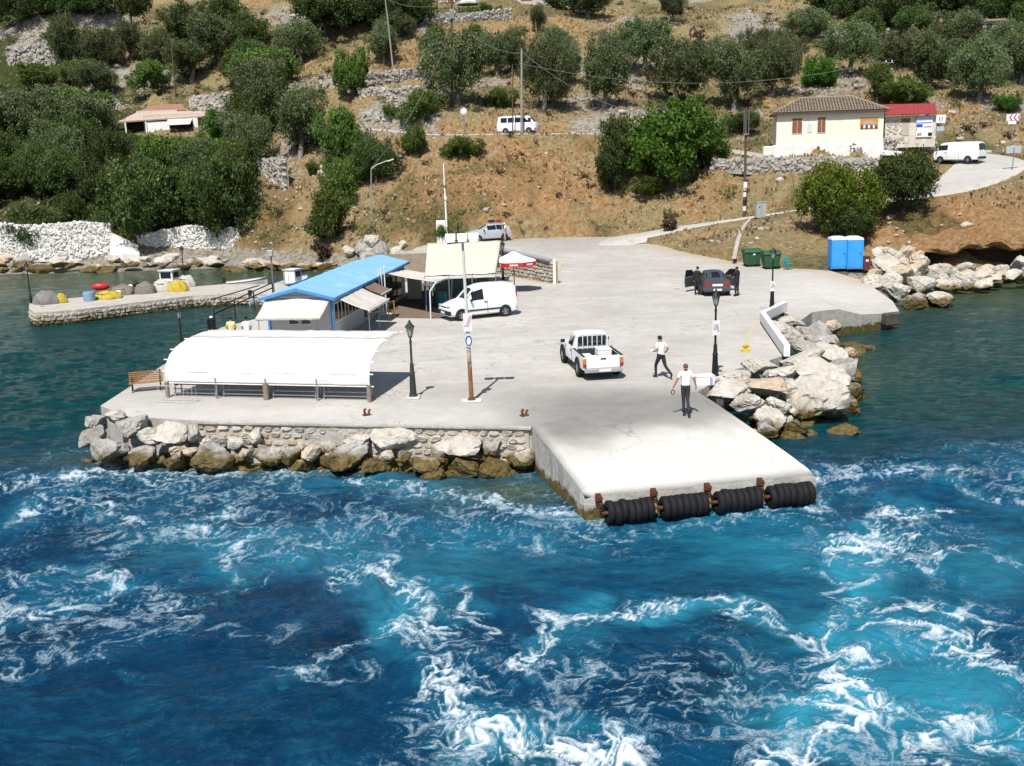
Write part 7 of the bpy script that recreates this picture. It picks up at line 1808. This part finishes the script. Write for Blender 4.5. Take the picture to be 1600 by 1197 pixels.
for z, w, h, lab, c in ((2.95, .32, .66, 'upper notice with pink print on the rusty pole', PINK), (2.28, .34, .5, 'lower round notice with violet print on the rusty pole', VIO)):
    t = thing('notice', lab, 'notice', rp0+lean*(z/rh)+Vector((.02, -.10, 0)), .1)
    if c is PINK: MB().box((0, 0, 0), (w, .012, h)).build('sheet', POST, t); MB().box((.05, -.01, .08), (w*.35, .008, h*.5), ry=.4).build('print', PINK, t); MB().box((-.05, -.011, -.12), (w*.6, .008, .05)).build('print', PINK, t)
    else:
        mb = MB(); mb.lathe([(.17, -.006), (.17, .006)], n=8, axis='Y'); o = mb.build('sheet', POST, t); o.scale = (.8, 1, 1.5)
        mb = MB(); mb.tube([(.10*math.cos(a), -.012, .17*math.sin(a)) for a in np.linspace(0, 2*PI, 20)], .022, 5, False); mb.build('print', BLUES, t)
# floodlight post left of the kiosk
fp = W(429,470,QZ); fl_ = thing('floodlight_post', 'grey steel post with a square floodlight left of the blue roof', 'pole', fp); fh = hgt(429,470,392); MB().tube([(0, 0, 0), (0, 0, fh-.3)], .06, 8).build('shaft', GREYM, fl_); ff = MB().box((0, -.05, fh-.15), (.32, .22, .38), rx=-.2).build('floodlight', GREYM, fl_, bevel=.02); MB().box((0, -.17, fh-.17), (.26, .02, .30), rx=-.2).build('lens', LGLASS, ff)
# yellow bollard, rusty bollards, foam box
yb = thing('bollard', 'squat yellow mooring bollard on the square', 'bollard', W(1165,549,QZ)); yb.scale = (.8, .8, .85); MB().lathe([(.17, 0), (.16, .06), (.11, .10), (.11, .24), (.16, .28), (.16, .34), (.06, .38)], n=14).build('post', YEL, yb, 35); MB().tube([(-.26, 0, .26), (.26, 0, .26)], .035, 8).build('crossbar', YEL, yb, 40); MB().box((0, 0, .015), (.5, .42, .03)).build('base_plate', YEL, yb)
for u, v, lab in ((573,649,'rusty iron mooring bitt on the quay edge below the shelter'),(819,650,'rusty iron mooring bitt near the ferry ramp')):
    b = thing('mooring_bitt', lab, 'bollard', W(u, v, QZ), .5, 'rusty mooring bitts'); MB().box((0, 0, .02), (.26, .2, .04)).build('base_plate', RUST, b); MB().tube([(-.06, 0, .03), (-.08, 0, .2), (-.02, 0, .24)], [.05, .045, .05], 8).build('horn', RUST, b, 40); MB().tube([(.07, 0, .03), (.10, 0, .16), (.15, 0, .2)], [.05, .04, .04], 8).build('horn', RUST, b, 40)
fb = thing('foam_crate', 'large white foam box beside the dark lamp post', 'box', W(1100,601,QZ), .1, 'white boxes'); FW = mat('foam_white', (.82,.82,.81)); MB().box((0, 0, .17), (.72, .42, .34)).build('box_body', FW, fb, bevel=.02); MB().box((0, 0, .36), (.75, .45, .05)).build('lid', FW, fb, bevel=.015); MB().box((.22, -.215, .17), (.10, .01, .26)).build('print', VIO, fb)
# painted yellow lines
def line(pts, w, label, m):
    mb = MB(); P = [Vector(q) for q in pts]
    for a, b in zip(P[:-1], P[1:]):
        d = (b-a).normalized(); n = Vector((-d.y, d.x, 0))*w/2; mb.add([a-n, b-n, b+n, a+n], [(0, 1, 2, 3)])
    return tag(mb.build('painted_line', m), label, kind='structure')
YLN = NT('worn_yellow_line'); c = YLN.ramp(YLN.noise(YLN.pos(), 6, 5, .75), [(.40, (.42,.40,.37)), (.62, (.56,.47,.22))]); YLN.bsdf(c, .9)
line([W(u, v, QZ+.006) for u, v in ((1163,556),(1166,535),(1172,518),(1182,506),(1200,492))], .18, 'worn yellow line curving beside the parapet', YLN.m)
_l = []
for u, v in ((866,452),(872,430),(876,408)): q = W(u, v, QZ); q.z = float(plaza_z(q.x, q.y))+.008; _l.append(q)
line(_l, .35, 'worn yellow line at the end of the stone wall', YLN.m)
# portable toilets
TB = mat('toilet_blue', (.055,.36,.84), (.045,.31,.77), 2, .45, .03); TRF = mat('toilet_roof', (.62,.66,.70), (.54,.58,.62), 3, .5)
for i, (u, lab) in enumerate(((1310.5,'left one of two blue portable toilets'),(1335.5,'right one of two blue portable toilets'))):
    t = thing('portable_toilet', lab, 'toilet', W(u,421,QZ)+Vector((0, .5, 0)), -.02, 'blue portable toilets'); MB().box((0, 0, 1.05), (1.10, 1.1, 2.06)).build('cabin', TB, t, bevel=.03)
    MB().lathe([(.80, 2.08), (.80, 2.12), (.70, 2.24), (.40, 2.33), (.05, 2.35)], n=4).build('roof', TRF, t); t.children[-1].rotation_euler = (0, 0, PI/4); d = MB().box((0, -.565, 1.05), (.86, .03, 1.86)).build('door', TB, t, bevel=.01); MB().box((.34, -.59, 1.1), (.05, .03, .12)).build('handle', CPLAST, d)
    for sx in (-1, 1): MB().box((sx*.52, -.56, 1.05), (.05, .05, 2.06)).build('corner_trim', TB, t)
    MB().box((0, -.62, .16), (.95, .08, .2)).build('step', BLUEP, t)
bn = thing('waste_bin', 'dark red-brown bin beside the blue toilets', 'bin', W(1355,421,QZ)+Vector((0, .3, 0))); MB().box((0, 0, .42), (.46, .46, .84)).build('box_body', mat('bin_brown', (.16,.04,.03), (.12,.03,.025), 3, .6), bn, bevel=.03); MB().box((0, 0, .88), (.5, .5, .07)).build('lid', mat('bin_brown', (.16,.04,.03)), bn, bevel=.02); MB().box((0, -.24, .62), (.2, .012, .16)).build('label_plate', POST, bn)
# green dumpsters
GRN = mat('dumpster_green', (.028,.10,.045), (.022,.075,.035), 3, .6, .05)
for u, lab in ((1174,'left one of two green wheeled dumpsters'),(1204,'right one of two green wheeled dumpsters')):
    t = thing('dumpster', lab, 'dumpster', W(u, 416.5 if u < 1190 else 420, QZ), .05, 'green dumpsters'); mb = MB(); r = lambda w, d, z: [(-w, -d, z), (w, -d, z), (w, d, z), (-w, d, z)]
    mb.loft([[Vector(q) for q in r(.50, .40, .18)], [Vector(q) for q in r(.62, .50, 1.08)]]).build('container', GRN, t, bevel=.03); MB().box((0, -.02, 1.10), (1.34, 1.08, .06)).build('rim', GRN, t, bevel=.015)
    n = 9; rings = []
    for s in (-.64, .64): rings.append([Vector((s, -.5*math.cos(PI*k/(n-1)), 1.12+.24*math.sin(PI*k/(n-1)))) for k in range(n)])
    MB().loft(rings, True, True).build('lid', GRN, t, 35)
    for k in range(5): MB().box((-.44+.22*k, -.462, .65), (.04, .05, .8), rx=-.11).build('rib', GRN, t)
    for sx in (-.42, .42):
        for sy in (-.32, .32): MB().lathe([(.09, -.03), (.09, .03)], (sx, sy, .09), 12, 'Y').build('wheel', TYRE, t)
    MB().box((.05, -.505, .95), (.16, .012, .12)).build('label_plate', POST, t)
# turquoise chair
ch = thing('plastic_chair', 'turquoise plastic chair beside the green dumpsters', 'chair', W(1231,421.5,QZ), .6); TQ = mat('chair_turquoise', (.03,.30,.30), (.025,.25,.26), 4, .5)
MB().box((0, 0, .43), (.5, .46, .04)).build('seat', TQ, ch, bevel=.015); MB().box((0, .22, .68), (.48, .04, .46), rx=-.2).build('backrest', TQ, ch, bevel=.015)
for sx in (-.21, .21):
    for sy in (-.19, .19): MB().box((sx, sy, .21), (.045, .045, .42)).build('leg', TQ, ch)
    MB().box((sx*1.1, 0, .64), (.05, .42, .03)).build('armrest', TQ, ch)
# white phone cabinet, post, electric cabinet
pc = D(689,363,98); pz_ = float(plaza_z(0, 98)); t = thing('phone_cabinet', 'white phone cabinet beside the silver car', 'cabinet', (pc.x, 98, pz_), .1)
MB().box((0, 0, 1.15), (.85, .7, 2.3)).build('cabinet_body', WHITE, t, bevel=.04); MB().box((-.02, -.36, 1.55), (.5, .03, .8)).build('screen_panel', mat('panel_grey', (.38,.42,.40), (.32,.36,.34), 3, .5), t); MB().box((-.02, -.37, 1.08), (.55, .06, .1)).build('shelf', GREYM, t); MB().box((-.02, -.382, 1.6), (.16, .02, .18)).build('keypad', POST, t)
up = thing('utility_pole', 'white painted slim pole beside the phone cabinet', 'pole', (pc.x+.58, 97.7, pz_)); th_ = D(691,255,97.7).z-pz_; MB().tube([(0, 0, 0), (-.02, 0, th_*.55), (-.04, 0, th_)], [.11, .085, .06], 8).build('shaft', WHITE, up, 40); MB().box((0, -.10, th_*.58), (.22, .12, .30)).build('meter_box', POST, up); MB().box((.0, -.08, th_*.72), (.15, .1, .18)).build('junction_box', CPLAST, up)
ec = T(1188,340,78); t = thing('electric_cabinet', 'grey electric cabinet beside the lower road', 'cabinet', ec+Vector((0, 0, -.05)), .15); MB().box((0, 0, .68), (.95, .55, 1.36)).build('cabinet_body', mat('cabinet_grey', (.42,.43,.41), (.36,.37,.35), 3, .6), t, bevel=.02); MB().box((0, 0, 1.38), (1.02, .62, .05)).build('roof', mat('cabinet_grey', (.42,.43,.41)), t); MB().box((-.2, -.28, .95), (.14, .02, .08)).build('vent', PBLK, t); MB().box((.0, -.279, .66), (.012, .012, 1.2)).build('door_seam', PBLK, t)
# ---------------- utility poles and wires
WP = mat('creosote_pole', (.13,.095,.07), (.075,.055,.042), 5, .95, .3); WPG = mat('weathered_pole', (.36,.33,.29), (.26,.235,.205), 5, .95, .3)
def upole(u, vb, vt, label, r=.13, m=WP, ut=None, p=None, d0=78):
    p = T(u, vb, d0) if p is None else p; top = D(u if ut is None else ut, vt, p.y); t = thing('utility_pole', label, 'pole', p, 0, 'utility poles'); l = top-p
    MB().tube([(0, 0, -.5), l*.5, l], [r, r*.85, r*.65], 8).build('shaft', m, t, 40); return t, top
P706, T706 = upole(706,168,-14,'tall dark pole with a transformer box on the hillside', .16)
MB().box((.45, -.1, (T706-P706.location).z*.80), (.55, .5, 1.0)).build('transformer', GREYM, P706, bevel=.03); MB().bar((-.9, 0, (T706-P706.location).z*.9), (.9, 0, (T706-P706.location).z*.9), .1, .12).build('crossarm', WP, P706); MB().box((-.15, -.2, (T706-P706.location).z*.30), (.25, .15, .55)).build('meter_box', POST, P706)
for x in (-.8, 0, .8): MB().lathe([(.05, 0), (.07, .1), (.04, .2)], (x, 0, (T706-P706.location).z*.9+.06), 8).build('insulator', WHITE, P706)
P815, T815 = upole(815,209,76,'grey wooden pole standing in front of the white minibus', .15, WPG, p=D(815,211,116.3))
P801, T801 = upole(801,209,100,'thin dark pole just left of the grey wooden one', .07, WP, p=D(801,211,116.4))
P607, T607 = upole(615,112,-10,'thin leaning grey pole above the terrace walls', .12, WPG, ut=601)
P682, T682 = upole(683,34,-12,'short dark pole in front of the hilltop parapet', .12)
P270, T270 = upole(275,154,62,'dark pole above the tiled hillside house', .13, ut=267)
P955, T955 = upole(955,193,167,'short pale post beside the upper road', .14, WPG, p=D(955,205,116.6))
P1165, T1165 = upole(1163,340,168,'tall dark pole with white bands beside the electric cabinet', .15, WP, ut=1166)
hh_ = (T1165-P1165.location).z
for z in (.06, .12, .19, .25): MB().lathe([(.165, hh_*z), (.165, hh_*z+.42)], n=10).build('band', WHITE if z != .12 else PBLK, P1165)
MB().box((0, -.18, hh_*.30), (.34, .1, .55)).build('notice_plate', POST, P1165); MB().box((.0, -.14, hh_*.76), (.5, .3, .12)).build('bracket', GREYM, P1165)
for x in (-.22, .22): MB().tube([(x, -.1, hh_*.76), (x, -.1, hh_*.98)], .03, 6).build('conduit', GREYM, P1165)
line([T(u, v, 72)+Vector((0, 0, .10)) for u, v in ((1172,345),(1164,356),(1156,368),(1152,382),(1149,396),(1147,407))], .32, 'pale trodden path down the bank beside the dumpsters', M_ROAD)
P1370, T1370 = upole(1369,166,95,'dark pole with white insulators behind the cream house', .13, WP, ut=1375, d0=109)
h2 = (T1370-P1370.location).z
for z in (.78, .95):
    MB().bar((-.1, 0, h2*z), (1.8, 0, h2*z), .08, .1).build('crossarm', GREYM, P1370)
    for x in (.2, .9, 1.6): MB().lathe([(.06, 0), (.08, .12), (.04, .22)], (x, 0, h2*z+.05), 8).build('insulator', WHITE, P1370)
q = T(1350,158,109); MB().tube([q-P1370.location, Vector((0, 0, h2*.65))], .09, 6).build('strut', WP, P1370)
# street light on the slope
P580, T580 = upole(580,362,264,'white street light with a bent arm on the slope behind the blue roof', .08, WPG)
a = T580-P580.location; MB().tube([a, a+Vector((.6, -.1, .4)), a+Vector((1.7, -.2, .75))], .04, 6).build('arm', WHITE, P580); MB().box(a+Vector((1.95, -.2, .78)), (.6, .2, .1), ry=-.3).build('lamp_head', WHITE, P580)
def wire(a, b, sag, label):
    pts = []
    for i in range(25):
        t = i/24; p = a.lerp(b, t); p.z -= sag*4*t*(1-t); pts.append(p)
    return tag(MB().tube(pts, .022, 4, False).build('overhead_wire', mat('wire', (.22,.22,.21), (.16,.16,.15), 3, .6)), label, 'wire', 'overhead wires')
wire(T815-Vector((0, 0, 1.6)), T1370-Vector((0, 0, .1)), 2.2, 'long overhead wire from the grey pole to the pole behind the cream house')
wire(T815-Vector((0, 0, .3)), T1165-Vector((0, 0, .3)), 3.0, 'overhead wire from the grey pole down to the banded pole'); wire(T706-Vector((0, 0, 3)), T815-Vector((0, 0, .5)), 1.0, 'overhead wire between the transformer pole and the grey pole'); wire(T706-Vector((0, 0, 4)), T580+Vector((0, 0, .1)), 1.4, 'overhead wire from the transformer pole down to the street light'); wire(T607-Vector((0, 0, .6)), T706-Vector((0, 0, 1.2)), .8, 'overhead wire between the leaning pole and the transformer pole')
# ---------------- signs
sg_ = T(727,209,110); t = thing('road_sign', 'round grey-backed road sign beside the upper road', 'sign', D(726,214,116.8)); MB().tube([(0, 0, -.3), (0, 0, 2.9)], .04, 6).build('post', GREYM, t); MB().lathe([(.42, -.015), (.42, .015)], (0, -.05, 2.75), 18, 'Y').build('disc', mat('sign_back', (.46,.48,.50), (.40,.42,.44), 3, .5), t); MB().lathe([(.30, -.01), (.30, .01)], (0, -.075, 2.75), 18, 'Y').build('face', POST, t)
REDS = mat('sign_red', (.55,.02,.04), (.48,.02,.03), 4, .5)
cs = D(1580,222,103); t = thing('chevron_sign', 'red and white chevron board on a post at the road bend', 'sign', cs); MB().tube([(0, 0, -.6), (0, 0, 2.4)], .05, 6).build('post', GREYM, t); MB().box((0, -.06, 2.35), (1.35, .03, .62)).build('panel', PWHITE, t)
for k in range(3):
    x = -.42+k*.42; mb = MB(); mb.add([(x, -.085, 2.35), (x+.22, -.085, 2.64), (x+.36, -.085, 2.64), (x+.14, -.085, 2.35), (x+.36, -.085, 2.06), (x+.22, -.085, 2.06)], [(0, 1, 2, 3), (0, 3, 4, 5)]); mb.build('chevron', REDS, t)
MB().box((-.08, -.06, 1.85), (.8, .03, .28)).build('lower_panel', PWHITE, t)
bs2 = D(1581,277,94); t = thing('road_sign', 'pale blank rectangular sign board at the road edge on the right', 'sign', bs2); MB().tube([(0, 0, -.5), (0, 0, 2.6)], .045, 6).build('post', GREYM, t); MB().box((0, .02, 2.45), (1.35, .03, .62)).build('panel', mat('sign_back', (.46,.48,.50)), t)
# ---------------- tyre fenders on the ramp nose
fd = (B1-B0).normalized(); fo = Vector((fd.y, -fd.x, 0))
TY = mat('fender_tyre', (.012,.012,.013), (.007,.007,.008), 10, .75, .3)
tyre_me = MB().lathe([(.16, -.105), (.29, -.11), (.335, -.07), (.34, 0), (.335, .07), (.29, .11), (.16, .105), (.15, 0)], n=24, axis='X', cap=False)
tyre_me.f += [(7*24+k, 7*24+(k+1) % 24, (k+1) % 24, k) for k in range(24)]; tyre_me.m += [0]*24; tyre_me = tyre_me.mesh('tyre', TY, 50)
LR = (B1-B0).length; ang = math.atan2(fd.y, fd.x)
for i in range(4):
    c0 = .50+i*(LR-.55)/4; n = 7
    t = thing('tyre_fender', ['leftmost roll of black tyres on the nose of the ramp','second roll of black tyres from the left on the ramp nose','third roll of black tyres from the left on the ramp nose','rightmost roll of black tyres on the nose of the ramp'][i], 'fender', B0+fd*c0+fo*.42+Vector((0, 0, .30-RZ)), ang, 'tyre rolls on the ramp nose')
    for k in range(n):
        o = obj('tyre', tyre_me, t, (.11+k*.195, random.Random(i*9+k).uniform(-.025, .025), random.Random(i*7+k).uniform(-.03, .02))); o.rotation_euler = (random.Random(i+k).uniform(0, 6), random.Random(k*3+i).uniform(-.06, .06), random.Random(k*5+i).uniform(-.06, .06)); o.scale = (.92, 1, 1)
    MB().tube([(-.12, 0, 0), (1.5, 0, 0)], .05, 8).build('axle', RUST, t)
for i in range(4):
    c0 = .36+i*(LR-.55)/4; b = thing('fender_chain', ['leftmost rusty chain bracket on the ramp nose','second rusty chain bracket from the left on the ramp nose','third rusty chain bracket from the left on the ramp nose','rightmost rusty chain bracket on the ramp nose'][i], 'chain', B0+fd*c0+fo*.06+Vector((0, 0, -.08)), ang, 'rusty chain brackets')
    MB().box((0, -.04, -.06), (.16, .08, .3)).build('plate', RUST, b); MB().box((-.06, -.14, -.02), (.03, .16, .14)).build('lug', RUST, b); MB().box((.06, -.14, -.02), (.03, .16, .14)).build('lug', RUST, b); MB().tube([(-.1, -.18, -.02), (.1, -.18, -.02)], .03, 8).build('pin', RUST, b)
    for k in range(4): MB().tube([(.05*math.cos(a)*(1 if k % 2 else .3)+.01*k, -.20-.035*math.cos(a)*(0.3 if k % 2 else 1)+.05*k/4, -.02-.10*k+.06*math.sin(a)) for a in np.linspace(0, 2*PI, 10)], .016, 5, False).build('chain_link', RUST, b)
    if i: MB().box((.02, -.10, -.50), (.16, .16, .34)).build('rope_tail', mat('old_rope', (.36,.32,.22), (.26,.23,.15), 8, .95, .3), b, bevel=.03)
# ---------------- small pier on the left
PZ = .85
pier = MB(); _pp = [(45,490),(54,497),(120,492),(210,481),(300,470),(380,466),(440,470),(470,462),(440,452),(350,452),(300,456),(200,466),(110,474),(46,481)]
pw = [W(u, v-8, PZ) for u, v in _pp]
pier.prism([(p.x, p.y) for p in pw], -1.5, PZ); po = pier.build('pier', [waterline_material('pier_concrete', (.60,.56,.50), (.42,.38,.33), 1.2, .30, .6)]); tag(po, 'small concrete and stone fishing pier', kind='structure'); 
_rp = random.Random(4)
for a_, b_ in zip(pw[0:7], pw[1:7]):
    if (a_-b_).length < 1.2: continue
    dn = (b_-a_).normalized(); o_ = Vector((dn.y, -dn.x, 0))*.02
    stone_face(po, a_+o_, b_+o_, .0, PZ-.15, .34, .2, ST_QUAY, _rp, maxn=60)
def heap(name, lab, u, v, w, h, m, cat='net', wrinkle=.18, depth=.8):
    p = W(u, v, PZ); k = mpp(p.y); bm = bmesh.new(); bmesh.ops.create_icosphere(bm, subdivisions=4, radius=1); rng = abs(hash(lab)) % 97
    for vv_ in bm.verts:
        c = vv_.co; f = 1+wrinkle*(float(fbm(np.array(c.x*3+c.z*2+len(lab)), np.array(c.y*3-c.z*2+u*.1), 7, 4))-.5)*2.2
        vv_.co = Vector((c.x*f*w/2*k, c.y*f*w/2*k*depth, max(-.05, c.z*f)*h*k))
    me = bpy.data.meshes.new(name); bm.to_mesh(me); bm.free(); me.materials.append(m); me.polygons.foreach_set('use_smooth', [True]*len(me.polygons))
    t = thing(name, lab, cat, p, 0, 'fishing gear on the pier'); obj('pile', me, t)
    mb = MB(); r = random.Random(len(lab))
    pts = [(math.cos(a)*w*.36*k, math.sin(a)*w*.3*k, h*k*.72+.03*math.sin(a*5)) for a in np.linspace(0, 5.2, 18)]; mb.tube(pts, .035, 5); mb.build('float_rope', mat('net_rope', (.42,.36,.20), (.3,.26,.14), 6, .9), t); return t
NG = mat('grey_net', (.24,.23,.22), (.15,.145,.14), 9, .95, .6); NY = mat('yellow_net', (.52,.40,.05), (.40,.30,.04), 9, .95, .6); NB = mat('brown_net', (.22,.19,.17), (.15,.13,.12), 9, .95, .6); NW = mat('pale_net', (.52,.50,.46), (.40,.38,.35), 9, .95, .5)
heap('net_pile', 'grey heap of fishing net at the tip of the pier', 74, 474, 44, 19, NG); heap('net_pile', 'small yellow net beside the grey heap at the pier tip', 95, 473, 22, 14, NY)
heap('net_pile', 'yellow net beside the blue drum on the pier', 168, 466, 44, 12, NY); heap('net_pile', 'grey-brown net in the middle of the pier', 192, 460, 40, 15, NB); heap('net_pile', 'brown net heap right of the white buoy', 228, 458, 36, 17, NB); heap('net_pile', 'pale net heap below the cabin boat', 254, 455, 34, 18, NW); heap('net_pile', 'bright yellow net heap near the cabin boat', 279, 455, 32, 17, NY); heap('net_pile', 'whitish sheet over gear beside the bright yellow net', 292, 448, 30, 18, NW)
RB = mat('buoy_red', (.52,.03,.03), (.44,.025,.025), 4, .4)
def buoy(lab, u, v, w, h, m, up=0): p = W(u, v, PZ); k = mpp(p.y); t = thing('buoy', lab, 'buoy', p+Vector((0, 0, up)), .3, 'fishing gear on the pier'); MB().ball((0, 0, h*k/2), (w*k/2, h*k*.5, h*k/2), 14, 8).build('float_body', m, t, 60); MB().lathe([(.05, 0), (.06, .06)], (0, 0, h*k-.02), 8).build('eye', BLACKM, t)
buoy('long red fender buoy lying on the nets', 159, 460, 27, 12, RB, .3); buoy('small red buoy on the yellow net', 160, 466, 9, 8, RB, .05); buoy('round white buoy in the middle of the pier', 186, 462, 9, 9, TSH); buoy('small white buoy beside the brown net', 205, 456, 8, 8, TSH, .2); buoy('dark blue-black buoy behind the brown net', 213, 452, 11, 10, CPLAST, .15)
barrel('plastic_drum', 'pale blue plastic tub lying beside the yellow net', W(140,470,PZ), mat('tub_blue', (.24,.36,.50), (.20,.30,.43), 3, .5), .42, .62)
ty = thing('tyre_bumper', 'single black tyre hung on the tip of the pier', 'tyre', W(69,486,.5)+Vector((0, -.15, -.05))); o = obj('tyre', tyre_me, ty); o.rotation_euler = (0, 0, PI/2); o.scale = (.7, 1.3, 1.3); MB().tube([(0, .05, .35), (0, .2, .5)], .02, 5).build('rope', NY, ty)
# railing of the gangway
gr = thing('gangway_railing', 'dark sloping gangway railing between pier and quay', 'railing', (0, 0, 0))
g0, g1, g2, g3 = D(333,482,56), D(402,447,60), D(338,462,61), D(440,460,55)
for a_, b_ in ((D(334,483,55), D(425,442,60)), (D(334,491,55), D(425,450,60)), (D(330,468,62), D(405,446,66))): MB().tube([a_, b_], .035, 6).build('rail', BLACKM, gr)
for q in (0, .33, .66, 1.0): a_ = D(334,483,55).lerp(D(425,442,60), q); MB().tube([a_, Vector((a_.x, a_.y, a_.z-1.1))], .035, 6).build('post', BLACKM, gr)
gd = thing('litter_bin', 'small dark bin behind the left end of the shelter', 'bin', W(332,520,QZ)); MB().lathe([(.2, 0), (.24, .7), (.26, .72), (.1, .82)], n=12).build('drum', BLACKM, gd, 35); MB().lathe([(.10, .82), (.05, .9)], n=8).build('knob', TSH, gd)
# ---------------- boats
def boat(name, lab, u, v, L, Bm_, heading, cabin, hull=CWHITE):
    p = W(u, v, 0.0); t = thing(name, lab, 'boat', p, heading, 'boats at the pier'); rings = []
    for i in range(11):
        s = i/10; x = (s-.5)*L; w = Bm_/2*(1-max(0, (s-.55)/.45)**2.2)*(.86+.14*min(1, s*4)); sh_ = .62+.28*s*s
        rings.append([Vector((x, -w, sh_)), Vector((x, -w*.9, .2)), Vector((x, -w*.4, -.18)), Vector((x, 0, -.28)), Vector((x, w*.4, -.18)), Vector((x, w*.9, .2)), Vector((x, w, sh_)), Vector((x, w*.86, sh_-.02)), Vector((x, w*.8, .28)), Vector((x, 0, .24)), Vector((x, -w*.8, .28)), Vector((x, -w*.86, sh_-.02))])
    MB().loft(rings).build('hull', hull, t, 40)
    for s in (-1, 1): MB().tube([r[0 if s < 0 else 6]+Vector((0, 0, .02)) for r in rings], .035, 6).build('gunwale', BLUEP if cabin else WOODG, t)
    for x in (-.2*L, .05*L): MB().box((x, 0, .45), (.25, Bm_*.78, .04)).build('thwart', WOOD, t)
    if cabin:
        c = MB().box((.02*L, 0, 1.05), (.24*L, Bm_*.62, 1.1)).build('cabin', CWHITE, t, bevel=.05); MB().box((.02*L+.122*L, 0, 1.25), (.02, Bm_*.48, .5)).build('window', GLASS, c)
        for s in (-1, 1): MB().box((.02*L, s*Bm_*.312, 1.25), (.17*L, .02, .45)).build('window', GLASS, c)
        MB().box((.02*L, 0, 1.63), (.28*L, Bm_*.7, .06)).build('roof', CWHITE, c); MB().tube([(-.25*L, 0, .4), (-.25*L, 0, 2.2)], .03, 6).build('mast', WOODG, t)
    else: MB().box((-.46*L, 0, .85), (.28, .3, .5)).build('outboard_motor', CPLAST, t, bevel=.05)
    return t
boat('fishing_boat', 'white fishing boat with a small cabin moored behind the pier', 268, 452, 5.2, 1.9, -1.75, True); boat('dinghy', 'white dinghy moored beside the pier', 384, 452, 3.6, 1.5, .25, False); boat('motor_boat', 'white motor boat moored left of the blue roof', 458, 452, 4.4, 1.7, 1.2, True); boat('dinghy', 'pale dinghy tied up left of the kiosk', 424, 474, 3.2, 1.4, .4, False)
